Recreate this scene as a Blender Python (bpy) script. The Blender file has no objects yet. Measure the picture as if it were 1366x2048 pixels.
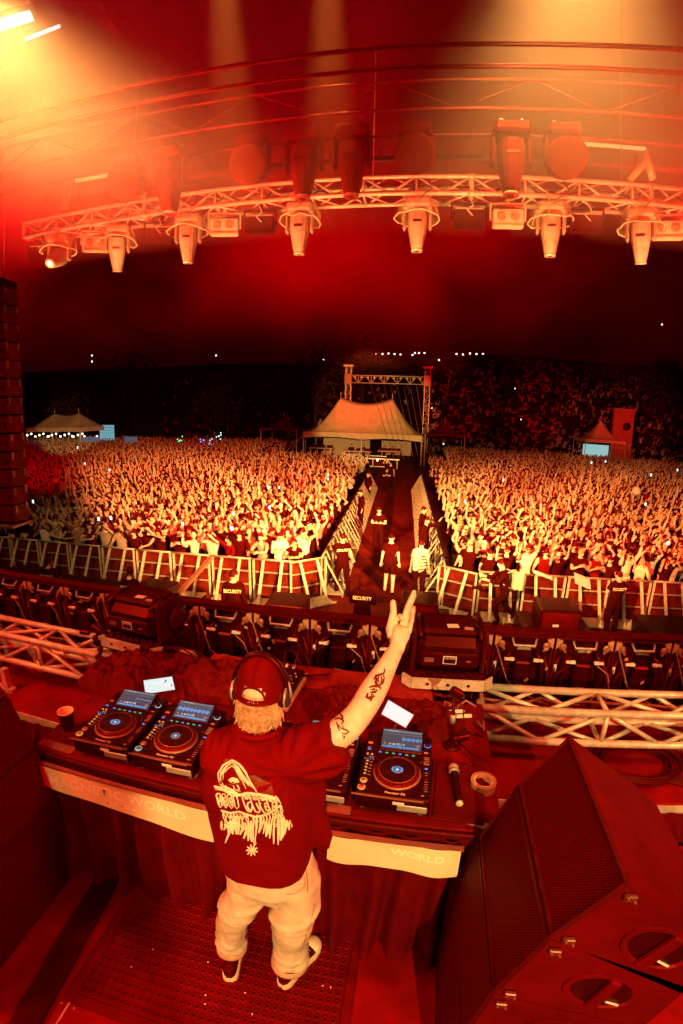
import bpy, bmesh, math, random
import numpy as np
from mathutils import Vector, Matrix, noise as mnoise

sc = bpy.context.scene
COL = sc.collection
R = math.radians

# ------------------------------------------------------------ camera (wide fisheye, held high behind the desk)
CAM = Vector((0.0, 0.0, 5.09))
AX = ((0.98501143, -0.06053426, 0.16151809), (0.17045367, 0.19817698, -0.96523128), (0.02642039, 0.9782952, 0.20552487))
FPX, K3 = 950.0, -0.104
cd = bpy.data.cameras.new('camera')
cam = bpy.data.objects.new('camera', cd)
COL.objects.link(cam)
m4 = Matrix(AX).to_4x4()
m4.translation = CAM
cam.matrix_world = m4
cd.type = 'PANO'
cd.panorama_type = 'FISHEYE_LENS_POLYNOMIAL'
cd.sensor_fit = 'AUTO'
cd.sensor_width = 36.0
cd.sensor_height = 36.0
fmm = FPX / 2048.0 * 36.0
cd.fisheye_fov = R(200)
cd.fisheye_polynomial_k0 = 0.0
cd.fisheye_polynomial_k1 = -1.0 / fmm
cd.fisheye_polynomial_k2 = 0.0
cd.fisheye_polynomial_k3 = -K3 / fmm ** 3
cd.fisheye_polynomial_k4 = 0.0
cd.clip_start = 0.05
cd.clip_end = 2000
sc.camera = cam


def ray(px, py):
    x, y = px - 683.0, 1024.0 - py
    r = math.hypot(x, y) + 1e-9
    q = r / FPX
    t = q * (1 + K3 * q * q)
    c = (math.sin(t) * x / r, math.sin(t) * y / r, -math.cos(t))
    return Vector([sum(AX[i][j] * c[j] for j in range(3)) for i in range(3)])


def at(px, py, x=None, y=None, z=None, d=None):
    """where the line of sight through a point of the photo meets a plane (or lies at distance d)"""
    v = ray(px, py)
    if z is not None: t = (z - CAM.z) / v.z
    elif y is not None: t = y / v.y
    elif x is not None: t = x / v.x
    else: t = d
    return CAM + v * t


def pix(p):
    v = Vector(p) - CAM
    v.normalize()
    c = [sum(AX[i][j] * v[i] for i in range(3)) for j in range(3)]
    t = math.acos(max(-1, min(1, -c[2])))
    q = t
    for _ in range(30): q = t / (1 + K3 * q * q)
    s = math.hypot(c[0], c[1]) + 1e-12
    return 683 + q * FPX * c[0] / s, 1024 - q * FPX * c[1] / s


# ------------------------------------------------------------ night sky, stage lights, exposure
w = bpy.data.worlds.new('World')
sc.world = w
w.use_nodes = True
bg = w.node_tree.nodes['Background']
bg.inputs[0].default_value = (1.0, 0.0, 0.012, 1)
bg.inputs[1].default_value = 0.012
sc.view_settings.view_transform = 'Standard'
sc.view_settings.look = 'None'
sc.view_settings.exposure = 0
sc.view_settings.gamma = 1
sc.cycles.use_denoising = True
sc.cycles.max_bounces = 5
sc.cycles.diffuse_bounces = 2
sc.cycles.glossy_bounces = 2
sc.cycles.transmission_bounces = 3
sc.cycles.transparent_max_bounces = 10
sc.cycles.volume_bounces = 0
sc.cycles.volume_step_rate = 2.0
sc.cycles.volume_max_steps = 96
sc.cycles.sample_clamp_indirect = 4.0


def spot(name, loc, tgt, power, col, size=60, blend=0.6, rad=0.25):
    l = bpy.data.lights.new(name, 'SPOT')
    l.energy = power
    l.color = col
    l.spot_size = R(size)
    l.spot_blend = blend
    l.shadow_soft_size = rad
    o = bpy.data.objects.new(name, l)
    COL.objects.link(o)
    o.location = loc
    o.rotation_euler = (Vector(tgt) - Vector(loc)).to_track_quat('-Z', 'Y').to_euler()
    return o


GOLD = (1.0, 0.62, 0.20)
RED = (1.0, 0.0, 0.005)
# rig lamps above and behind the camera: warm wash over the booth and out to the crowd; added fills follow
spot('booth_wash', (1.3, -4.6, 6.9), (0.42, 1.6, 3.30), 2900, GOLD, 26, 0.22, 0.05)
spot('booth_wash', (-3.6, -3.6, 8.4), (-0.4, 2.0, 3.4), 560, GOLD, 44, 0.8, 0.2)
spot('booth_wash', (2.6, 0.2, 8.6), (1.2, 3.4, 3.0), 700, GOLD, 60, 0.8, 0.2)
spot('booth_wash', (-4.0, 0.2, 8.6), (-3.0, 3.4, 3.0), 620, GOLD, 60, 0.8, 0.2)
CGOLD = (1.0, 0.50, 0.13)
for k_, (x_, a_) in enumerate(((5.6, -38), (5.6, -27), (5.6, -16), (-5, 10), (-5, 21), (-5, 33))):
    a_ = R(a_)
    spot('crowd_wash', (x_, -1.4, 6.75), (x_ + 30 * math.sin(a_), -1.4 + 30 * math.cos(a_), 6.75 - 30 * math.tan(R(14))), (74000, 52000, 34000, 32000, 44000, 44000)[k_], CGOLD, 23, 0.7, 0.25)
spot('tent_fill', (-1.0, 5.7, 5.6), (-5.5, 52, 5.2), 60000, GOLD, 18, 0.4, 0.2)  # fills added to brighten the far tents
spot('tent_fill', (-9.5, 9.0, 5.4), (-42, 48, 3.2), 30000, GOLD, 10, 0.4, 0.2)  # added in place of light from the tent's own string bulbs
spot('tent_fill', (3.0, 5.7, 5.6), (22, 56, 4.0), 16000, (1, .4, .15), 15, 0.4, 0.2)
spot('pit_fill', (-4.0, 5.9, 7.4), (-3.5, 11.5, 0), 1200, GOLD, 88, 0.8, 0.3)
spot('pit_fill', (-8.6, 6.2, 6.4), (-9, 11.5, 0), 700, GOLD, 80, 0.8, 0.3)  # extra fill added to lift the left barriers
spot('pit_fill', (2.5, 5.9, 7.4), (2.0, 12.5, 0), 600, GOLD, 88, 0.8, 0.3)
for x_ in (-6.0, -4.2, -2.4, -0.6, 1.2, 3.0): spot('truss_fill', (x_, 5.75, 6.1), (x_ + .05, 6.72, 8.4), 380, (1, .52, .15), 78, 0.9, 0.25)  # row of fills added under the truss to brighten its metal
spot('red_fill', (-5.0, -1.0, 8.5), (0, 2.0, 2.5), 1700, RED, 110, 0.8, 0.5)
spot('red_fill', (5.0, 0.0, 8.5), (0, 2.0, 2.5), 1700, RED, 110, 0.8, 0.5)
spot('red_fill', (-1.5, 6.0, 6.8), (-9.5, 21, 0), 15000, RED, 50, 0.7, 0.3)  # red fills added to redden the dark parts of the crowd
spot('red_fill', (1.5, 6.0, 6.8), (8.5, 21, 0), 12000, RED, 50, 0.7, 0.3)
spot('red_fill', (-2, 8.0, 15), (-2, 40, 3), 14000, RED, 90, 0.8, 0.5)


for x_ in (-14, 6, 24, 42): spot('red_fill', (0.0, 5.9, 5.9), (x_, 95, 8.5), 80000, RED, 13, 0.9, 0.3)  # added to redden the dark hillside
spot('red_fill', (1.5, -2.8, 8.0), (-1.8, .7, 2.5), 700, RED, 46, 0.8, 0.3)  # added to lift the left of the booth floor
spot('red_fill', (-3.5, 1.5, 5.2), (-7.7, 6.6, 4.9), 420, RED, 45, 0.8, 0.2)  # added to bring up the dark speaker array


# ------------------------------------------------------------ materials
MATS = {}


def mat(name, col, rough=0.6, metal=0.0, var=0.25, scale=8.0, bump=0.0, bscale=60.0, emit=None, estr=0.0, alpha=1.0, col2=None, spec=0.4):
    if name in MATS: return MATS[name]
    m = bpy.data.materials.new(name)
    m.use_nodes = True
    n, l = m.node_tree.nodes, m.node_tree.links
    b = n['Principled BSDF']
    b.inputs['Roughness'].default_value = rough
    b.inputs['Metallic'].default_value = metal
    b.inputs['Specular IOR Level'].default_value = spec
    if col[1] < .03 and not emit: b.inputs['Specular Tint'].default_value = (1.0, .10, .06, 1)
    if var > 0:
        tc = n.new('ShaderNodeTexCoord')
        nz = n.new('ShaderNodeTexNoise')
        nz.inputs['Scale'].default_value = scale
        nz.inputs['Detail'].default_value = 6
        nz.inputs['Roughness'].default_value = 0.65
        l.new(tc.outputs['Object'], nz.inputs['Vector'])
        mx = n.new('ShaderNodeMix')
        mx.data_type = 'RGBA'
        c2 = col2 or [c * (1 - var) for c in col]
        c1 = col if col2 else [min(1, c * (1 + var * 0.5)) for c in col]
        mx.inputs[6].default_value = (*c1, 1)
        mx.inputs[7].default_value = (*c2, 1)
        rp = n.new('ShaderNodeMapRange')
        rp.inputs[1].default_value = 0.35
        rp.inputs[2].default_value = 0.65
        l.new(nz.outputs[0], rp.inputs[0])
        l.new(rp.outputs[0], mx.inputs[0])
        l.new(mx.outputs[2], b.inputs['Base Color'])
        rr = n.new('ShaderNodeMapRange')
        rr.inputs[3].default_value = max(0.05, rough - 0.12)
        rr.inputs[4].default_value = min(1, rough + 0.12)
        l.new(nz.outputs[0], rr.inputs[0])
        l.new(rr.outputs[0], b.inputs['Roughness'])
    else:
        b.inputs['Base Color'].default_value = (*col, 1)
    if bump > 0:
        tc2 = n.new('ShaderNodeTexCoord')
        n2 = n.new('ShaderNodeTexNoise')
        n2.inputs['Scale'].default_value = bscale
        n2.inputs['Detail'].default_value = 4
        l.new(tc2.outputs['Object'], n2.inputs['Vector'])
        bp = n.new('ShaderNodeBump')
        bp.inputs['Strength'].default_value = bump
        bp.inputs['Distance'].default_value = 0.01
        l.new(n2.outputs[0], bp.inputs['Height'])
        l.new(bp.outputs[0], b.inputs['Normal'])
    if emit:
        b.inputs['Emission Color'].default_value = (*emit, 1)
        b.inputs['Emission Strength'].default_value = estr
    if alpha < 1: b.inputs['Alpha'].default_value = alpha
    MATS[name] = m
    return m


SKIN = mat('skin', (0.62, 0.44, 0.32), 0.5, var=0.12, scale=20)
SKIN2 = mat('skin_tan', (0.46, 0.28, 0.17), 0.5, var=0.12, scale=20)
ALU = mat('aluminium', (0.66, 0.56, 0.42), 0.38, 0.22, var=0.3, scale=14)
ALUD = mat('aluminium_dull', (0.42, 0.36, 0.30), 0.45, 0.4, var=0.35, scale=9)
BLK = mat('black_paint', (0.040, 0.0010, 0.0015), 0.5, var=0.4, scale=12, spec=0.2)
BLKP = mat('black_plastic', (0.030, 0.0010, 0.0015), 0.35, var=0.3, scale=25, spec=0.6)
RUB = mat('black_rubber', (0.06, 0.002, 0.002), 0.55, var=0.3, scale=30)
CLOTH = mat('black_cloth', (0.10, 0.001, 0.002), 0.85, var=0.3, scale=6, bump=0.2, bscale=250)
DKRED = mat('dark_cloth_red', (0.16, 0.004, 0.006), 0.85, var=0.3, scale=6)
WHT = mat('white_label', (0.75, 0.7, 0.62), 0.6, var=0.1)
CREAM = mat('cream_print', (0.85, 0.72, 0.5), 0.7, var=0.05)
DRK = mat('dark_eye', (0.03, 0.001, 0.001), 0.3, var=0)
HAIR = mat('dark_hair', (0.045, 0.002, 0.002), 0.6, var=0.4, scale=40)
HAIRB = mat('fair_hair', (0.45, 0.28, 0.14), 0.6, var=0.4, scale=60)
TSHD = mat('black_shirt', (0.024, 0.0008, 0.001), 0.9, var=0.2)
TSHR = mat('maroon_shirt', (0.10, 0.002, 0.003), 0.9, var=0.2)
TSHW = mat('pale_shirt', (0.62, 0.52, 0.42), 0.85, var=0.15)
TSHG = mat('grey_shirt', (0.28, 0.19, 0.14), 0.85, var=0.2)
TRSD = mat('dark_trousers', (0.02, 0.001, 0.0015), 0.9, var=0.2)
DENIM = mat('denim', (0.60, 0.46, 0.32), 0.85, var=0.25, scale=7, bump=0.25, bscale=300)
SCRW = mat('screen_white', (0.1, 0.1, 0.1), 0.3, var=0, emit=(0.62, 0.86, 0.86), estr=1.0)


# ------------------------------------------------------------ mesh builder
class MB:
    def __init__(s):
        s.v, s.f, s.m, s.sm = [], [], [], []

    def add(s, vs, fs, mi=0, smooth=False):
        o = len(s.v)
        s.v += [tuple(v) for v in vs]
        for f in fs:
            s.f.append([i + o for i in f])
            s.m.append(mi)
            s.sm.append(smooth)
        return s

    def box(s, c, d, rot=None, mi=0, taper=1.0, bev=0.0):
        hx, hy, hz = d[0] / 2, d[1] / 2, d[2] / 2
        c = Vector(c)
        if bev > 0:
            b = min(bev, hx * .9, hy * .9, hz * .9)
            vs, idx = [], {}
            for sx in (-1, 1):
                for sy in (-1, 1):
                    for sz in (-1, 1):
                        for k in range(3):
                            p = [sx * (hx - b), sy * (hy - b), sz * (hz - b)]
                            p[k] = (sx * hx, sy * hy, sz * hz)[k]
                            idx[(sx, sy, sz, k)] = len(vs)
                            vs.append(Vector(p))
            fs = []
            for k in range(3):
                a, e = (k + 1) % 3, (k + 2) % 3
                for q in (-1, 1):
                    cs = []
                    for (u, w_) in ((-1, -1), (1, -1), (1, 1), (-1, 1)):
                        t = [0, 0, 0]; t[k] = q; t[a] = u; t[e] = w_
                        cs.append(idx[(*t, k)])
                    fs.append(cs if q > 0 else cs[::-1])
            for k in range(3):      # edges
                a, e = (k + 1) % 3, (k + 2) % 3
                for u in (-1, 1):
                    for w_ in (-1, 1):
                        t1 = [0, 0, 0]; t1[k] = -1; t1[a] = u; t1[e] = w_
                        t2 = list(t1); t2[k] = 1
                        q4 = [idx[(*t1, a)], idx[(*t2, a)], idx[(*t2, e)], idx[(*t1, e)]]
                        fs.append(q4 if u * w_ > 0 else q4[::-1])
            for sx in (-1, 1):
                for sy in (-1, 1):
                    for sz in (-1, 1):
                        t3 = [idx[(sx, sy, sz, k)] for k in range(3)]
                        fs.append(t3 if sx * sy * sz > 0 else t3[::-1])
        else:
            vs = [Vector((sx * hx * (taper if sz > 0 else 1), sy * hy * (taper if sz > 0 else 1), sz * hz)) for sz in (-1, 1) for sx, sy in ((-1, -1), (1, -1), (1, 1), (-1, 1))]
            fs = [(3, 2, 1, 0), (4, 5, 6, 7), (0, 1, 5, 4), (1, 2, 6, 5), (2, 3, 7, 6), (3, 0, 4, 7)]
        if rot is not None:
            vs = [rot @ v for v in vs]
        return s.add([v + c for v in vs], fs, mi)

    def tube(s, p0, p1, r, r1=None, n=8, mi=0, caps=True):
        return s.path([p0, p1], [r, r if r1 is None else r1], n, mi, caps)

    def path(s, pts, r, n=6, mi=0, caps=True, flat=1.0):
        pts = [Vector(p) for p in pts]
        if not isinstance(r, (list, tuple)): r = [r] * len(pts)
        rings = []
        ref = None
        for i, p in enumerate(pts):
            d = (pts[min(i + 1, len(pts) - 1)] - pts[max(i - 1, 0)])
            if d.length < 1e-9: d = Vector((0, 0, 1))
            d.normalize()
            if ref is None:
                ref = Vector((0, 0, 1)) if abs(d.z) < 0.9 else Vector((1, 0, 0))
            a = d.cross(ref)
            if a.length < 1e-6: a = d.orthogonal()
            a.normalize()
            b = a.cross(d).normalized()
            ref = b
            rings.append([p + a * math.cos(t) * r[i] + b * math.sin(t) * r[i] * flat for t in [2 * math.pi * k / n for k in range(n)]])
        vs = [v for q in rings for v in q]
        fs = []
        for i in range(len(pts) - 1):
            for k in range(n):
                k2 = (k + 1) % n
                fs.append((i * n + k, (i + 1) * n + k, (i + 1) * n + k2, i * n + k2))
        if caps:
            fs.append(tuple(range(n)))
            fs.append(tuple((len(pts) - 1) * n + k for k in reversed(range(n))))
        return s.add(vs, fs, mi, n > 5)

    def rings(s, rings, mi=0, caps=True, smooth=True, closed=True):
        n = len(rings[0])
        vs = [v for q in rings for v in q]
        fs = []
        for i in range(len(rings) - 1):
            for k in range(n if closed else n - 1):
                k2 = (k + 1) % n
                fs.append((i * n + k, i * n + k2, (i + 1) * n + k2, (i + 1) * n + k))
        if caps:
            fs.append(tuple(reversed(range(n))))
            fs.append(tuple((len(rings) - 1) * n + k for k in range(n)))
        return s.add(vs, fs, mi, smooth)

    def lathe(s, prof, c=(0, 0, 0), n=16, rot=None, mi=0, caps=True, smooth=True):
        rs = []
        for r, z in prof:
            q = []
            for k in range(n):
                t = 2 * math.pi * k / n
                v = Vector((r * math.cos(t), r * math.sin(t), z))
                if rot is not None: v = rot @ v
                q.append(v + Vector(c))
            rs.append(q)
        return s.rings(rs, mi, caps, smooth)

    def ball(s, c, r, n=10, m=7, rot=None, mi=0):
        if not isinstance(r, (list, tuple)): r = (r, r, r)
        rs = []
        for j in range(m + 1):
            ph = -math.pi / 2 + math.pi * (0.02 + 0.96 * j / m)
            q = []
            for k in range(n):
                t = 2 * math.pi * k / n
                v = Vector((r[0] * math.cos(ph) * math.cos(t), r[1] * math.cos(ph) * math.sin(t), r[2] * math.sin(ph)))
                if rot is not None: v = rot @ v
                q.append(v + Vector(c))
            rs.append(q)
        return s.rings(rs, mi)

    def prism(s, pts, d, mi=0):
        """polygon pts pushed along vector d"""
        pts = [Vector(p) for p in pts]
        n = len(pts)
        d = Vector(d)
        vs = pts + [p + d for p in pts]
        fs = [tuple(reversed(range(n))), tuple(range(n, 2 * n))] + [(k, (k + 1) % n, n + (k + 1) % n, n + k) for k in range(n)]
        return s.add(vs, fs, mi)

    def mesh(s, name, mats):
        me = bpy.data.meshes.new(name)
        me.from_pydata(s.v, [], s.f)
        for m in (mats if isinstance(mats, (list, tuple)) else [mats]): me.materials.append(m)
        me.polygons.foreach_set('material_index', s.m)
        me.polygons.foreach_set('use_smooth', s.sm)
        me.update()
        return me

    def build(s, name, mats, parent=None, loc=None):
        o = bpy.data.objects.new(name, s.mesh(name, mats))
        COL.objects.link(o)
        if parent: o.parent = parent
        if loc is not None: o.location = loc
        return o


def thing(name, label, cat, loc=(0, 0, 0), rz=0.0, group=None):
    o = bpy.data.objects.new(name, None)
    COL.objects.link(o)
    o.empty_display_size = 0.1
    o.location = loc
    o.rotation_euler = (0, 0, rz)
    return tag(o, label, cat, group)


def tag(o, label=None, cat=None, group=None, kind=None):
    if label: o['label'] = label
    if cat: o['category'] = cat
    if group: o['group'] = group
    if kind: o['kind'] = kind
    return o


def put(name, me, parent=None, loc=(0, 0, 0), rot=(0, 0, 0), scale=(1, 1, 1)):
    o = bpy.data.objects.new(name, me)
    COL.objects.link(o)
    if parent: o.parent = parent
    o.location = loc
    o.rotation_euler = rot
    o.scale = scale
    return o


def dup(o, loc=None, rz=None, label=None, parent=None):
    c = o.copy()
    COL.objects.link(c)
    if parent is not None: c.parent = parent
    for ch in list(o.children): dup(ch, parent=c)
    if loc is not None: c.location = loc
    if rz is not None: c.rotation_euler = (c.rotation_euler[0], c.rotation_euler[1], rz)
    if label: c['label'] = label
    return c


def text(body, size, mt, parent, loc, rot, ext=0.0005, name='lettering', align='CENTER', sx=1.0, bold=0.0):
    cu = bpy.data.curves.new(name, 'FONT')
    cu.body = body
    cu.size = size
    cu.extrude = ext
    cu.offset = bold
    cu.align_x = align
    cu.align_y = 'CENTER'
    cu.resolution_u = 2
    cu.materials.append(mt)
    tmp = bpy.data.objects.new('tmp', cu)
    COL.objects.link(tmp)
    me = bpy.data.meshes.new_from_object(tmp.evaluated_get(bpy.context.evaluated_depsgraph_get()))
    bpy.data.objects.remove(tmp)
    if not me.materials: me.materials.append(mt)
    o = bpy.data.objects.new(name, me)
    COL.objects.link(o)
    if parent: o.parent = parent
    o.location = loc
    if isinstance(rot, Matrix):
        o.rotation_euler = rot.to_euler()
    else:
        o.rotation_euler = rot
    o.scale = (sx, 1, 1)
    return o


ORD = 'first second third fourth fifth sixth seventh eighth ninth tenth eleventh twelfth thirteenth fourteenth fifteenth sixteenth seventeenth eighteenth nineteenth twentieth'.split()
for t_, n_ in (('twenty', 2), ('thirty', 3), ('forty', 4)):
    if t_ != 'twenty': ORD.append(t_[:-1] + 'ieth')
    ORD += [t_ + '-' + q for q in ORD[:9]]
EM = Vector((0, 0, 0))
# ------------------------------------------------------------ ground, hillside, pit floor, decks
def ground_z(x, y):
    t = max(0.0, min(1.0, (y - 58) / 100.0))
    k = t * t * (3 - 2 * t)
    ramp = 1.0 if x > 0 else 1.0
    z = 21.0 * k * ramp
    if y > 57 and x > -5: z += 4.2 * max(0, min(1, (y - 57) / 30.0)) * max(0, min(1, (x + 5) / 20))
    if y > 60: z += 1.2 * (mnoise.noise(Vector((x * .03, y * .03, 0)))) * min(1, (y - 60) / 20)
    return z


def build_ground():
    ys = [-30, -5, 5, 10, 20, 35, 50, 56] + [58 + 5 * i for i in range(24)] + [200, 300, 600, 1200]
    xs = [-1200, -500, -250] + [-180 + 9 * i for i in range(41)] + [250, 500, 1200]
    vs = [(x, y, ground_z(x, y)) for y in ys for x in xs]
    n = len(xs)
    fs = [(j * n + i, j * n + i + 1, (j + 1) * n + i + 1, (j + 1) * n + i) for j in range(len(ys) - 1) for i in range(n - 1)]
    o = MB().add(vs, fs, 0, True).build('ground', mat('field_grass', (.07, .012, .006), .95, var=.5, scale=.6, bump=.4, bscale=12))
    tag(o, kind='structure')


build_ground()
# dark matting over the pit and down the aisle
pit = MB()
pit.add([(-16, 4.6, .004), (12, 4.6, .004), (12, 12.2, .004), (-16, 12.2, .004)], [(0, 1, 2, 3)])
tag(pit.build('pit_floor', mat('pit_floor', (.22, .022, .012), .75, var=.6, scale=1.2, bump=.3, bscale=20, col2=(.09, .003, .003))), kind='structure')
ai = MB()
N_ = 16
vs, fs = [], []
for i in range(N_ + 1):
    y = 12.204 + i * 2.3
    vs += [(-2.5 - (y - 12) * .045, y, .008), (.75 - (y - 12) * .045, y, .008)]
for i in range(N_): fs.append((2 * i, 2 * i + 1, 2 * i + 3, 2 * i + 2))
ai.add(vs, fs)
tag(ai.build('aisle_path', mat('aisle_mat', (.20, .012, .008), .8, var=.6, scale=1.5, bump=.3, bscale=25, col2=(.08, .002, .002))), kind='structure')
# lighter cable-cover strips running down the aisle, as separate boards
cb = bpy.data.meshes.new('x')
bm_ = MB().box((0, 0, .015), (.5, 1.15, .02)).mesh('cover_board', [mat('cover_board', (.07, .002, .002), .6, var=.5, scale=4)])
cc = thing('cable_cover', 'dark boards laid end to end down the middle of the aisle', 'cable cover', (-1.15, 14, 0))
for i in range(20):
    put('cover_board', bm_, cc, (-(i * 1.17) * .045, i * 1.17, 0), (0, 0, .045))

# stage: main deck, the lower booth floor, its planks, edge bars
FLZ = 2.49
DECKZ = 2.80
deckm = mat('stage_ply', (.27, .003, .004), .55, var=.55, scale=2.2, bump=.15, bscale=40, col2=(.11, .001, .0015))
fl = thing('booth_floor', None, None)
for k in ('label', 'category'):
    if k in fl: del fl[k]
fl['kind'] = 'structure'
xs = [-2.9, -1.37, -.155, .94, 2.2]
for i in range(4):
    for j, (ya, yb) in enumerate(((-1.2, .12), (.12, 2.36))):
        b = MB().box(((xs[i] + xs[i + 1]) / 2, (ya + yb) / 2, FLZ - .02), (xs[i + 1] - xs[i] - .008, yb - ya - .008, .04), bev=.004)
        b.build('panel', deckm, fl)
for x in xs[1:-1]:
    MB().box((x, .6, FLZ + .0015), (.010, 3.4, .004)).build('joint_strip', ALU, fl)
scr = MB()
for i in range(22):
    for x in xs[1:-1]:
        for s in (-.035, .035): scr.lathe([(.005, 0), (.005, .003), (.002, .0035)], (x + s, -.9 + i * .15, FLZ + .0005), 6)
o = scr.build('screw', ALU, fl); o['kind'] = 'stuff'
dk = thing('stage_deck', None, None); dk['kind'] = 'structure'
for side, x0, x1 in ((0, -7.5, -2.0), (1, .62, 6.5)):
    n = 4
    for i in range(n):
        a, c = x0 + (x1 - x0) * i / n, x0 + (x1 - x0) * (i + 1) / n
        MB().box(((a + c) / 2, 3.42, DECKZ - .03), (c - a - .006, 2.02, .06), bev=.004).build('panel', deckm, dk)
    MB().box(((x0 + x1) / 2, 2.40, DECKZ - .045), (x1 - x0, .012, .075)).build('edge_bar', ALU, dk)
MB().box((-.7, 3.42, DECKZ - .2), (2.6, 1.9, .3)).build('panel', deckm, dk)
MB().box((-.5, 4.30, 1.28), (15, .1, 2.5)).build('front_face', CLOTH, dk)


def skirt(name, label, x0, x1, y, z0, z1, amp=.03, wl=.16, cat='curtain', m=None, seed=0, thing_=True, par=None):
    rr = random.Random(seed)
    n = int((x1 - x0) / .018)
    ph = [rr.uniform(0, 6.28) for _ in range(4)]
    vs = []
    rows = 12
    for j in range(rows + 1):
        v = j / rows
        for i in range(n + 1):
            x = x0 + (x1 - x0) * i / n
            f = math.sin(x / wl * 6.28 + ph[0] + .6 * math.sin(x * 5 + ph[1])) + .45 * math.sin(x / wl * 11 + ph[2] + v * 1.2)
            a = amp * (.35 + 1.05 * v)
            vs.append((x + .012 * math.sin(v * 5 + x * 9), y + a * f - .03 * v + .02 * math.sin(x * 2.3 + ph[3]), z1 + (z0 - z1) * v + (.02 * math.sin(x * 6 + ph[1]) if j == rows else 0)))
    fs = [(j * (n + 1) + i, (j + 1) * (n + 1) + i, (j + 1) * (n + 1) + i + 1, j * (n + 1) + i + 1) for j in range(rows) for i in range(n)]
    o = MB().add(vs, fs, 0, True).build(name, m or CLOTH)
    if par: o.parent = par
    else: tag(o, label, cat)
    return o


# ------------------------------------------------------------ trusses and rig
_brc = {}


def brace_mesh(L, r, n=6, m=None):
    k = (round(L, 3), r, n)
    if k not in _brc: _brc[k] = MB().tube((0, 0, 0), (0, 0, L), r, n=n).mesh('brace', [m or ALU])
    return _brc[k]


def brace(par, p0, p1, r, m=None, name='brace'):
    p0, p1 = Vector(p0), Vector(p1)
    o = put(name, brace_mesh((p1 - p0).length, r, m=m), par, p0)
    o.rotation_mode = 'QUATERNION'
    o.rotation_quaternion = (p1 - p0).to_track_quat('Z', 'Y')
    return o


def truss(name, label, x0, x1, y, z, w_, h, pitch, r=.025, rb=.012, group=None, mt=None, faces='ftub', seg=3.0, extra=True, y1=None):
    """box truss along X: front plane at y, back plane at y + w_, bottom at z, top at z + h"""
    t = thing(name, label, 'truss', (x0, y, z), 0, group)
    L = x1 - x0
    mt = mt or ALU
    for yy in (0, w_):
        for zz in (0, h):
            b = MB().tube((0, yy, zz), (L, yy, zz), r, n=10)
            s = seg
            while s < L - .1:
                b.tube((s - .05, yy, zz), (s + .05, yy, zz), r * 1.28, n=10)
                s += seg
            b.build('chord', mt, t)
    n = max(2, round(L / pitch))
    p = L / n
    for i in range(n):
        a, c = i * p, (i + 1) * p
        up = i % 2
        if 'f' in faces: brace(t, (a, 0, h * (1 - up)), (c, 0, h * up), rb, mt)
        if 'b' in faces: brace(t, (a, w_, h * up), (c, w_, h * (1 - up)), rb, mt)
        if 'u' in faces: brace(t, (a, w_ * up, 0), (c, w_ * (1 - up), 0), rb, mt)
        if 't' in faces: brace(t, (a, w_ * (1 - up), h), (c, w_ * up, h), rb, mt)
        if extra and i % 2 == 0 and i:
            brace(t, (a, 0, 0), (a, w_, 0), rb, mt, 'cross_tube'); brace(t, (a, 0, 0), (a, 0, h), rb, mt, 'cross_tube')
            brace(t, (a, 0, h), (a, w_, h), rb, mt, 'cross_tube')
    s = 0
    while s < L + .01:
        e = min(s, L)
        fr = MB()
        for (pa, pb) in (((0, 0), (w_, 0)), ((w_, 0), (w_, h)), ((w_, h), (0, h)), ((0, h), (0, 0))):
            fr.box((e, (pa[0] + pb[0]) / 2, (pa[1] + pb[1]) / 2), (.05, abs(pb[0] - pa[0]) + .03, abs(pb[1] - pa[1]) + .03))
        fr.build('end_frame', mt, t)
        if s >= L: break
        s += seg
        if s > L - .4: s = L
    return t


TY = 6.5
zt = at(898, 352, y=TY).z
zb = at(898, 386, y=TY).z
HT = zt - zb
front_truss = truss('lighting_truss', 'long bright aluminium truss hung over the front of the stage, carrying covered lamps', at(48, 455, y=TY).x, 5.2, TY, zb, .36, HT, .36, .031, .016, None, seg=2.4)
for x in (-4.6, -.8, 2.6):
    brace(front_truss, (x - front_truss.location.x, .18, HT), (x - front_truss.location.x, .18, HT + 4), .008, ALUD, 'hanging_cable')
# black cable looped along the truss
cm = MB()
pts = []
for i in range(120):
    u = i / 119
    pts.append((.1 + u * 11.2, .10 + .06 * math.sin(i * .9), HT * .5 + .05 * math.sin(i * .55) - .03 * math.cos(i * 1.7)))
cm.path(pts, .014, 5)
cm.build('cable', RUB, front_truss)

CLEAR = mat('clear_plastic', (.9, .75, .5), .12, var=0, alpha=.20, spec=.9)


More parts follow.
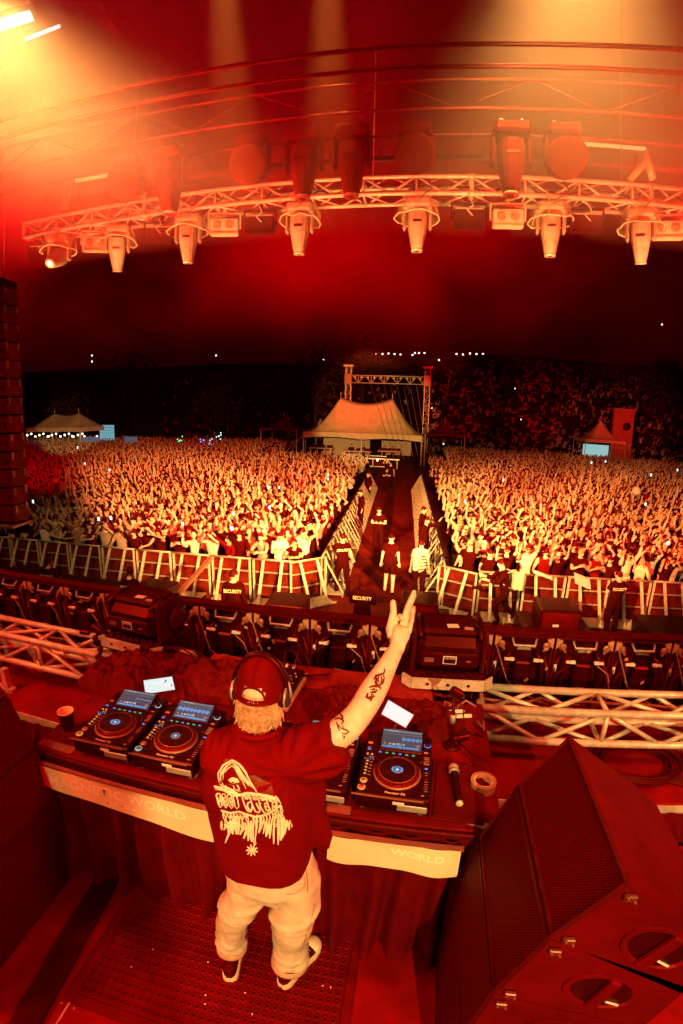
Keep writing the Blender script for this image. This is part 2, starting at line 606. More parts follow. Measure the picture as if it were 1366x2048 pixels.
def moving_head(tilt=0.0, pan=0.0, cover=True, sc_=1.0, lens=None, long_=True, bodym=None, face=False):
    """built hanging from z = 0"""
    bm2 = bodym or mat('lamp_grey', (.40, .30, .22), .5, var=.3, scale=10)
    t = thing('moving_light', None, 'stage light')
    MB().box((0, 0, -.09), (.36, .30, .13), bev=.03).box((0, -.152, -.09), (.2, .006, .05)).build('base', bm2, t)
    for s in (-1, 1):
        MB().box((s * .1, 0, .0), (.03, .06, .09)).build('clamp', ALUD, t)
        MB().box((s * .18, 0, -.30), (.045, .13, .32), bev=.02).box((s * .165, 0, -.155), (.07, .16, .05), bev=.015).build('yoke_arm', bm2, t)
    rt = Matrix.Rotation(tilt, 3, 'X')
    h = MB()
    if long_:
        prof = [(.13, .16, .15), (.135, .05, .16), (.13, -.08, .15), (.10, -.24, .12), (.085, -.33, .095), (.07, -.36, .075)]
    else:
        prof = [(.12, .15, .12), (.17, .10, .17), (.19, 0, .19), (.21, -.1, .21), (.22, -.16, .22), (.205, -.18, .205)]
    rs = []
    for rx, z, ry in prof:
        q = []
        for k in range(12):
            a = 2 * math.pi * (k + .5) / 12
            pw = .75
            q.append(rt @ Vector((rx * math.copysign(abs(math.cos(a)) ** pw, math.cos(a)), ry * math.copysign(abs(math.sin(a)) ** pw, math.sin(a)), z)) + Vector((0, 0, -.38)))
        rs.append(q)
    h.rings(rs, smooth=False)
    hd = h.build('head', bm2, t)
    if long_:
        MB().box(rt @ Vector((0, -.158, .0)) + Vector((0, 0, -.38)), (.12, .012, .03), rt).build('vent', BLKP, hd)
        MB().lathe([(.066, -.36), (.08, -.362), (.08, -.39), (.06, -.392)], n=14, rot=rt, c=(0, 0, -.38)).build('lens_ring', ALU, hd)
        MB().lathe([(.055, -.385), (.03, -.395), (.005, -.398)], n=14, rot=rt, c=(0, 0, -.38)).build('lens', lens or mat('lens_glass', (.1, .03, .02), .1, var=0), hd)
    else:
        MB().lathe([(.20, -.178), (.225, -.18), (.225, -.205), (.185, -.207)], n=20, rot=rt, c=(0, 0, -.38)).build('lens_ring', bm2, hd)
        MB().lathe([(.182, -.19), (.1, -.20), (.005, -.203)], n=20, rot=rt, c=(0, 0, -.38)).build('lens', lens or mat('frosted_lens', (.20, .03, .02), .5, var=.4, scale=60), hd)
    if cover:
        c = MB()
        rs = []
        rg_ = random.Random(int(pan * 100) + 7)
        for rr, z in ((.10, -.0), (.21, -.02), (.26, -.10), (.285, -.20), (.31, -.29)):
            rs.append([Vector((rr * (1 + rg_.uniform(-.09, .09)) * math.cos(2 * math.pi * k / 18), rr * (1 + rg_.uniform(-.09, .09)) * math.sin(2 * math.pi * k / 18), z + rg_.uniform(-.025, .025))) for k in range(18)])
        c.rings(rs, smooth=False, caps=False)
        cv = c.build('rain_cover', CLEAR, t)
        rim = rs[-1] + [rs[-1][0]]
        MB().path(rim, .010, 5).build('cover_rim', mat('clear_rim', (.85, .66, .4), .3, var=0), cv)
        for k in (1, 7, 13): MB().path([q[k] for q in rs], .006, 4).build('cover_seam', mat('clear_rim', (.85, .66, .4), .3, var=0), cv)
    t.scale = (sc_,) * 3
    t.rotation_euler[2] = pan
    return t


heads = [(120, 455, -1.0, .25, 'lit cyan lens, first from the left on the bright truss', True),
         (236, 448, .35, .5, 'dark, second from the left on the bright truss', False),
         (378, 430, .15, .25, 'third from the left on the bright truss', False),
         (601, 402, .08, .1, 'just left of the bright truss middle', False),
         (836, 388, .0, .0, 'at the middle of the bright truss', False),
         (1102, 392, .08, -.15, 'just right of a two-cell blinder', False),
         (1283, 404, .30, -.45, 'dark, at the right end of the bright truss', False)]
LENSON = mat('lit_lens', (.1, .1, .1), .3, var=0, emit=(.55, .9, 1.0), estr=3.0)
for px, py, tl, pn, lb, lit in heads:
    p = at(px, py, y=TY + .18)
    t = moving_head(tl, pn, True, .98, LENSON if lit else None)
    t['label'] = 'moving head under clear plastic, ' + lb
    t['group'] = 'rain-covered lamps under the bright truss'
    t.location = (p.x, TY + .18, zb - .0)
    rs_ = random.Random(px)
    MB().path([(.12, -.16, .30), (.20 + rs_.uniform(-.05, .05), -.22, .05), (.10, -.26, -.04), (.02, -.17, -.10)], .009, 5).build('power_lead', RUB, t)
    MB().path([(-.1, -.15, .32), (-.14, -.2, .12), (-.1, -.16, -.06)], .005, 5).build('safety_cable', ALUD, t)


def blinder(dark=False):
    t = thing('blinder', None, 'stage light')
    g = mat('lamp_pale', (.62, .50, .36), .5, var=.2)
    m = BLK if dark else g
    MB().box((0, 0, -.30), (.42, .16, .24), bev=.02).box((0, -.085, -.43), (.40, .03, .03)).build('housing', m, t)
    for s in (-1, 1):
        MB().box((s * .235, 0, -.20), (.02, .05, .24)).build('yoke', m, t)
        if not dark:
            MB().lathe([(.055, 0), (.06, .012), (.045, .016), (.02, .006)], (s * .09, -.088, -.30), 14, Matrix.Rotation(R(90), 3, 'X')).build('lamp_cell', mat('cell', (.35, .2, .12), .4, var=.3), t)
    MB().box((0, 0, -.09), (.49, .05, .02)).box((0, 0, -.04), (.05, .05, .09)).build('bracket', m, t)
    if dark:
        for z in (-.19, -.42): MB().box((0, -.085, z), (.38, .012, .018)).build('frame_bar', ALUD, t)
        MB().path([(0, -.1, -.05), (.05, -.12, -.16), (-.03, -.11, -.22), (.04, -.12, -.3)], .008, 5).build('cable', WHT, t)
    return t


for px, py, pn, lb in ((193, 462, .5, 'at the left end of the bright truss'), (450, 420, .25, 'between the third and fourth rain-covered lamps'), (1016, 408, -.05, 'right of the centre rain-covered lamp'), (1336, 418, -.3, 'cut by the right edge of the picture')):
    t = blinder(); p = at(px, py, y=TY + .18)
    t.location = (p.x, TY + .18, zb + .03); t.rotation_euler[2] = pn
    t['label'] = 'pale two-cell blinder lamp ' + lb; t['group'] = 'pale blinder lamps'
for px, py, pn, lb in ((86, 470, .4, 'below the left tip of the bright truss'), (320, 442, .3, 'second from the left under the bright truss'), (521, 415, .15, 'left of the rain-covered lamp near the middle'), (938, 405, 0, 'just right of the middle rain-covered lamp'), (1172, 410, -.1, 'between the last two rain-covered lamps')):
    t = blinder(True); p = at(px, py, y=TY + .18)
    t.location = (p.x, TY + .18, zb + .02); t.rotation_euler[2] = pn
    t['label'] = 'dark strobe box in a wire frame ' + lb; t['group'] = 'dark strobe boxes'

# ---- the upper truss deep in the smoke, with its own lamps
UY = 4.2
z1 = at(803, 220, y=UY).z
z2 = at(803, 163, y=UY).z
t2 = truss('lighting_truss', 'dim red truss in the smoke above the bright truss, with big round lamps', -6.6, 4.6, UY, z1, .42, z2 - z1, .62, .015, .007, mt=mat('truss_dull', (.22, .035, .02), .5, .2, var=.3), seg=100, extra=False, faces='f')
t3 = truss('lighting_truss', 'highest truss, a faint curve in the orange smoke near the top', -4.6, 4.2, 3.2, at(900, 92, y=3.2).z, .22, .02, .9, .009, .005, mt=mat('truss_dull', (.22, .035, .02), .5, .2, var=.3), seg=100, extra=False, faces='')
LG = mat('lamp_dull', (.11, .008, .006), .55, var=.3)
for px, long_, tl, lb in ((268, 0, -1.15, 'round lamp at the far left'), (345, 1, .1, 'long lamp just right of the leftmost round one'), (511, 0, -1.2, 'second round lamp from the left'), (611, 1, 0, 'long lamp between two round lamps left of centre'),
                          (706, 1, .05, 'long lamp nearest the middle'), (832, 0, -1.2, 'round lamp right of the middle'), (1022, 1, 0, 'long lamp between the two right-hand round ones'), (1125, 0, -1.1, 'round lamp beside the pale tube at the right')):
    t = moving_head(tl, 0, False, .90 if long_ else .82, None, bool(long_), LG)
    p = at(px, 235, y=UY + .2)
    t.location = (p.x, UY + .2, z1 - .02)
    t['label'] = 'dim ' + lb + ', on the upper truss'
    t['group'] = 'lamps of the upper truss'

# glowing battens and pipes in the corners of the roof
def batten(name, label, a, b_, r, m, cat='light bar', grp=None):
    a, b_ = Vector(a), Vector(b_)
    o = MB().tube(a, b_, r, n=8).build(name, m)
    return tag(o, label, cat, grp)


HOT = mat('hot_tube', (.1, .1, .1), .3, var=0, emit=(.75, 1.0, .95), estr=2.2)
WARM = mat('warm_tube', (.1, .1, .1), .3, var=0, emit=(1.0, .55, .16), estr=1.3)
def housed(name, label, a, b_, r, m, grp=None):
    t = thing(name, label, 'light bar', a, 0, grp)
    a, b_ = Vector(a), Vector(b_)
    MB().tube((0, 0, 0), b_ - a, r, n=8).build('tube', m, t)
    d = (b_ - a)
    MB().tube((0, .02, r * 1.6), d + Vector((0, .02, r * 1.6)), r * 1.5, n=6).build('housing', LG, t)
    return t
housed('light_bar', 'blinding white bar lamp in the top left corner', at(-40, 62, d=5.2), at(64, 31, d=5.2), .035, HOT, 'lit bars in the roof')
housed('light_bar', 'thin white bar lamp under the blinding one', at(48, 80, d=5.6), at(120, 52, d=5.6), .014, HOT, 'lit bars in the roof')
housed('light_bar', 'orange bar lamp left, behind the leftmost round lamp', at(150, 362, d=9.2), at(232, 348, d=9.2), .03, WARM, 'lit bars in the roof')
housed('light_bar', 'pale orange tube at the right, below the upper truss', at(1168, 288, d=9.2), at(1292, 298, d=9.2), .03, WARM, 'lit bars in the roof')
for i, (a, b_, lb) in enumerate((((186, -10), (240, 75), 'slanting away from the top left corner'), ((1290, 300), (1306, 360), 'dropping from the end of the pale orange tube'), ((1296, 318), (1258, 362), 'slanting under the pale orange tube'),
                                ((140, 345), (128, 420), 'standing over the left end of the bright truss'), ((276, 384), (292, 392), 'stub below the leftmost round lamp'))):
    batten('pipe', 'short orange pipe ' + lb, at(*a, d=7.8), at(*b_, d=7.8), .05 if i else .03, mat('pipe_orange', (.55, .35, .2), .5, .3, var=.2), 'pipe', 'loose pipes in the roof')
# roof beam with its fabric edge far back
rb_ = thing('roof_beam', 'dark roof edge beam with ribbed fabric, behind the trusses', 'roof beam', (0, 9.5, 0))
for i in range(18):
    xa = -11 + i * 1.0
    za, zc = at(900, 322, y=9.5).z, at(900, 296, y=9.5).z
    MB().add([(xa, 0, za), (xa + .985, 0, za), (xa + .985, .25, zc), (xa, .25, zc)], [(0, 1, 2, 3)]).box((xa, -.02, (za + zc) / 2), (.05, .05, zc - za)).build('panel', mat('roof_fabric', (.12, .01, .006), .7, var=.4), rb_)
MB().tube((-11, -.05, at(900, 322, y=9.5).z), (7, -.05, at(900, 322, y=9.5).z), .035).build('edge_tube', mat('truss_dull', (.22, .035, .02)), rb_)

# ---- hanging speaker array at the left edge
la = thing('line_array', 'tall hanging column of stacked speaker cabinets at the left edge', 'speaker array', (-7.98, 6.6, 0), .12)
cab = mat('cabinet_red', (.16, .002, .004), .6, var=.4, scale=5)
nC = 13
for i in range(nC):
    z = 7.25 - i * .335
    bx = .05 * math.sin(i / nC * math.pi)
    bd = MB().prism([(-.62 + bx, 0, z + .155), (.62 + bx, 0, z + .155), (.62 + bx, 0, z - .14), (-.62 + bx, 0, z - .14)], (0, .45, 0)).build('cabinet', cab, la)
    MB().box((-.12 + bx, -.008, z + .01), (.30, .012, .24)).build('rear_panel', mat('panel_dull', (.30, .03, .02), .4, var=.4), bd)
    MB().box((.2 + bx, -.012, z - .01), (.03, .02, .1)).build('latch', ALUD, bd)
    for yy in (.06, .38): MB().box((.632 + bx, yy, z + .1), (.02, .05, .14)).build('rigging_pin', ALUD, bd)
    MB().box((.56 + bx, -.012, z), (.05, .012, .06)).build('handle', BLKP, bd)
MB().box((0, .2, 7.5), (1.2, .5, .12)).build('top_frame', BLK, la)
MB().box((0, .2, 7.25 - nC * .335 + .1), (1.25, .55, .05)).build('bottom_frame', ALUD, la)
for s in (-.5, .5): MB().tube((s, .2, 7.5), (s, .2, 12), .01).build('hanging_chain', ALUD, la)
# ------------------------------------------------------------ far field: mixing tent, goalpost, small tents, lights
CANV = mat('tent_canvas', (.74, .44, .22), .8, var=.2, scale=1.2, bump=.2, bscale=6)
VAL = mat('tent_valance', (.60, .42, .22), .8, var=.12, scale=2)
POLE = mat('tent_pole', (.7, .5, .3), .5, .2, var=.2)


def ptent(name, label, xc, yc, zg, hw, hd, eave, peaks, pk, vcol, ccol, vh=.5, grp=None, tens=1.5, scallop=.18, nseg=2):
    t = thing(name, label, 'tent', (xc, yc, zg), 0, grp)
    nx, ny = 48, 20
    px = (peaks - 1) * hw * .455
    vs = []
    for j in range(ny + 1):
        for i in range(nx + 1):
            x = -hw + 2 * hw * i / nx
            y = -hd + 2 * hd * j / ny
            ex = max(0, abs(x) - px) / (hw - px)
            ey = abs(y) / hd
            e = 1 - max(ex, ey)
            s = math.hypot(max(0, abs(x) - px), y * (hw - px) / hd) / (hw - px)
            e2 = max(0, 1 - s)
            h = .5 * e ** tens + .5 * e2 ** tens
            dip = 1
            if peaks == 2 and abs(x) < px: dip = 1 - .17 * (1 - (x / px) ** 2)
            vs.append((x, y, eave + (pk - eave) * h * dip))
    fs = [(j * (nx + 1) + i, j * (nx + 1) + i + 1, (j + 1) * (nx + 1) + i + 1, (j + 1) * (nx + 1) + i) for j in range(ny) for i in range(nx)]
    MB().add(vs, fs, 0, True).build('canopy', ccol, t)
    for yy in (-hd - .02, hd + .02):
        vs = []
        for i in range(49):
            u = i / 48
            sc_ = abs(math.sin(u * math.pi * nseg))
            x = -hw + 2 * hw * u
            vs += [(x, yy, eave + .03), (x, yy, eave - vh + scallop * sc_)]
        MB().add(vs, [(2 * i, 2 * i + 1, 2 * i + 3, 2 * i + 2) for i in range(48)]).build('valance', vcol, t)
    for xx in (-hw - .02, hw + .02):
        MB().add([(xx, -hd, eave + .03), (xx, hd, eave + .03), (xx, hd, eave - vh), (xx, -hd, eave - vh)], [(0, 1, 2, 3)]).build('valance', vcol, t)
    for i in range(nseg + 1):
        for yy in (-hd, hd): MB().tube((-hw + 2 * hw * i / nseg, yy, 0), (-hw + 2 * hw * i / nseg, yy, eave), .07 if hw > 4 else .045).build('pole', POLE, t)
    if peaks:
        for s in ((-1, 1) if peaks == 2 else (0,)): MB().tube((s * px, 0, pk - .1), (s * px, 0, pk + .5), .035).build('finial', POLE, t)
    return t


foh = ptent('mixing_tent', 'large twin-peaked orange canvas tent over the sound desk at the end of the aisle', -6.3, 52, 0, 6.2, 3.0, 3.05, 2, 6.9, VAL, CANV, .62)
for sx in (-1, 1):
    for k in range(3):
        MB().tube((sx * 6.2, -3 + k, 2.9), (sx * (7.6 + k * .6), -5 - k, 0.2), .02, n=5).build('guy_rope', POLE, foh)
MB().box((-2.5, 2.8, 1.2), (5.5, .05, 2.0)).box((3.3, 2.8, 1.3), (3.4, .05, 1.6)).build('back_wall', mat('tent_wall', (.45, .3, .2), .8, var=.2), foh)
# desks and racks inside the tent
for i, (x, w_, h, lb) in enumerate(((-10.6, 2.6, 1.35, 'long lighting desk at the left inside the mixing tent'), (-6.6, 2.6, 1.15, 'sound desk behind the middle pole of the mixing tent'), (-3.4, 2.4, 1.3, 'second sound desk at the right inside the mixing tent'))):
    t = thing('mixing_desk', lb, 'mixing desk', (x, 49.6, 0), 0, 'desks in the mixing tent')
    MB().box((0, 0, h), (w_, .8, .08)).build('top', mat('desk_top', (.6, .4, .25), .6, var=.2), t)
    for s in (-1, 1): MB().box((s * (w_ / 2 - .05), 0, h / 2), (.06, .6, h)).build('leg', BLK, t)
    for k in range(3): MB().box((-w_ / 3 + k * w_ / 3, .1, h + .2), (w_ / 4, .05, .28), Matrix.Rotation(-.3, 3, 'X')).build('monitor', BLKP, t)
for i, (x, z, lb) in enumerate(((-6.7, .45, 'left'), (-4.2, .45, 'right'))):
    t = thing('flight_case', 'dark pale-edged flight case at the %s of the aisle end' % lb, 'flight case', (x, 46.2, 0), 0, 'flight cases by the mixing tent')
    MB().box((0, 0, .55), (1.6, .8, 1.0), bev=.02).build('case', BLK, t)
    for z_ in (.06, 1.08): MB().box((0, -.41, z_), (1.64, .03, .06)).build('edge', ALU, t)
st = thing('steel_deck', 'low platform with a pale front rail across the end of the aisle', 'platform', (-4.6, 44.6, 0))
MB().box((0, .5, .9), (5, 1.0, .08)).build('deck', BLK, st)
MB().box((0, -.03, .92), (5.05, .05, .10)).build('edge', ALU, st)
for s in (-2.3, 0, 2.3): MB().box((s, .1, .45), (.06, .06, .86)).build('leg', ALUD, st)

# goalpost of truss towers behind the mixing tent
GP = mat('far_truss', (.62, .42, .24), .5, .3, var=.2)
gp = thing('truss_goalpost', 'tall goalpost of two truss towers and a cross truss behind the mixing tent', 'truss', (0, 55.5, 0))
xl, xr = at(697, 760, y=55.5).x, at(855, 760, y=55.5).x
ztop = at(697, 733, y=55.5).z
zu, zd = at(775, 752, y=55.5).z, at(775, 767, y=55.5).z
for x in (xl, xr):
    tw = MB()
    for sx in (-.3, .3):
        for sy in (-.3, .3): tw.tube((x + sx, sy, 0), (x + sx, sy, ztop), .045, n=5)
    n = 20
    for i in range(n):
        za, zc = ztop * i / n, ztop * (i + 1) / n
        s = 1 if i % 2 else -1
        tw.tube((x - .3 * s, -.3, za), (x + .3 * s, -.3, zc), .03, n=4); tw.tube((x - .3, -.3, za), (x + .3, -.3, za), .03, n=4)
        tw.tube((x + .3, -.3 * s, za), (x + .3, .3 * s, zc), .03, n=4)
    tw.build('tower', GP, gp)
    MB().box((x, 0, ztop + .08), (1.15, .7, .22)).build('head_block', GP, gp)
    MB().box((x, 0, (zu + zd) / 2), (.8, .7, zu - zd + .3)).build('sleeve_block', mat('sleeve', (.3, .12, .06), .5, .3), gp)
for yy in (-.3, .3):
    for z in (zd, zu): MB().tube((xl, yy, z), (xr, yy, z), .05, n=6).build('chord', GP, gp)
n = 11
for i in range(n):
    a, c = xl + .45 + (xr - xl - .9) * i / n, xl + .45 + (xr - xl - .9) * (i + 1) / n
    brace(gp, (a, -.3, zd if i % 2 else zu), (c, -.3, zu if i % 2 else zd), .045, GP)
    if i % 2: brace(gp, (a, -.3, zd), (a, -.3, zu), .045, GP)
    MB().lathe([(.16, 0), (.16, .12), (.08, .16)], ((a + c) / 2, -.42, zu - .25), 8, Matrix.Rotation(R(90), 3, 'X')).build('lamp', GP, gp)
for i in range(9):
    ln = at(742 + i * 13, 772, y=55.2)
    e = (at(790 + i * 9, 925 - i * 3, z=1.2))
    MB().tube(ln - Vector((0, 55.5, 0)), e - Vector((0, 55.5, 0)), .016, n=4).build('guy_wire', mat('wire', (.6, .25, .15), .5, .2), gp)
for px_, lb in ((562, 'left'), (920, 'right')):
    pass

# dim canopies either side of the mixing tent
for (px_, lb) in ((562, 'left'), (888, 'right')):
    p = at(px_, 900, y=50)
    t = ptent('dark_canopy', 'small dark canopy on thin poles just %s of the mixing tent' % lb, p.x, 51, 0, 2.0, 2.0, 3.3, 1, 4.6, mat('dark_canvas', (.09, .002, .003), .8), mat('dark_canvas', (.09, .002, .003), .8), .3, 'dark canopies beside the mixing tent', nseg=1)
# left tent with string lights
lt = ptent('food_tent', 'pale tent hung with string lights behind the left side of the crowd', -42.4, 48, 0, 4.2, 2.6, 3.4, 2, 5.1, mat('pale_canvas', (.55, .42, .3), .8), mat('pale_canvas', (.55, .42, .3), .8), .5, None, 1.0, .05, 2)
BULB = mat('warm_bulb', (.1, .1, .1), .3, var=0, emit=(1, .8, .5), estr=4)
bb = MB().ball((0, 0, 0), .12, 6, 4).mesh('bulb', [BULB])
for i in range(14):
    u = i / 13
    put('bulb', bb, lt, (-4 + 8.6 * u, -2.7, 2.55 + .18 * math.sin(i * 2.1)))
    if i % 3 == 0: put('bulb', bb, lt, (-4 + 8.4 * u, 1, 2.2))
# lit cyan board, fence scraps
CY = mat('cyan_lit', (.1, .1, .1), .5, var=0, emit=(.12, .36, .42), estr=1.0)
p = at(215, 890, y=50)
bl = thing('lit_board', 'pale blue glowing slatted board at the back of the crowd, left', 'board', (p.x, 50, 1.2), .1)
for i in range(7): MB().box((0, 0, .2 + i * .33), (2.0, .12, .29)).build('slat', CY, bl)
for s in (-1, 1): MB().box((s * .9, .1, 0), (.08, .08, 2.4)).build('post', BLK, bl)
p = at(86, 888, y=46)
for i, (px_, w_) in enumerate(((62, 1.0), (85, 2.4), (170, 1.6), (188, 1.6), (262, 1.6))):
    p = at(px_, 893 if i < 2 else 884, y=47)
    o = MB().box((0, 0, .6), (w_, .06, 1.2)).box((-w_ / 2, .0, .62), (.08, .12, 1.3)).box((w_ / 2, .0, .62), (.08, .12, 1.3)).build('fence_panel', mat('dim_blue_glow', (.1, .1, .12), .5, var=.3, emit=(.05, .07, .11), estr=1.0))  # faint bluish light on the boards is put in as emission
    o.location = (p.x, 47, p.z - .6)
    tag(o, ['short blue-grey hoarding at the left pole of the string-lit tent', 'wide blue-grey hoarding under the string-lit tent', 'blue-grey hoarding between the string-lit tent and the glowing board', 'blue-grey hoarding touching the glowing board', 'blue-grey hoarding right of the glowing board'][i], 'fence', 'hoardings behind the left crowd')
# right tent and banner tower
rt_ = ptent('white_tent', 'small white peaked tent lit cyan inside, on the right behind the crowd', 20.6, 56, 1.0, 2.35, 2.2, 2.6, 1, 4.9, mat('tent_dim', (.6, .4, .28), .8), mat('tent_dim', (.6, .4, .28), .8), .35, None, 1.6, .05, 1)
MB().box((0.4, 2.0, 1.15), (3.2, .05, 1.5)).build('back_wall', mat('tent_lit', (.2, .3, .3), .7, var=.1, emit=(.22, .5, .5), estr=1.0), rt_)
bt = thing('banner_tower', 'tall pale banner with the word LIGHT beside the white tent', 'banner', (at(1246, 880, y=57).x, 57.5, 1.0))
MB().box((0, 0, 3.4), (2.5, .5, 6.0)).build('banner', mat('banner_dim', (.42, .09, .07), .8, var=.2, scale=1), bt)
for s in (-1.2, 1.2): MB().tube((s, .3, 0), (s, .3, 6.5), .06).build('post', BLK, bt)
text('LIGHT', .85, mat('banner_ink', (.75, .4, .25), .8, var=0), bt, (0, -.27, 1.9), (R(90), 0, 0))
MB().lathe([(.5, 0), (.5, .01)], (.4, -.26, 4.3), 16, Matrix.Rotation(R(90), 3, 'X')).build('emblem', BLK, bt)
# lights far up the ridge
DL = mat('distant_bulb', (.1, .1, .1), .3, var=0, emit=(1, .55, .3), estr=6)
DLW = mat('distant_bulb_white', (.1, .1, .1), .3, var=0, emit=(.7, 1, .9), estr=5)
lp = MB().ball((0, 0, 0), .28, 6, 4).mesh('bulb', [DL])
lpw = MB().ball((0, 0, 0), .28, 6, 4).mesh('bulb', [DLW])
pm = MB().tube((0, 0, -6), (0, 0, 0), .06, n=5).mesh('pole', [BLK])
SP = [(753, 708), (765, 708), (777, 707), (789, 708), (801, 709), (825, 710), (830, 706), (838, 706), (849, 706), (913, 708), (926, 709), (940, 707), (953, 708), (966, 708), (878, 720), (588, 719), (647, 720), (432, 711), (184, 711), (184, 723),
      (1180, 733), (1188, 731), (1218, 737), (1228, 738), (1238, 740), (1247, 740), (1256, 741), (1268, 742), (1308, 743), (1029, 777), (1324, 649)]
for i, (a, b_) in enumerate(SP):
    p = at(a, b_, y=168)
    t = thing('lamp_post', None, 'lamp post', p, 0, 'distant lights on the ridge')
    row = 'in the row above the goalpost' if 740 < a < 860 else 'in the short row right of the goalpost' if 900 < a < 980 else 'in the string on the far right ridge' if a > 1170 else 'alone on the dark ridge'
    k_ = sum(1 for q in SP[:i] if (740 < q[0] < 860) == (740 < a < 860) and (900 < q[0] < 980) == (900 < a < 980) and (q[0] > 1170) == (a > 1170))
    t['label'] = 'tiny distant %s light, %s %s' % ('white' if a < 200 or a == 1029 else 'orange', ORD[k_], row)
    put('bulb', lpw if a < 200 or a == 1029 else lp, t); put('pole', pm, t)
# glints of phones and lamps in the crowd
PL_ = ['at the far left of the left pen', 'under the right end of the string-lit tent', 'below the string-lit tent, nearer than the other', 'just below the glowing board', 'left one of a near pair in the left pen', 'right one of a near pair in the left pen',
       'above the third guard from the left', 'upper one of two left of the aisle', 'lower one of two left of the aisle', 'left one of a pair in mid-crowd, left pen', 'right one of a pair in mid-crowd, left pen', 'below a pair in mid-crowd, left pen', 'upper one by the left aisle barrier', 'lower one by the left aisle barrier',
       'beside the right dark canopy', 'in the near left part of the right pen', 'in the middle of the right pen', 'left one of a pair below the white tent', 'right one of a pair below the white tent', 'high at the right edge', 'low at the right edge, above the rail', 'right of the beach ball', 'below the beach ball', 'lone on the slope', 'on the slope right of the goalpost', 'highest on the slope', 'just right of the white tent', 'right of the banner tower', 'at the end of the aisle', 'left of the white tent']
rg_ = random.Random(4)
GLW = MB().box((0, 0, 0), (.09, .02, .15)).box((0, -.014, 0), (.07, .006, .13)).mesh('torch', [mat('torch_glow', (.1, .1, .1), .3, var=0, emit=(.7, .95, 1), estr=3.0)])
for i, (a, b_) in enumerate([(66, 1003), (155, 895), (170, 927), (219, 940), (197, 1038), (222, 1036), (365, 1048), (466, 1026), (464, 1057), (536, 974), (558, 975), (539, 1015), (656, 950), (656, 958), (887, 888), (930, 1003), (1007, 960), (1183, 925), (1211, 923), (1355, 940), (1336, 1086), (1302, 950), (1291, 1008), (1042, 839), (864, 816), (1030, 777), (1241, 890), (1307, 897), (755, 920), (1083, 888)]):
    yy = 20 + (1100 - b_) * .16 if b_ > 900 else 46 + (900 - b_) * .4
    p = at(a, b_, z=2.0) if b_ > 885 else at(a, b_, y=70)
    o = put('phone_light', GLW, None, p)
    s = .7 if p.y < 30 else 1.1
    o.scale = (s, s, s)
    tag(o, 'bluish-white phone light %s' % PL_[i], 'phone light', 'phone lights in the crowd')
# glowing green and blue toys among the left crowd
for i, (a, b_, c, nm) in enumerate(((360, 878, (.1, .9, .3), 'green'), (404, 886, (.2, .3, 1), 'blue'), (419, 884, (.3, .8, 1), 'cyan'), (437, 872, (.5, .9, 1), 'white'))):
    t = thing('glow_toy', nm + ' cluster of party lights held up at the back of the left crowd', 'party light', at(a, b_, y=47), 0, 'party lights in the crowd')
    mm = mat('glow_' + nm, (.1, .1, .1), .3, var=0, emit=c, estr=2)
    for k in range(6): MB().ball((rg_.uniform(-.35, .35), 0, rg_.uniform(-.35, .45)), .07, 5, 4).build('bulb', mm, t)
    MB().tube((0, .05, -1.2), (0, .05, 0), .02).build('stick', BLK, t)
# beach ball and fan prop
o = MB().ball((0, 0, 0), .2, 14, 10).build('beach_ball', TSHW)
o.location = at(1273, 982, z=2.4)
tag(o, 'pale beach ball floating over the right pen', 'ball')
# dark trees on the slope behind
TRUNK = mat('bark', (.05, .02, .015), .9)
LEAF = mat('dark_leaves', (.05, .02, .01), .8, var=.5, scale=1)
def leafy(seed, h, w_):
    rr = random.Random(seed)
    b = MB()
    for i in range(420):
        th, ph, ra = rr.uniform(0, 6.28), rr.uniform(-1.2, 1.5), rr.random() ** .4
        c = Vector((w_ * ra * math.cos(ph) * math.cos(th), w_ * ra * math.cos(ph) * math.sin(th), h * .62 + h * .38 * ra * math.sin(ph)))
        c += Vector((rr.gauss(0, .4), rr.gauss(0, .4), rr.gauss(0, .3)))
        s = rr.uniform(.3, .75)
        u = Vector((rr.gauss(0, 1), rr.gauss(0, 1), rr.gauss(0, 1))).normalized(); v = u.orthogonal().normalized()
        b.add([c - u * s, c + v * s * .6, c + u * s, c - v * s * .6], [(0, 1, 2, 3)])
    return b.mesh('crown', [LEAF])
def trunkm(seed, h):
    rr = random.Random(seed)
    b = MB().path([(0, 0, -1), (.1, 0, h * .25), (-.1, .1, h * .5), (.1, 0, h * .75)], [.4, .32, .22, .1], 7)
    for i in range(5):
        a = rr.uniform(0, 6.28); z = h * rr.uniform(.3, .6)
        b.path([(0, 0, z), (math.cos(a) * h * .12, math.sin(a) * h * .12, z + h * .12), (math.cos(a) * h * .22, math.sin(a) * h * .22, z + h * .25)], [.14, .09, .04], 5)
    return b.mesh('trunk', [TRUNK])
CR = [(leafy(s, h, w_), trunkm(s, h)) for s, h, w_ in ((1, 11, 4.5), (2, 14, 5), (3, 9, 4))]
tl = [(-58, 66, 'behind the string-lit tent'), (-50, 74, 'just right of the string-lit tent'), (-30, 66, 'behind the glowing board'), (-24, 78, 'right of the glowing board'), (-16, 70, 'left of the mixing tent'), (-38, 84, 'high on the slope left of the glowing board'), (-70, 80, 'at the far left of the slope'), (-12, 92, 'above the left dark canopy'),
      (46, 92, 'high on the right slope'), (38, 76, 'right of the banner tower'), (56, 84, 'at the far right of the slope')]
for i, (x, y, lb) in enumerate(tl):
    c, k = CR[i % 3]
    t = thing('tree', 'dark leafy tree ' + lb, 'tree', (x, y, ground_z(x, y)), i * 1.1, 'dark trees on the slope')
    s = .9 + .3 * ((i * 37) % 10) / 10
    t.scale = (s, s, s * .9)
    put('crown', c, t); put('trunk', k, t)
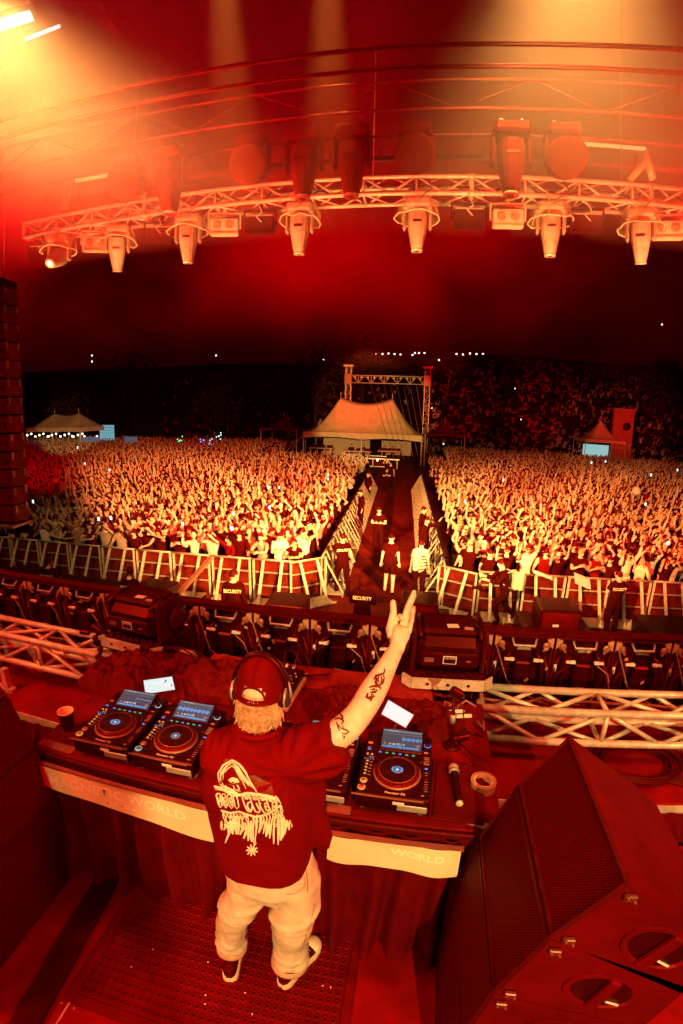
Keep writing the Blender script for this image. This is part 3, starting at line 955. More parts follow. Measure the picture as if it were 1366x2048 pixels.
# ------------------------------------------------------------ the desk
TZ = 3.40
desk = thing('dj_desk', 'long black-clothed desk across the booth carrying the players', 'desk', (0, 0, 0))
topm = mat('desk_cloth', (.14, .002, .003), .8, var=.45, scale=5, bump=.35, bscale=160)
MB().box((-.70, 2.06, TZ - .02), (2.36, 1.00, .04), bev=.01).build('desktop', topm, desk)
MB().box((-.60, 2.695, TZ - .022), (1.55, .262, .038), bev=.008).build('desktop', mat('ply_top', (.24, .012, .008), .6, var=.5, scale=4, bump=.2, bscale=30), desk)
for x in (-1.8, -.7, .4):
    for y in (1.68, 2.48): MB().box((x, y, (FLZ + TZ - .04) / 2), (.05, .05, TZ - FLZ - .045)).build('leg', BLK, desk)
o = skirt('front_skirt', None, -1.86, .47, 1.555, FLZ + .012, TZ - .03, .036, .17, seed=8, par=desk)
# side skirts
for x in (-1.885, .485):
    vs = []
    for j in range(9):
        for i in range(33):
            v, u = j / 8, i / 32
            vs.append((x + (.018 * math.sin(u * 40) * v), 1.56 + u * 1.0, TZ - .03 - v * .87))
    MB().add(vs, [(j * 33 + i, j * 33 + i + 1, (j + 1) * 33 + i + 1, (j + 1) * 33 + i) for j in range(8) for i in range(32)], 0, True).build('side_skirt', CLOTH, desk)
MB().box((-.69, 1.538, TZ - .012), (2.34, .02, .035), bev=.006).build('front_edge', RUB, desk)
for x0, n_ in ((-1.75, 1), (-.62, 1), (-.30, 1)):
    MB().box((x0, 1.60, TZ + .002), (.22, .05, .003)).build('tape', mat('gaffer', (.30, .06, .04), .5, var=.3), desk)

# printed banners taped along the front edge
BAN = mat('banner_vinyl', (.78, .60, .36), .6, var=.10, scale=4)
INK = mat('banner_print', (.88, .78, .58), .6, var=0)


def banner(name, label, x0, x1, z1, h0, h1, txt, tsize, tx, sag=.02, y=1.50):
    t = thing(name, label, 'banner', (0, y, 0), 0, 'banners on the front of the desk')
    n = 60
    vs = []
    for j in range(9):
        for i in range(n + 1):
            u, v = i / n, j / 8
            h = h0 + (h1 - h0) * u + sag * math.sin(u * math.pi)
            x = x0 + (x1 - x0) * u
            vs.append((x, -.004 - .010 * math.sin(u * 9 + .5) - .02 * v, z1 - h * v - .004 * math.sin(u * 17) * v))
    fs = [(j * (n + 1) + i, (j + 1) * (n + 1) + i, (j + 1) * (n + 1) + i + 1, j * (n + 1) + i + 1) for j in range(8) for i in range(n)]
    MB().add(vs, fs, 0, True).build('sheet', BAN, t)
    for k, (s_, sz, dz, xx) in enumerate(txt):
        o = text(s_, sz, INK, t, (0, 0, 0), (0, 0, 0), .0, sx=1.0, bold=.0015)
        for v_ in o.data.vertices:
            X, Z = v_.co.x * 1.25 + xx, v_.co.y + z1 - dz
            u = (X - x0) / (x1 - x0)
            h_ = h0 + (h1 - h0) * u + sag * math.sin(u * math.pi)
            vv = (z1 - Z) / h_
            v_.co = (X, -.004 - .010 * math.sin(u * 9 + .5) - .02 * vv - .0012, Z - .004 * math.sin(u * 17) * vv)
    MB().box(((x0 + x1) / 2, .0, z1 + .006), (x1 - x0 + .02, .02, .012)).build('hem', mat('gaffer', (.3, .06, .04)), t)
    return t


banner('banner', 'long pale banner printed MAGNETIC WORLD on the left front of the desk, half in shadow', -1.84, -.66, TZ - .045, .10, .175, [('MAGNETIC WORLD', .070, .065, -1.33), ('THE TOUR', .030, .120, -1.30)], .06, -1.3)
banner('banner', 'short pale banner brightly lit on the right front of the desk', -.27, .30, TZ - .05, .135, .15, [('WORLD', .050, .055, .12)], .06, 0, .008)

# ------------------------------------------------------------ players
GLB = mat('display_dark', (.02, .02, .025), .25, var=0, emit=(.045, .06, .085), estr=1.0)
WAV = mat('display_blue', (.02, .02, .02), .3, var=0, emit=(.12, .33, .75), estr=1.0)
WAV2 = mat('display_pale', (.02, .02, .02), .3, var=0, emit=(.5, .72, .85), estr=1.0)
WAV3 = mat('display_orange', (.02, .02, .02), .3, var=0, emit=(.9, .30, .08), estr=1.0)
GRN = mat('led_green', (.02, .02, .02), .3, var=0, emit=(.03, .6, .25), estr=1.0)
BLU = mat('led_blue', (.02, .02, .02), .3, var=0, emit=(.08, .25, .9), estr=1.2)
ORL = mat('led_orange', (.02, .02, .02), .3, var=0, emit=(1.0, .36, .07), estr=.9)
PRT = mat('panel_print', (.55, .22, .12), .5, var=0)
RIM = mat('jog_rim', (.40, .15, .08), .35, .4, var=.2)
JOG = mat('jog_black', (.02, .001, .001), .22, var=.2, spec=.8)
JOGR = mat('jog_ring', (.12, .003, .003), .35, var=.2)
FACE = mat('player_face', (.018, .001, .001), .3, var=.3, scale=20, spec=.6)


def player(x, y, z, rz, label, mode):
    """club media player: W .33, D .45, H .12; origin at the front centre on the desk"""
    t = thing('media_player', label, 'media player', (x, y, z), rz, 'media players on the desk')
    W, D, H = .325, .45, .115
    h = .028
    MB().box((0, D / 2, h + (H - h) / 2), (W, D, H - h), bev=.006).build('body', FACE, t)
    T = H + .0006
    for sx in (-1, 1):
        for yy in (.05, D - .05): MB().lathe([(.022, 0), (.026, .006), (.022, h)], (sx * .13, yy, 0), 12).build('foot', ALUD, t)
    MB().box((-.02, -.002, H - .006), (W * .96, .004, .008)).build('front_trim', RIM, t)
    MB().box((.03, -.004, H - .030), (.05, .003, .014)).build('label', WHT, t)
    MB().box((.09, -.006, H - .05), (.13, .008, .035), bev=.003).build('front_tape', ALUD, t)
    jc = Vector((.008, .150, 0))
    jw = MB().lathe([(.108, T), (.110, T + .006), (.103, T + .010)], jc, 40, mi=0).build('jog_rim', RIM, t)
    b = MB().lathe([(.102, T + .006), (.101, T + .020), (.086, T + .022)], jc, 40)
    b.build('jog_wheel', JOGR, t)
    MB().lathe([(.083, T + .0215), (.085, T + .024), (.080, T + .0245), (.002, T + .0245)], jc, 40).build('platter', JOG, t)
    dm = MB()
    for k in range(30):
        a = 2 * math.pi * k / 30
        dm.lathe([(.006, T + .0205), (.005, T + .0222), (.001, T + .0225)], jc + Vector((.094 * math.cos(a), .094 * math.sin(a), 0)), 6)
    dm.build('finger_dimple', FACE, jw)
    MB().lathe([(.0855, T + .0235), (.0842, T + .0255), (.0828, T + .0246)], jc, 40, caps=False).build('platter_ring', mat('ring_pale', (.35, .12, .06), .3, .2), t)
    dsp = MB().lathe([(.026, T + .0250), (.001, T + .0256)], jc, 24).build('jog_display', GLB, t)
    MB().lathe([(.0215, T + .0254), (.0195, T + .0268), (.0165, T + .0258)], jc, 24, caps=False).build('glow_ring', WAV if mode != 1 else mat('display_dim', (.02, .02, .02), .3, var=0, emit=(.25, .2, .3), estr=1), dsp)
    MB().lathe([(.008, T + .0258), (.001, T + .0262)], jc, 12).build('glow_dot', WAV2, dsp)
    if mode != 1:
        for s in (-1, 1): MB().path([jc + Vector((s * .0245 * math.cos(a), .0245 * math.sin(a), T + .0262)) for a in np.linspace(-.6, .6, 7)], .0022, 4).build('glow_arc', WAV, dsp)
    # tilted screen at the back
    sx0, sy = .012, .362
    rt = Matrix.Rotation(R(16), 3, 'X')
    sc0 = Vector((sx0, sy, H + .030))
    s = MB().box(sc0 + rt @ Vector((0, 0, -.018)), (.215, .135, .032), rt, bev=.005).build('screen_housing', FACE, t)
    MB().box(sc0, (.196, .112, .003), rt).build('screen', GLB, s)
    q = lambda u, v, d=.0022: sc0 + rt @ Vector((u, v, d))
    rr = random.Random(mode * 7 + 3)
    wv = MB()
    n = 74 if mode in (1, 2) else 40
    u0 = -.092 if mode in (1, 2) else .0
    for k in range(n):
        a = (.3 + .7 * abs(math.sin(k * .35))) * rr.uniform(.5, 1) * (.017 if mode in (1, 2) else .012)
        if mode == 0: a *= .25
        wv.box(q(u0 + k * .184 / (74 if mode in (1, 2) else 74) * 1.0, .004), (.0017, a * 2, .001), rt)
    wv.build('waveform', WAV, s)
    ov = MB()
    for k in range(86): ov.box(q(-.088 + k * .00205, -.046, .0020), (.0016, rr.uniform(.004, .012), .001), rt)
    ov.build('overview', WAV, s)
    MB().box(q(.0, .048), (.19, .010, .001), rt).box(q(-.0, .030), (.19, .0012, .001), rt).box(q(.004, .004), (.0014, .044, .0014), rt).build('screen_line', mat('display_grey', (.02, .02, .02), .3, var=0, emit=(.16, .18, .22), estr=1), s)
    for k, (bt, px_, m_) in enumerate(((['01:06', '01:08', '07:00', '02:14'][mode], -.005, WAV2), ('128', .078, WAV3), ('A', -.080, WAV3))):
        text(bt, .019 if k == 0 else .014, m_, s, q(px_, -.030), rt.to_euler(), .0003, 'screen_text', sx=1.0)
    text('TRACK INFO', .0085, WAV2, s, q(-.045, .048, .0032), rt.to_euler(), .0002, 'screen_text')
    for k, m_ in enumerate((WAV3, WAV2, WAV2, WAV3)): MB().box(q(-.055 + k * .018, -.031), (.011, .008, .001), rt).build('screen_icon', m_, s) if k < 2 else None
    # buttons
    def btn(name, c, r, m, ring=None):
        o = MB().lathe([(r, T - .001), (r, T + .004), (r * .85, T + .006), (.001, T + .006)], (c[0], c[1], 0), 16).build(name, m, t)
        if ring: MB().lathe([(r * 1.15, T), (r * 1.25, T + .004), (r * 1.02, T + .0055)], (c[0], c[1], 0), 18, caps=False).build('button_ring', ring, o)
    steel = mat('button_steel', (.5, .3, .18), .3, .5, var=.2)
    btn('cue_button', (-.135, .078), .0135, steel, ORL if mode == 3 else RIM)
    btn('play_button', (-.138, .034), .0145, steel, mat('led_teal', (.02, .02, .02), .3, var=0, emit=(.1, .6, .6), estr=1) if mode == 1 else ORL)
    sm = MB(); smb = MB(); smg = MB(); prt = MB()
    for k in range(6): smg.box((-.085 + k * .032, .288, T + .001), (.013, .005, .003)) if (mode + k) % 3 else smb.box((-.085 + k * .032, .288, T + .001), (.013, .005, .003))
    for k in range(5):
        sm.box((-.137, .125 + k * .022, T + .001), (.011, .007, .003)); prt.box((-.118, .120 + k * .022, T), (.014, .003, .001))
        prt.box((.140, .285 - k * .012, T), (.026, .003, .001))
    for k in range(2): sm.lathe([(.0055, T), (.005, T + .004), (.001, T + .004)], (-.143 + k * .021, .262, 0), 8)
    smb.box((-.14, .30, T + .001), (.016, .005, .003)); smb.box((.140, .205, T + .001), (.014, .006, .003))
    sm.box((-.128, .243, T + .001), (.005, .005, .003)); sm.box((-.115, .243, T + .001), (.005, .005, .003))
    for k in range(4): smb.box((-.15 + k * .013, .228, T + .001), (.004, .004, .003))
    sm.build('button', ORL, t); smg.build('pad_light', GRN, t); smb.build('blue_light', BLU, t)
    prt.box((.12, .245, T), (.02, .003, .001)); prt.box((.143, .235, T), (.016, .003, .001)); prt.box((.135, .32, T), (.02, .01, .001))
    prt.box((-.14, .35, T), (.022, .016, .001)); prt.box((-.14, .315, T), (.016, .003, .001)); prt.box((.13, .03, T), (.014, .005, .001))
    prt.build('panel_print', PRT, t)
    MB().lathe([(.014, T), (.013, T + .014), (.001, T + .014)], (.140, .375, 0), 14).build('browse_knob', FACE, t)
    MB().lathe([(.0165, T), (.0175, T + .002), (.0150, T + .003)], (.140, .375, 0), 14, caps=False).build('knob_ring', WAV2 if mode != 3 else BLU, t)
    MB().lathe([(.009, T), (.008, T + .012), (.001, T + .012)], (.120, .250, 0), 12).build('knob', FACE, t)
    sl = MB().box((.142, .115, T), (.018, .13, .002)).build('tempo_slot', JOG, t)
    tk = MB()
    for k in range(9): tk.box((.142, .055 + k * .015, T + .002), (.016, .0018, .001))
    tk.build('tick', PRT, sl)
    MB().box((.142, .115 + (mode - 1.5) * .01, T + .006), (.016, .024, .012), bev=.003).build('tempo_fader', RUB, sl)
    text('Pioneer Dj', .017, mat('logo_pale', (.85, .6, .4), .5, var=0), t, (.01, .023, T + .001), (0, 0, 0), .0003, 'lettering', sx=1.2, bold=.0004)
    return t


pr = player(-1.445, 1.585, TZ, .05, 'leftmost media player, blue ring lit in its jog wheel, grey waveform screen', 0)
player(-1.095, 1.585, TZ, .03, 'second media player from the left, blue waveform filling its screen', 1)
player(-.375, 1.60, TZ, -.01, 'media player mostly hidden by the performer, right of the mixer', 2)
player(-.015, 1.60, TZ, -.02, 'rightmost media player, next to the microphone, dark and blue split screen', 3)
for dx, lb in ((-1.485, 'leftmost'),):
    pass
# stickers on the rightmost player: two round X marks
for k in range(2):
    o = MB().lathe([(.0125, 0), (.0125, .001)], n=18).build('sticker', mat('sticker_pale', (.8, .55, .3), .5, var=0) if k == 0 else mat('sticker_red', (.5, .1, .06), .5, var=0))
    o.location = (-.150, 1.655 + .034 * k * -1 + .02, TZ + .1235)
    tag(o, ['pale round X sticker on the rightmost player', 'reddish round X sticker on the rightmost player, below the pale one'][k], 'sticker')
    x_ = MB().box((0, 0, .0014), (.018, .003, .0006), Matrix.Rotation(.9, 3, 'Z')).box((0, 0, .0017), (.018, .003, .0006), Matrix.Rotation(-.9, 3, 'Z')).build('mark', BLKP, o)

# mixer in the middle, mostly behind the performer
mx = thing('mixer', 'black club mixer behind the performer, fader lights showing by his neck', 'mixer', (-.735, 1.60, TZ), 0)
MB().box((0, .23, .062), (.33, .42, .095), bev=.006).build('body', FACE, mx)
for i in range(4):
    for j in range(5): MB().lathe([(.009, .110), (.008, .126), (.001, .126)], (-.09 + i * .055, .14 + j * .05 + .06, 0), 10).build('knob', FACE, mx)
    MB().box((-.09 + i * .055, .10, .111), (.006, .09, .002)).build('fader_slot', PRT, mx)
    MB().box((-.09 + i * .055, .09 + .01 * i, .117), (.014, .022, .012), bev=.002).build('fader', WHT, mx)
    m_ = MB()
    for k in range(7): m_.box((-.066 + i * .055, .13 + k * .009, .1105), (.003, .005, .001))
    m_.build('level_light', BLU if i % 2 else ORL, mx)
for i in range(3): MB().box((.128, .28 + i * .04, .111), (.03, .016, .002)).build('display', WAV, mx)
for i in range(5): MB().box((.140, .08 + i * .03, .111), (.012, .008, .002)).build('button', ORL, mx)

# two white-glowing tablets leaning at the back
def slab(name, label, c, pts, th, m):
    """thin tilted tablet whose face corners sit under four points of the photo, on a plane tipped to the performer"""
    t = thing(name, label, 'tablet', c, 0, 'glowing tablets at the back of the desk')
    b = MB()
    P = [Vector(p) - Vector(c) for p in pts]
    nrm = (P[1] - P[0]).cross(P[3] - P[0]).normalized()
    if nrm.y > 0: nrm = -nrm
    cen = sum(P, EM.copy()) / 4
    big = [cen + (p - cen) * 1.12 - nrm * .003 for p in P]
    MB().prism(big, -nrm * th).build('case', BLKP, t)
    MB().prism([p for p in P], -nrm * .002).build('screen', m, t)
    return t


def tablet(label, corners, dz):
    pts = []
    for i, (a, b_) in enumerate(corners): pts.append(at(a, b_, z=TZ + dz[i]))
    c = sum(pts, EM.copy()) / 4
    return slab('tablet', label, c, pts, .012, SCRW)


tablet('glowing white tablet half under the heaped cloth at the left back of the desk', [(287, 1361), (344, 1353), (350, 1379), (291, 1388)], [.17, .16, .10, .10])
tablet('glowing white tablet leaning behind the rightmost player, under the raised arm', [(777, 1400), (827, 1430), (811, 1455), (763, 1428)], [.19, .18, .12, .13])

# heaped black cloths
def heap(name, label, cx, cy, rx, ry, h, seed, rot=0.0, m=None):
    n = 110
    vs = []
    for j in range(n + 1):
        for i in range(n + 1):
            u, v = -1 + 2 * i / n, -1 + 2 * j / n
            a = math.atan2(v, u)
            rad = math.hypot(u, v) / max(abs(math.cos(a)), abs(math.sin(a))) ** -1 if True else 0
            # square grid mapped to a wobbly disc
            r_ = max(abs(u), abs(v))
            wob = 1 + .16 * mnoise.noise(Vector((math.cos(a) * 1.3, math.sin(a) * 1.3, seed))) + .08 * math.sin(a * 5 + seed)
            x, y = math.cos(a) * r_ * wob * rx, math.sin(a) * r_ * wob * ry
            p = Vector((x * 5.5, y * 5.5, seed * 3.1))
            wx = mnoise.noise(p * .9) * .8
            f = 1 - abs(mnoise.noise(Vector((p.x * 1.6 + wx * 2, p.y * .7 + wx, p.z))) * 2)
            g = 1 - abs(mnoise.noise(Vector((p.x * 2.6 - wx * 2, p.y * 2.2 + wx * 2, p.z + 9))) * 2)
            big = .5 + .7 * mnoise.noise(Vector((x * 2.2, y * 2.2, seed)))
            edge = min(1, (1 - r_) * 4)
            z = .006 + edge * h * (max(0, big) * .8 + .35 * f * f + .16 * g * g)
            ca, sa = math.cos(rot), math.sin(rot)
            vs.append((cx + x * ca - y * sa, cy + x * sa + y * ca, TZ + z))
    fs = [(j * (n + 1) + i, j * (n + 1) + i + 1, (j + 1) * (n + 1) + i + 1, (j + 1) * (n + 1) + i) for j in range(n) for i in range(n)]
    o = MB().add(vs, fs, 0, True).build(name, m or mat('heaped_cloth', (.09, .002, .002), .75, var=.3, scale=3, bump=.1, bscale=200))
    return tag(o, label, 'cloth', 'black cloths heaped on the desk')


heap('black_cloth', 'big crumpled black cloth heaped at the left back of the desk', -1.62, 2.36, .50, .30, .16, 1.3, .12)
heap('black_cloth', 'crumpled black cloth trailing behind the second player and the performer', -1.10, 2.42, .30, .22, .12, 4.2, -.3)
heap('black_cloth', 'crumpled black cloth behind the raised arm', -.33, 2.38, .27, .22, .12, 7.7, .5)
heap('black_cloth', 'tangle of black cloth at the right, behind the rightmost player', .16, 2.32, .17, .20, .12, 9.1, 1.2)
o = MB().box((0, 0, .007), (.25, .40, .012), bev=.004).box((.01, -.01, .016), (.23, .36, .008), bev=.003).build('folded_cloth', mat('folded_cloth', (.09, .001, .002), .85, var=.3, scale=4, bump=.3, bscale=90))
o.location = (.285, 1.80, TZ); o.rotation_euler = (0, 0, -.06)
tag(o, 'flat folded black cloth under the microphone', 'cloth')

# cup, microphone, tape roll
cu = thing('paper_cup', 'dark paper cup with a pale inside at the left end of the desk', 'cup', (at(138, 1458, z=TZ).x, at(138, 1458, z=TZ).y, TZ))
MB().lathe([(.028, .001), (.030, .004), (.043, .118), (.045, .120)], n=28, caps=False).build('wall', mat('cup_dark', (.05, .012, .01), .5, var=.2), cu)
MB().lathe([(.026, .004), (.0285, .02), (.0415, .118), (.0455, .122), (.0458, .118)], n=28, caps=False).lathe([(.002, .006), (.027, .006)], n=28, caps=False).build('lining', mat('cup_cream', (.75, .52, .3), .6, var=.1), cu)
pm0, pm1 = at(907, 1537, z=TZ + .04), at(919, 1608, z=TZ + .035)
mc = thing('microphone', 'handheld microphone with a pale grille lying on the folded cloth', 'microphone', pm0)
d = (pm1 - pm0)
rtm = d.to_track_quat('Z', 'Y').to_matrix()
L = d.length
MB().ball((0, 0, 0), (.026, .026, .029), 14, 9, rtm).build('grille', mat('grille_pale', (.7, .5, .32), .45, .4, var=.3, scale=90), mc)
MB().lathe([(.026, .014), (.027, .022), (.022, .034)], n=16, rot=rtm).build('collar', ALUD, mc)
MB().lathe([(.021, .032), (.019, L * .55), (.0165, L * .95), (.017, L)], n=16, rot=rtm).build('handle', BLKP, mc)
MB().lathe([(.0172, L * .96), (.0172, L * 1.0), (.012, L * 1.02)], n=16, rot=rtm).build('end_ring', ALU, mc)
tp = thing('tape_roll', 'roll of tape lying flat at the right front corner of the desk, pale core', 'tape roll', (at(967, 1562, z=TZ + .04).x, at(967, 1562, z=TZ + .04).y, TZ))
MB().lathe([(.045, .001), (.062, .001), (.062, .045), (.045, .045), (.045, .001)], n=36, caps=False, smooth=False).build('tape', mat('tape_brown', (.42, .17, .09), .5, var=.2, scale=30), tp)
MB().lathe([(.0425, .003), (.0448, .003), (.0448, .047), (.0425, .047), (.0425, .003)], n=36, caps=False, smooth=False).build('core', mat('core_cream', (.85, .65, .38), .6, var=.1), tp)
for a in (.9, 2.2): text('TAPE', .014, mat('print_red', (.4, .05, .03), .5, var=0), tp, (.0418 * math.cos(a), .0418 * math.sin(a), .026), (Matrix.Rotation(a + R(90), 3, 'Z') @ Matrix.Rotation(R(90), 3, 'X') @ Matrix.Rotation(R(180), 3, 'Y')), .0002)
# small controller on its pale tray, behind his head
fx = thing('controller', 'small pad controller with a pale jog wheel on a pale tray behind his head', 'controller', (-.765, 2.48, TZ), -.06)
MB().box((0, 0, .014), (.23, .42, .024), bev=.004).build('tray', mat('tray_pale', (.62, .44, .26), .5, var=.2), fx)
MB().box((0, .03, .052), (.20, .26, .05), bev=.006).build('body', FACE, fx)
MB().lathe([(.062, .078), (.064, .086), (.05, .090), (.001, .090)], (-.03, .03, 0), 30).build('jog_wheel', mat('jog_pale', (.6, .42, .24), .4, .3, var=.2), fx)
MB().lathe([(.035, .091), (.034, .094), (.001, .094)], (-.03, .03, 0), 24).build('platter', JOG, fx)
for i in range(3):
    for j in range(5): MB().lathe([(.006, .078), (.005, .086), (.001, .086)], (.045 + i * .018, -.06 + j * .038, 0), 8).build('knob', ALUD if (i + j) % 2 else FACE, fx)
for i in range(4): MB().box((-.075 + i * .03, -.075, .079), (.02, .014, .004)).build('pad', ORL, fx)
MB().path([(-.04, .16, .05), (-.06, .25, .14), (-.02, .30, .12), (.04, .28, .04)], .005, 5).path([(.02, .16, .05), (.03, .25, .15), (.06, .30, .10), (.10, .3, .03)], .005, 5).build('cable', RUB, fx)
for k in (-.03, .02): MB().tube((k, .15, .05), (k, .20, .075), .009).build('plug', WHT, fx)

# gooseneck stands and clutter
def mic_stand(name, label, px0, py0, px1, py1, hz, seed):
    base = at(px0, py0, z=TZ)
    top = at(px1, py1, y=base.y)
    t = thing(name, label, 'stand', base, 0, 'small black stands on the desk')
    h = top - base
    MB().lathe([(.05, 0), (.05, .008), (.012, .014)], n=14).build('base', BLKP, t)
    MB().tube((0, 0, .01), h, .009, n=8).build('pole', RUB, t)
    MB().tube(h * .55 - Vector((0, 0, .02)), h * .55 + Vector((0, 0, .03)), .016, n=8).build('clamp', ALUD, t)
    MB().box(h + Vector((.01, 0, .02)), (.07, .04, .05), Matrix.Rotation(.5, 3, 'Y'), bev=.01).build('head', BLKP, t)
    MB().path([h, h + Vector((.05, -.02, -.05)), h * .5 + Vector((.06, -.02, 0)), h * .15 + Vector((.02, -.03, 0)), Vector((.08, -.08, .01))], .004, 5).build('cable', RUB, t)
    return t


mic_stand('clip_stand', 'black clip stand with a small black head at the right back of the desk', 903, 1492, 908, 1392, 0, 1)
mic_stand('clip_stand', 'black jointed clip stand standing in the heaped cloth before the left fixture', 290, 1340, 288, 1300, 0, 2)
t = thing('tripod_mount', 'black jointed camera mount clamped at the right end of the left truss', 'camera mount', at(200, 1340, z=TZ + .0))
MB().path([(0, 0, .0), (.01, 0, .10), (.04, 0, .17), (0, 0, .24), (.05, 0, .30)], .012, 6).build('arm', BLKP, t)
for c in ((0, 0, .1), (.03, 0, .17), (0, 0, .24)): MB().ball(c, .022, 8, 6).build('joint', BLKP, t)
MB().box((.03, 0, .31), (.09, .05, .05), Matrix.Rotation(.4, 3, 'Y'), bev=.01).box((-.08, 0, .27), (.08, .03, .03), bev=.006).build('head', BLKP, t)
MB().box((.0, 0, .02), (.06, .06, .05), bev=.008).build('clamp', BLK, t)
rr = random.Random(8)
for i in range(7):
    x0, y0 = rr.uniform(.18, .42), rr.uniform(2.1, 2.45)
    pts = [(x0, y0, TZ + .02)]
    for k in range(7): pts.append((pts[-1][0] + rr.uniform(-.07, .10), pts[-1][1] - rr.uniform(-.05, .10), TZ + rr.uniform(.008, .04)))
    pts = [(min(.455, max(.1, a)), max(1.95, b_), c) for a, b_, c in pts]
    o = MB().path(pts, rr.choice([.005, .007]), 6).build('cable', RUB if i % 3 else mat('cable_dull', (.3, .1, .06)))
    tag(o, 'loose thin cable tangled at the right back corner of the desk', 'cable', 'loose cables at the right back of the desk')
for i in range(6):
    pts = [(-1.75 + i * .05 + .13 * k, 2.70 + .05 * math.sin(k * 1.1 + i) - .01 * i, TZ + .02 + .025 * abs(math.sin(k + i))) for k in range(9)]
    pts = [(min(p[0], -.5), p[1], p[2] if p[0] > -1.38 else p[2] + .0) for p in pts]
    o = MB().path(pts, .005, 6).build('cable', RUB)
    tag(o, 'loose thin cable lying between the left fixture and the controller', 'cable', 'loose cables behind the heaped cloth')
t = thing('power_adapter', 'small black power adapter beside the right clip stand', 'adapter', at(918, 1478, z=TZ), .4)
MB().box((0, 0, .02), (.10, .06, .035), bev=.006).build('body', BLKP, t)
MB().path([(.05, 0, .02), (.09, .02, .03), (.12, .0, .01)], .004, 5).build('cable', RUB, t)
for k, (x, y) in enumerate(((.30, 2.36), (.34, 2.32))):
    o = MB().box((0, 0, 0), (.09, .02, .018), Matrix.Rotation(.2, 3, 'Z'), bev=.004).build('plug', WHT)
    o.location = (x, y, TZ + .07); tag(o, ['upper', 'lower'][k] + ' pale cable plug by the right clip stand', 'plug')
# more plugs along the cloth behind the left fixture

for i, (xa, ya, xb, yb, lb) in enumerate(((-1.38, 2.06, -.80, 2.04, 'from the leftmost player to the mixer'), (-1.05, 2.07, -.74, 2.05, 'from the second player to the mixer'), (-.35, 2.08, -.66, 2.05, 'from the mostly hidden player to the mixer'), (.02, 2.08, -.62, 2.06, 'from the rightmost player to the mixer'), (-.10, 2.10, .12, 2.34, 'from the rightmost player into the tangled cloth'))):
    rr = random.Random(40 + i)
    pts = [(xa, ya, TZ + .06)]
    for k in range(1, 9): pts.append((xa + (xb - xa) * k / 9 + rr.uniform(-.03, .03), (ya + yb) / 2 + .07 * math.sin(k * .7 + i) + .03, TZ + .012 + rr.uniform(0, .02)))
    pts.append((xb, yb, TZ + .07))
    o = MB().path(pts, .0045, 6).build('signal_cable', RUB if i % 2 else mat('cable_dull', (.3, .1, .06)))
    tag(o, 'thin signal cable running ' + lb, 'cable')
for i, (x, y, r_, lb) in enumerate(((-.45, 1.585, .02, 'in front of the mostly hidden player'), (.38, 1.60, -.3, 'at its right front corner'))):
    o = MB().box((0, 0, 0), (.11, .038, .0012)).build('tape_strip', mat('gaffer_pale', (.5, .25, .15), .6, var=.3))
    o.location = (x, y, TZ + .0035); o.rotation_euler = (0, 0, r_)
    tag(o, 'short tape strip on the desk cloth ' + lb, 'tape')
# ------------------------------------------------------------ monitor speaker stacks either side
GRL = bpy.data.materials.new('grille_cloth')
GRL.use_nodes = True
n_, l_ = GRL.node_tree.nodes, GRL.node_tree.links
b_ = n_['Principled BSDF']
b_.inputs['Roughness'].default_value = .7
b_.inputs['Specular Tint'].default_value = (1, .1, .06, 1)
b_.inputs['Specular IOR Level'].default_value = .2
tc = n_.new('ShaderNodeTexCoord')
br = n_.new('ShaderNodeTexBrick')
br.offset = .5
br.inputs['Scale'].default_value = 52
br.inputs['Color1'].default_value = (.006, .0003, .0003, 1)
br.inputs['Color2'].default_value = (.012, .0005, .0005, 1)
br.inputs['Mortar'].default_value = (.13, .0015, .0015, 1)
br.inputs['Mortar Size'].default_value = .07
br.inputs['Brick Width'].default_value = .5
br.inputs['Row Height'].default_value = .42
l_.new(tc.outputs['UV'], br.inputs['Vector'])
l_.new(br.outputs[0], b_.inputs['Base Color'])
bp = n_.new('ShaderNodeBump'); bp.inputs['Strength'].default_value = .5; bp.inputs['Distance'].default_value = .004
l_.new(br.outputs['Fac'], bp.inputs['Height']); l_.new(bp.outputs[0], b_.inputs['Normal'])
BOXM = mat('box_black', (.105, .0012, .002), .5, var=.3, scale=4, bump=.15, bscale=120)


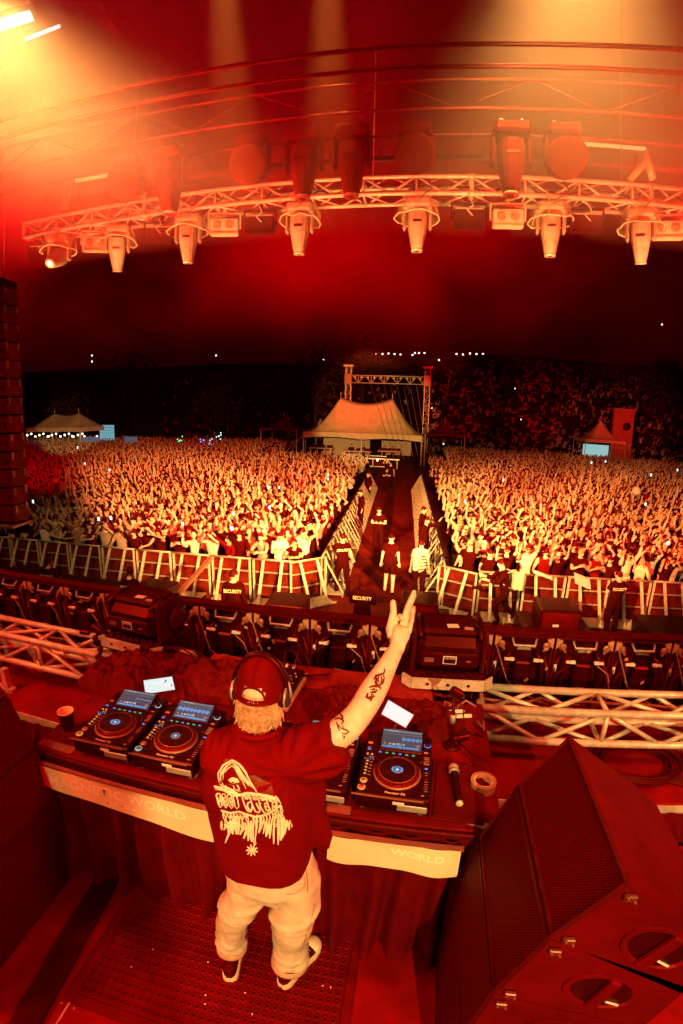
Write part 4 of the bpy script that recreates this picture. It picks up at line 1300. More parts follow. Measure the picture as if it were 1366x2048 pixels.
def stack(label, mir, P, y0, y1, depth, who):
    t = thing('monitor_stack', label, 'speaker stack', (0, 0, 0), 0, 'monitor speaker stacks beside the desk')
    for i in range(len(P) - 1):
        a, c = Vector((P[i][0], 0, P[i][1])), Vector((P[i + 1][0], 0, P[i + 1][1]))
        d = (c - a).normalized()
        nrm = Vector((-d.z, 0, d.x)) if not mir else Vector((d.z, 0, -d.x))     # outward, to the performer
        if (nrm.x > 0) != mir: nrm = -nrm
        a2, c2 = a + d * .004, c - d * .004
        ra, rc = a2 - nrm * depth + d * .035, c2 - nrm * depth - d * .035
        pts = [a2, c2, rc, ra]
        body = MB().prism([p + Vector((0, y0, 0)) for p in pts], (0, y1 - y0, 0)).build('cabinet', BOXM, t)
        # grille, standing slightly proud
        g = MB()
        m_ = .012
        q0, q1 = a2 + d * m_ + nrm * .006, c2 - d * m_ + nrm * .006
        g.add([q0 + Vector((0, y0 + m_, 0)), q0 + Vector((0, y1 - m_, 0)), q1 + Vector((0, y1 - m_, 0)), q1 + Vector((0, y0 + m_, 0))], [(0, 1, 2, 3)])
        go = g.build('grille', GRL, t)
        uv = go.data.uv_layers.new(name='u')
        for k, (u, v) in enumerate(((0, 0), (y1 - y0, 0), (y1 - y0, (q1 - q0).length), (0, (q1 - q0).length))): uv.data[k].uv = (u, v)
        e = MB()
        for p in (a2 + d * .006, c2 - d * .006): e.box(p + nrm * .004 + Vector((0, (y0 + y1) / 2, 0)), (.014, y1 - y0, .014))
        for yy in (y0 + .004, y1 - .004): e.path([a2 + Vector((0, yy, 0)) + nrm * .006, c2 + Vector((0, yy, 0)) + nrm * .006], .008, 4)
        e.build('grille_frame', RUB, t)
        # rigging hinge pins at the four corners
        for yy in (y0 - .01, y1 + .01):
            for p in (a2 + d * .03, c2 - d * .03):
                h = MB()
                h.box(p - nrm * .03 + Vector((0, yy, 0)), (.036, .014, .022), bev=.003)
                for s in (-1, 1): h.lathe([(.005, -.012), (.005, .012), (.002, .014)], p - nrm * (.03 + s * .013) + Vector((0, yy, 0)), 8, Matrix.Rotation(R(90), 3, 'X'))
                h.build('rigging_pin', mat('pin', (.14, .03, .015), .35, .3, var=.3), t)
        # recessed side handle
        for yy, s in ((y0, -1), (y1, 1)):
            cx = (a2 + c2 + ra + rc) / 4 - nrm * .02
            rt = Matrix((-nrm, Vector((0, s, 0)), -d)).transposed()
            hb = MB()
            for k in range(20):
                t0, t1 = 2 * math.pi * k / 20, 2 * math.pi * (k + 1) / 20
                P4 = []
                for (rr_, dy) in ((1.0, .001), (1.0, .008), (.86, .008), (.80, .002)): P4 += [[cx + rt @ Vector((.125 * rr_ * math.cos(tt), dy, .085 * rr_ * math.sin(tt))) + Vector((0, yy, 0)) for tt in (t0, t1)]]
                for q in range(3): hb.add([P4[q][0], P4[q][1], P4[q + 1][1], P4[q + 1][0]], [(0, 1, 2, 3)])
            ho = hb.build('handle_rim', BOXM, t)
            MB().add([cx + rt @ Vector((.10 * math.cos(a_), .0025, .068 * math.sin(a_))) + Vector((0, yy, 0)) for a_ in np.linspace(0, 2 * math.pi, 20, endpoint=False)], [tuple(range(20))]).build('recess', BLKP, ho)
            MB().box(cx + rt @ Vector((0, .012, 0)) + Vector((0, yy, 0)), (.035, .02, .16), rt, bev=.006).build('grip', BOXM, ho)
            MB().box(cx + rt @ Vector((.06, .006, -.035)) + Vector((0, yy, 0)), (.045, .003, .007), rt).build('badge', WHT, ho)
    return t


PR = [(.63, 3.98), (.475, 3.73), (.37, 3.43), (.31, 3.12), (.30, 2.81), (.30, 2.50)]
stack('tall dark stack of wedge-shaped monitor speakers at the right, tops leaning away', False, PR, .88, 1.50, .50, 'right')
PL = [(-2.13, 3.98), (-1.91, 3.73), (-1.80, 3.45), (-1.745, 3.14), (-1.76, 2.82), (-1.80, 2.50)]
stack('tall dark stack of wedge-shaped monitor speakers at the left edge', True, PL, .72, 1.50, .44, 'left')
for side, x in ((0, .50),):
    o = MB().box((.36, 1.60, FLZ + .04), (.10, .05, .07), Matrix.Rotation(.5, 3, 'Z')).build('corner_block', ALUD)
    tag(o, 'small pale block on the floor between the desk skirt and the right speaker stack', 'block')
MB_ = MB().box((-1.52, 1.02, FLZ + .02), (.14, 1.05, .035), Matrix.Rotation(.10, 3, 'Z'), bev=.006)
o = MB_.build('floor_batten', BLK)
tag(o, 'dark wooden batten on the floor along the foot of the left speaker stack', 'batten')

# ------------------------------------------------------------ rubber mat
mm = thing('rubber_mat', 'dark red rubber mat with a grid of raised rings under the performer', 'mat', (0, 0, FLZ))
MATM = mat('mat_rubber', (.13, .0015, .002), .5, var=.35, scale=5)
mx0, mx1, my0, my1 = -1.36, -.14, .96, 1.72
MB().box(((mx0 + mx1) / 2, (my0 + my1) / 2, .006), (mx1 - mx0, my1 - my0, .008), bev=.003).build('base', MATM, mm)
e = MB()
for (xa, xb, ya, yb) in ((mx0 - .05, mx0, my0 - .05, my1), (mx1, mx1 + .05, my0 - .05, my1), (mx0, mx1, my0 - .05, my0)):
    e.box(((xa + xb) / 2, (ya + yb) / 2, .008), (xb - xa - .002, yb - ya - .002, .014), bev=.006)
e.build('border', MATM, mm)
bm2 = MB()
nx, ny = 31, 19
for j in range(ny):
    for i in range(nx):
        c = (mx0 + .03 + i * .0388 + (.0 if j % 2 else .0), my0 + .025 + j * .040, .0)
        bm2.lathe([(.0155, .009), (.0140, .0165), (.0085, .0175), (.0070, .0120)], c, 8, caps=False).lathe([(.0075, .0118), (.0008, .0118)], c, 6, caps=False, mi=1)
o = bm2.build('ring_bump', [MATM, BLKP], mm)
o['kind'] = 'stuff'
# confetti scraps on the mat
rr = random.Random(2)
for i in range(9):
    o = MB().box((0, 0, 0), (.008, .005, .001)).build('confetti', WHT)
    o.location = (rr.uniform(-1.2, -.2), rr.uniform(1.0, 1.3), FLZ + .0195); o.rotation_euler = (0, 0, rr.uniform(0, 3))
    tag(o, 'tiny pale scrap of paper on the rubber mat', 'scrap', 'scraps of paper on the mat')
# ------------------------------------------------------------ people
BONES = [('pelvis', 'spine'), ('spine', 'chest'), ('chest', 'neck'), ('neck', 'head'),
         ('chest', 'shl'), ('shl', 'ell'), ('ell', 'wrl'), ('wrl', 'hal'), ('chest', 'shr'), ('shr', 'elr'), ('elr', 'wrr'), ('wrr', 'har'),
         ('pelvis', 'hil'), ('hil', 'knl'), ('knl', 'anl'), ('anl', 'tol'), ('pelvis', 'hir'), ('hir', 'knr'), ('knr', 'anr'), ('anr', 'tor')]
RAD = dict(pelvis=.125, spine=.118, chest=.135, neck=.055, head=.06, shl=.062, shr=.062, ell=.042, elr=.042, wrl=.028, wrr=.028, hal=.03, har=.03,
           hil=.095, hir=.095, knl=.06, knr=.06, anl=.045, anr=.045, tol=.035, tor=.035)


def pose(la=None, ra=None, lean=0.0, legs=None, w=1.0, up=0.0):
    """joints of a standing figure 1.72 m tall facing -Y; la / ra are (elbow, wrist) offsets of the left / right arm from the shoulder"""
    J = dict(pelvis=(0, 0, .94), spine=(0, -.01 - lean * .3, 1.12), chest=(0, -lean * .7, 1.33), neck=(0, -lean - .01, 1.47), head=(0, -lean - .03, 1.55))
    J['shl'] = (.165 * w, -lean * .9, 1.40 + up); J['shr'] = (-.165 * w, -lean * .9, 1.40 + up)
    J['hil'] = (.09, 0, .88); J['hir'] = (-.09, 0, .88)
    l = dict(knl=(.11, -.02, .48), anl=(.12, .02, .08), tol=(.13, -.15, .04), knr=(-.11, -.02, .48), anr=(-.12, .02, .08), tor=(-.13, -.15, .04))
    if legs: l.update(legs)
    J.update(l)
    dn = ((.05, .02, -.27), (.03, -.08, -.24))
    for sd, a, s in (('l', la or dn, 1), ('r', ra or dn, -1)):
        S = Vector(J['sh' + sd])
        e = Vector((a[0][0] * s, a[0][1], a[0][2])).normalized() * .275
        f = Vector((a[1][0] * s, a[1][1], a[1][2])).normalized()
        J['el' + sd] = tuple(S + e)
        J['wr' + sd] = tuple(S + e + f * .235)
        J['ha' + sd] = tuple(S + e + f * .315)
    return J


UPA = ((.10, -.12, .25), (-.02, -.08, .26))
UPB = ((.18, -.05, .22), (-.10, -.02, .26))
UPC = ((.06, -.22, .18), (.06, -.16, .22))
FWD = ((.08, -.22, .05), (-.05, -.16, .20))
FST = ((.12, -.20, .0), (-.02, -.02, .24))
RAIL = ((.06, -.22, -.15), (-.14, -.18, .02))
RAIL2 = ((.10, -.16, -.20), (.02, -.22, .0))
PHO = ((.07, -.20, .05), (-.16, -.12, .20))
HEADH = ((.22, -.02, .16), (-.17, -.04, .18))
PT = ((.05, -.25, .12), (.02, -.24, .10))
POSES = [('both arms up', pose(UPA, UPA)), ('both arms spread up', pose(UPB, UPB)), ('one fist up', pose(UPC, None)), ('right arm up', pose(RAIL2, UPA)),
         ('holding up a phone', pose(PHO, PHO)), ('leaning on the rail', pose(RAIL, RAIL, .12)), ('one hand on the rail and one arm up', pose(RAIL2, UPC, .06)),
         ('arms at the sides', pose()), ('hands on the head', pose(HEADH, HEADH)), ('pointing at the stage', pose(PT, RAIL2, .05)),
         ('left arm high', pose(UPA, FST)), ('cheering with bent arms', pose(FST, UPB)), ('hands clasped at the chest', pose(((.07, -.12, -.22), (-.18, -.16, .14)), ((.07, -.12, -.22), (-.18, -.16, .14)))),
         ('filming with one hand', pose(None, PHO))]


SHORT = dict(zip([p_[0] for p_ in POSES], ['arms up', 'arms spread up', 'fist up', 'one arm up', 'phone raised', 'on the rail', 'hand on rail', 'arms down', 'hands on head', 'pointing ahead', 'left arm high', 'cheering', 'hands clasped', 'filming']))


def skin_mesh(J, rad, sub=1, bones=BONES):
    names = list(J)
    me = bpy.data.meshes.new('tmp')
    me.from_pydata([J[n] for n in names], [(names.index(a), names.index(b)) for a, b in bones], [])
    o = bpy.data.objects.new('tmp', me)
    COL.objects.link(o)
    o.modifiers.new('s', 'SKIN')
    if not me.skin_vertices: me.skin_vertices.new()
    for i, n in enumerate(names):
        sv = me.skin_vertices[0].data[i]
        r = rad.get(n, .05)
        sv.radius = r if isinstance(r, tuple) else (r, r)
        sv.use_root = (n == names[0])
    if sub:
        m = o.modifiers.new('u', 'SUBSURF')
        m.levels = sub; m.render_levels = sub
    dg = bpy.context.evaluated_depsgraph_get()
    ev = o.evaluated_get(dg)
    out = bpy.data.meshes.new_from_object(ev)
    bpy.data.objects.remove(o)
    bpy.data.meshes.remove(me)
    return out


def seg_d(p, a, b):
    ab = b - a
    t = max(0, min(1, (p - a).dot(ab) / max(ab.dot(ab), 1e-9)))
    return (p - a - ab * t).length, t


SHIRTB = {('pelvis', 'spine'), ('spine', 'chest'), ('chest', 'neck'), ('chest', 'shl'), ('chest', 'shr')}
LEGB = {('pelvis', 'hil'), ('pelvis', 'hir'), ('hil', 'knl'), ('hir', 'knr'), ('knl', 'anl'), ('knr', 'anr')}


def classify(me, J, sleeve=0.55, shorts=False, bare=False):
    V = {k: Vector(v) for k, v in J.items()}
    out = []
    for f in me.polygons:
        c = f.center
        best = None
        for b in BONES:
            d, t = seg_d(c, V[b[0]], V[b[1]])
            d -= RAD.get(b[0], .05) * (1 - t) + RAD.get(b[1], .05) * t
            if best is None or d < best[0]: best = (d, b, t)
        _, b, t = best
        k = 'skin'
        if b == ('chest', 'neck') and t > .72: k = 'skin'
        elif b in SHIRTB: k = 'skin' if (bare and b == ('pelvis', 'spine') and t > .3) else 'shirt'
        elif b[0] in ('shl', 'shr') and t < sleeve: k = 'shirt'
        elif sleeve > 1 and b[0] in ('ell', 'elr') and t < .9: k = 'shirt'
        elif b in LEGB:
            k = 'skin' if (shorts and (b[0] in ('knl', 'knr') or (b[0] in ('hil', 'hir') and t > .75))) else 'trousers'
        elif b[0] in ('anl', 'anr'): k = 'shoe'
        out.append(k)
    return out


def shell(me, cls, which, off):
    """the faces of one garment, pushed out along their normals"""
    b = MB()
    idx = {}
    vs = []
    for f, c in zip(me.polygons, cls):
        if c != which: continue
        q = []
        for vi in f.vertices:
            if vi not in idx:
                idx[vi] = len(vs)
                v = me.vertices[vi]
                vs.append(v.co + v.normal * off)
            q.append(idx[vi])
        b.f.append(q); b.m.append(0); b.sm.append(True)
    b.v = [tuple(v) for v in vs]
    return b


def head_geo(b, hc, skin_mi=0, n=12, m=9, turn=0.0, dark_mi=1, look=0.12, glasses=False):
    """skull, nose, ears, eyes and mouth of a head centred on hc that faces -Y"""
    rt = Matrix.Rotation(turn, 3, 'Z') @ Matrix.Rotation(look, 3, 'X')
    hc = Vector(hc)
    b.ball(hc, (.073, .092, .112), n, m, rt, skin_mi)
    b.ball(hc + rt @ Vector((0, -.045, -.055)), (.05, .045, .05), max(6, n - 4), 5, rt, skin_mi)
    b.box(hc + rt @ Vector((0, -.095, -.012)), (.022, .03, .045), rt, skin_mi, .5)
    for s in (-1, 1):
        b.ball(hc + rt @ Vector((s * .074, .005, -.005)), (.012, .02, .03), 6, 4, rt, skin_mi)
        if glasses: b.box(hc + rt @ Vector((s * .03, -.092, .018)), (.048, .012, .034), rt, dark_mi)
        else: b.box(hc + rt @ Vector((s * .029, -.086, .016)), (.026, .012, .013), rt, dark_mi)
        b.box(hc + rt @ Vector((s * .029, -.088, .036)), (.036, .010, .007), rt, dark_mi)
    b.box(hc + rt @ Vector((0, -.087, -.058)), (.044, .014, .012), rt, dark_mi)
    return rt


def hair_geo(style, hc, rt, n=12):
    b = MB()
    hc = Vector(hc)
    def cap(r, z0, yo, n_=n, m_=6):
        rs = []
        for j in range(m_ + 1):
            ph = z0 + (math.pi / 2 * .98 - z0) * j / m_
            q = []
            for k in range(n_):
                t = 2 * math.pi * k / n_
                fr = max(0, -math.sin(t))
                p2 = ph + fr * (0.55 if j == 0 else 0.3 * (1 - j / m_))
                q.append(hc + rt @ Vector((r[0] * math.cos(p2) * math.cos(t), yo + r[1] * math.cos(p2) * math.sin(t), r[2] * math.sin(p2))))
            rs.append(q)
        b.rings(rs)
    if style == 'short': cap((.082, .10, .122), -.25, .006)
    elif style == 'bun':
        cap((.080, .098, .120), -.25, .006)
        b.ball(hc + rt @ Vector((0, .06, .12)), .04, 8, 5)
    elif style == 'long':
        cap((.084, .102, .123), -.5, .008)
        b.box(hc + rt @ Vector((0, .07, -.12)), (.16, .06, .26), rt, bev=.02)
        for s in (-1, 1): b.box(hc + rt @ Vector((s * .078, .015, -.12)), (.035, .08, .26), rt, bev=.012)
    elif style == 'cap':
        cap((.083, .101, .120), .02, .004)
        b.box(hc + rt @ Vector((0, -.12, .045)), (.13, .10, .012), rt, bev=.004)
    elif style == 'backcap':
        cap((.083, .101, .120), -.05, .004)
    elif style == 'hood':
        b.ball(hc + Vector((0, .02, 0)), (.105, .115, .145), 12, 9)
        b.ball(hc + Vector((0, .04, -.14)), (.13, .10, .07), 12, 6)
    return b


def hand_geo(b, wr, ha, side, mi=0, curl=.3, sc_=1.0):
    """palm, four fingers and a thumb continuing the forearm"""
    wr, ha = Vector(wr), Vector(ha)
    d = (ha - wr).normalized()
    a = d.cross(Vector((0, 1, 0)))
    if a.length < .2: a = d.cross(Vector((1, 0, 0)))
    a.normalize(); c = a.cross(d)
    base = wr + d * .03
    rt = Matrix((a, d, c)).transposed()
    b.box(base + d * .035, (.07 * sc_, .085, .028), rt, mi, bev=.008)
    for i, (L, s) in enumerate(((.062, -.027), (.074, -.009), (.068, .009), (.052, .027))):
        p0 = base + d * .075 + a * s
        sp = d + a * s * 6 * (1 - curl)
        p1 = p0 + sp.normalized() * L * .55
        p2 = p1 + (sp.normalized() * (1 - curl) + c * curl * -1).normalized() * L * .45
        b.path([p0, p1, p2], [.0085, .0078, .006], 5, mi)
    b.path([base + a * side * .03 + d * .01, base + a * side * .055 + d * .04, base + a * side * .06 + d * .065], [.011, .009, .007], 5, mi)


def figure(J, sub=1, sleeve=.55, shorts=False, bare=False, hair='short', turn=0.0, glasses=False, look=.12, hands=True, fat=1.0, off=.014, headup=.085, curl=.3):
    """returns the meshes of one figure: body, shirt, trousers, shoes, hair"""
    rad = dict(RAD)
    for k in ('pelvis', 'spine', 'chest'): rad[k] = (rad[k] * fat * 1.12, rad[k] * fat * .82)
    me = skin_mesh(J, rad, sub)
    cls = classify(me, J, sleeve, shorts, bare)
    hc = Vector(J['head']) + Vector((0, -.012, headup - .02))
    b = MB()
    b.v = [tuple(v.co) for v in me.vertices]
    for f in me.polygons:
        b.f.append(list(f.vertices)); b.m.append(0); b.sm.append(True)
    rt = head_geo(b, hc, 0, turn=turn, glasses=glasses, look=look, n=12 if sub else 8, m=8 if sub else 5)
    if hands:
        hand_geo(b, J['wrl'], J['hal'], -1, 0, curl)
        hand_geo(b, J['wrr'], J['har'], 1, 0, curl)
    lr = ['shoe1' if c == 'shoe' and f.center.x > 0 else c for c, f in zip(cls, me.polygons)]
    H = dict(body=b, shirt=shell(me, cls, 'shirt', off), trousers=shell(me, cls, 'trousers', off), shoe=shell(me, lr, 'shoe', .01), shoe1=shell(me, lr, 'shoe1', .01), hair=hair_geo(hair, hc, rt))
    bpy.data.meshes.remove(me)
    return H


# phone held up by some of the crowd
def phone_mesh():
    b = MB().box((0, 0, 0), (.075, .009, .15), bev=.003)
    b.box((0, .0062, 0), (.068, .002, .14), mi=1)
    return b.mesh('phone', [BLKP, mat('phone_glow', (.1, .1, .1), .3, var=0, emit=(.55, .75, .8), estr=.8)])


HAIRS = ['short', 'long', 'cap', 'short', 'long', 'bun', 'backcap']
FANS = []
rng = random.Random(11)
for i, (pn, J) in enumerate(POSES):
    for v in range(2):
        hs = HAIRS[(i * 2 + v * 3) % len(HAIRS)]
        sl = (.5, 0.0, .5, 1.1)[(i + v) % 4]
        Hm = figure(J, 1, sl, shorts=(i + v) % 3 == 0, bare=(v == 1 and i % 3 == 1), hair=hs, turn=rng.uniform(-.35, .35), glasses=(i + v) % 5 == 0, fat=rng.uniform(.85, 1.1))
        g = dict(pose=pn, hs=hs, sleeve=sl, J=J)
        g['body'] = Hm['body'].mesh('fan_body', [SKIN, DRK])
        for k in ('shirt', 'trousers', 'shoe', 'shoe1', 'hair'): g[k] = Hm[k].mesh('fan_' + k, [TSHD])
        FANS.append(g)

SHIRTS = [('black', TSHD), ('maroon', TSHR), ('pale', TSHW), ('grey', TSHG), ('black', TSHD)]
HCOL = [('dark', HAIR), ('fair', HAIRB), ('dark', HAIR)]
CAPC = [('black', TSHD), ('pale', TSHW), ('maroon', TSHR)]
PHONE = phone_mesh()


def set_mat(o, m):
    o.material_slots[0].link = 'OBJECT'
    o.material_slots[0].material = m


def person_at(g, x, y, z, rz, s, label, group, shirt, trs=TRSD, hair=HAIR, skin=SKIN):
    t = thing('person', label, 'person', (x, y, z), rz, group)
    t.scale = (s, s, s)
    for k in ('body', 'shirt', 'trousers', 'shoe', 'shoe1', 'hair'):
        if len(g[k].polygons) == 0: continue
        nm = 'shoe' if k == 'shoe1' else k
        if k == 'hair' and g['hs'] in ('cap', 'backcap'): nm = 'cap'
        if k == 'hair' and g['hs'] == 'hood': nm = 'hood'
        o = put(nm, g[k], t)
        if k == 'shirt': set_mat(o, shirt)
        elif k == 'trousers': set_mat(o, trs)
        elif k == 'hair': set_mat(o, hair)
        elif k == 'body' and skin is not SKIN: set_mat(o, skin)
    return t


# ---- the 300 fans that show largest: front rows of the two pens
def pen_front(x):
    return 11.55 + .045 * (x + 12) if x < -2 else 12.35


rng = random.Random(5)
cands = []
for row in range(13):
    y0 = row * .56 + .38
    for side in ('left', 'right'):
        xs = np.arange(-3.35, -22, -.50) if side == 'left' else np.arange(1.45, 16, .50)
        k = 0
        for x in xs:
            x = float(x) + rng.uniform(-.1, .1)
            yb = (pen_front(x) + y0 + rng.uniform(-.1, .1)) if not (side == 'right' and x < 1.9 and row == 0) else pen_front(x) + y0
            if side == 'left' and x > -3.5 - .0 and row > 2: pass
            px, py = pix((x, yb, 1.6))
            if not (-12 < px < 1378): continue
            k += 1
            cands.append(((Vector((x, yb, 1.5)) - CAM).length, x, yb, side, row, k))
cands.sort()
near = cands[:300]
COVER = [(c[1], c[2]) for c in cands]
for d_, x, y, side, row, k in near:
    front = row == 0
    ch = [i for i, g in enumerate(FANS) if (('rail' in g['pose'] or 'phone' in g['pose'] or 'chest' in g['pose'] or 'pointing' in g['pose'] or 'high' in g['pose']) if front else ('rail' not in g['pose']))]
    g = FANS[rng.choice(ch)]
    sn, sm_ = rng.choice(SHIRTS)
    hn, hm = rng.choice(CAPC if 'cap' in g['hs'] else HCOL)
    hw = {'cap': 'cap', 'backcap': 'cap worn backwards', 'long': 'long %s hair', 'short': 'short %s hair', 'bun': '%s hair in a bun'}[g['hs']]
    hw = (hn + ' ' + hw) if 'cap' in g['hs'] else hw % hn
    slv = 'sleeveless top' if g['sleeve'] == 0 else 'top'
    lab = '%s %s, %s, %s from aisle, %s row, %s pen' % (sn, slv, SHORT[g['pose']], ORD[k - 1], ORD[row], side)
    t = person_at(g, x, y, 0, rng.uniform(-.35, .35) + (.18 if x < -6 else (-.15 if x > 4 else 0)), rng.uniform(.93, 1.07), 'fan in ' + lab, 'fans packed in the two pens', sm_, hair=hm, skin=rng.choice([SKIN, SKIN, SKIN2]))
    if 'phone' in g['pose'] or 'filming' in g['pose']:
        hr = (Vector(g['J']['har']) + Vector(g['J']['hal' if 'up a' in g['pose'] else 'har'])) / 2
        ph = put('phone', PHONE, None, t.location + Matrix.Rotation(t.rotation_euler[2], 3, 'Z') @ (hr * t.scale[0] + Vector((0, -.03, .06))), (0.1, 0, t.rotation_euler[2]))
        tag(ph, 'phone held up by the %s fan from the aisle, %s row, %s pen' % (ORD[k - 1], ORD[row], side), 'phone', 'phones held up in the crowd')


# ---- everybody behind them: one mass
def crowd_mass(name, label, spots, variants, mats, ncol):
    """spots: (x, y, z, rz, s); variants: list of (verts Nx3, faces list, per-face kind)"""
    rg = np.random.RandomState(7)
    AV, AF, AM, ASm = [], [], [], []
    base = 0
    packs = []
    for V, F, K in variants:
        ln = np.array([len(f) for f in F]); packs.append((V, np.concatenate([np.array(f) for f in F]), ln, K))
    lens = []
    for (x, y, z, rz, s) in spots:
        V, fi, ln, K = packs[rg.randint(len(packs))]
        c, sn = math.cos(rz), math.sin(rz)
        P = V * s
        AV.append(np.c_[P[:, 0] * c - P[:, 1] * sn + x, P[:, 0] * sn + P[:, 1] * c + y, P[:, 2] * (1) + z])
        AF.append(fi + base)
        lens.append(ln)
        cl = rg.randint(ncol); hr = rg.randint(3); sk = rg.randint(2)
        table = np.array([sk, 2 + cl, 2 + ncol, 3 + ncol + hr, 2 + ncol + 4])
        AM.append(table[K])
        base += len(V)
    V = np.concatenate(AV).astype(np.float32); F = np.concatenate(AF).astype(np.int32); L = np.concatenate(lens).astype(np.int32); M_ = np.concatenate(AM).astype(np.int32)
    me = bpy.data.meshes.new(name)
    me.vertices.add(len(V)); me.vertices.foreach_set('co', V.ravel())
    me.loops.add(len(F)); me.loops.foreach_set('vertex_index', F)
    me.polygons.add(len(L))
    st_ = np.concatenate([[0], np.cumsum(L)[:-1]]).astype(np.int32)
    me.polygons.foreach_set('loop_start', st_)
    me.polygons.foreach_set('loop_total', L)
    me.update(calc_edges=True)
    for m in mats: me.materials.append(m)
    me.polygons.foreach_set('material_index', M_)
    me.update()
    print('crowd', name, len(spots), 'faces', len(L))
    o = put(name, me)
    return tag(o, label, None, None, 'stuff')


def low_variants(sub, waist, hands):
    out = []
    rg = random.Random(3)
    for i, (pn, J) in enumerate(POSES):
        if 'rail' in pn: continue
        me = skin_mesh(J, RAD, sub)
        sl = (.5, 0, .5)[i % 3]
        cls = classify(me, J, sl)
        b = MB()
        b.v = [tuple(v.co) for v in me.vertices]
        kk = dict(skin=0, shirt=1, trousers=2, shoe=2)
        for f, c in zip(me.polygons, cls):
            b.f.append(list(f.vertices)); b.m.append(kk[c]); b.sm.append(True)
        hc = Vector(J['head']) + Vector((0, -.01, .06))
        b.ball(hc, (.078, .095, .118), 7, 5, None, 0)
        if sub or hands:
            b.box(hc + Vector((0, -.088, .018)), (.10, .02, .02), None, 4)
            b.box(hc + Vector((0, -.09, -.055)), (.04, .02, .01), None, 4)
        h = hair_geo(HAIRS[i % 7], hc, Matrix.Identity(3), 7)
        b.add(h.v, h.f, 3)
        if hands:
            for s in 'lr':
                a, c = Vector(J['wr' + s]), Vector(J['ha' + s])
                b.box(c + (c - a).normalized() * .03, (.075, .03, .13), (c - a).to_track_quat('Z', 'Y').to_matrix())
        # only what shows above the neighbours' waists
        V = np.array(b.v); F, K = [], []
        for f, m_ in zip(b.f, b.m):
            if max(V[f][:, 2]) > waist: F.append(f); K.append(m_)
        used = sorted({i_ for f in F for i_ in f}); mp = {u: n_ for n_, u in enumerate(used)}
        out.append((V[used], [[mp[i_] for i_ in f] for f in F], np.array(K)))
        bpy.data.meshes.remove(me)
    return out


CM = [SKIN, SKIN2] + [TSHD, TSHR, TSHW, TSHG, TSHD, TSHD] + [TRSD] + [HAIR, HAIRB, HAIR] + [DRK, DRK]
rg = np.random.RandomState(2)


def field(y0, y1, dx, dy, skip=None):
    out = []
    y = y0
    while y < y1:
        xw = 0
        for x in np.arange(-1.25 * y - 1, .85 * y + 2, dx):
            xx = x + rg.uniform(-.3, .3) * dx
            yy = y + rg.uniform(-.3, .3) * dy
            ax = -2.9 - (yy - 12) * .052
            bx = .95 - (yy - 12) * .03
            if ax - .25 < xx < bx + .45: continue
            if yy > 40 and -15.5 < xx < 2.5: continue
            if skip and skip(xx, yy): continue
            px, py = pix((xx, yy, 1.6))
            if px < -8 or px > 1374: continue
            out.append((xx, yy, ground_z(xx, yy), rg.uniform(-.5, .5) + .012 * -xx, rg.uniform(.92, 1.08)))
        y += dy
    return out


far_near = [(c[1], c[2], 0, rng.uniform(-.4, .4), rng.uniform(.93, 1.07)) for c in cands[300:]]
ymid = max(c[2] for c in cands)
A_ = [s for s in field(18.9, 30, .55, .60)] + [s for s in far_near]
crowd_mass('crowd', 'packed festival crowd with raised arms filling the middle of both pens', A_, low_variants(0, .95, True), CM, 6)
B_ = field(30, 56, .62, .78)
crowd_mass('crowd', 'distant festival crowd around the mixing tent, shrinking into the dark', B_, low_variants(0, 1.1, False), CM, 6)
C_ = []
for i in range(1150):
    y = rg.uniform(58, 118); x = rg.uniform(-2, 55) * y / 100 * 1.3 + 2
    if rg.rand() < (x / (y * .75)) ** 2 * .8: continue
    C_.append((x, y, ground_z(x, y), rg.uniform(-.6, .6), rg.uniform(.95, 1.05)))
for i in range(160):
    y = rg.uniform(60, 120); x = rg.uniform(-60, -2) * y / 100
    C_.append((x, y, ground_z(x, y), rg.uniform(-.6, .6), 1))
crowd_mass('hillside_crowd', 'scattered people sitting and standing up the dark slope behind the field', C_, low_variants(0, .8, False), CM, 6)
# ------------------------------------------------------------ crowd barricades
PLATE = mat('barrier_plate', (.15, .014, .007), .35, .3, var=.7, scale=3)
BW = 1.16
bar_m = {}
bar_m['post'] = MB().box((0, 0, .58), (.055, .03, 1.16)).mesh('post', [ALU])
bar_m['top_rail'] = MB().tube((-BW / 2, 0, 1.17), (BW / 2, 0, 1.17), .03, n=8).mesh('top_rail', [ALUD])
bar_m['cross_rail'] = MB().box((0, 0, 0), (BW - .1, .025, .035)).mesh('cross_rail', [ALUD])
bar_m['panel_sheet'] = MB().box((0, .02, .60), (BW - .06, .008, 1.06)).mesh('panel_sheet', [PLATE])
bar_m['brace'] = MB().box((0, -.30, .60), (.075, .035, 1.26), Matrix.Rotation(-R(29), 3, 'X')).mesh('brace', [ALU])
bar_m['foot_plate'] = MB().box((0, -.33, .075), (BW - .25, .52, .02)).box((0, -.60, .06), (BW - .1, .03, .05)).mesh('foot_plate', [ALU])
bar_m['rear_plate'] = MB().box((0, .45, .015), (BW - .04, .85, .02)).mesh('rear_plate', [PLATE])


def barricade(x, y, rz, label, group, slim=False):
    t = thing('crowd_barrier', label, 'barrier', (x, y, .004), rz, group)
    put('top_rail', bar_m['top_rail'], t); put('panel_sheet', bar_m['panel_sheet'], t)
    for s in (-1, 1): put('post', bar_m['post'], t, (s * (BW / 2 - .04), 0, 0))
    for z in (.44, .82): put('cross_rail', bar_m['cross_rail'], t, (0, -.02, z))
    for s in (-1, 1): put('brace', bar_m['brace'], t, (s * (.26 if not slim else .5), 0, 0))
    put('foot_plate', bar_m['foot_plate'], t); put('rear_plate', bar_m['rear_plate'], t)
    return t


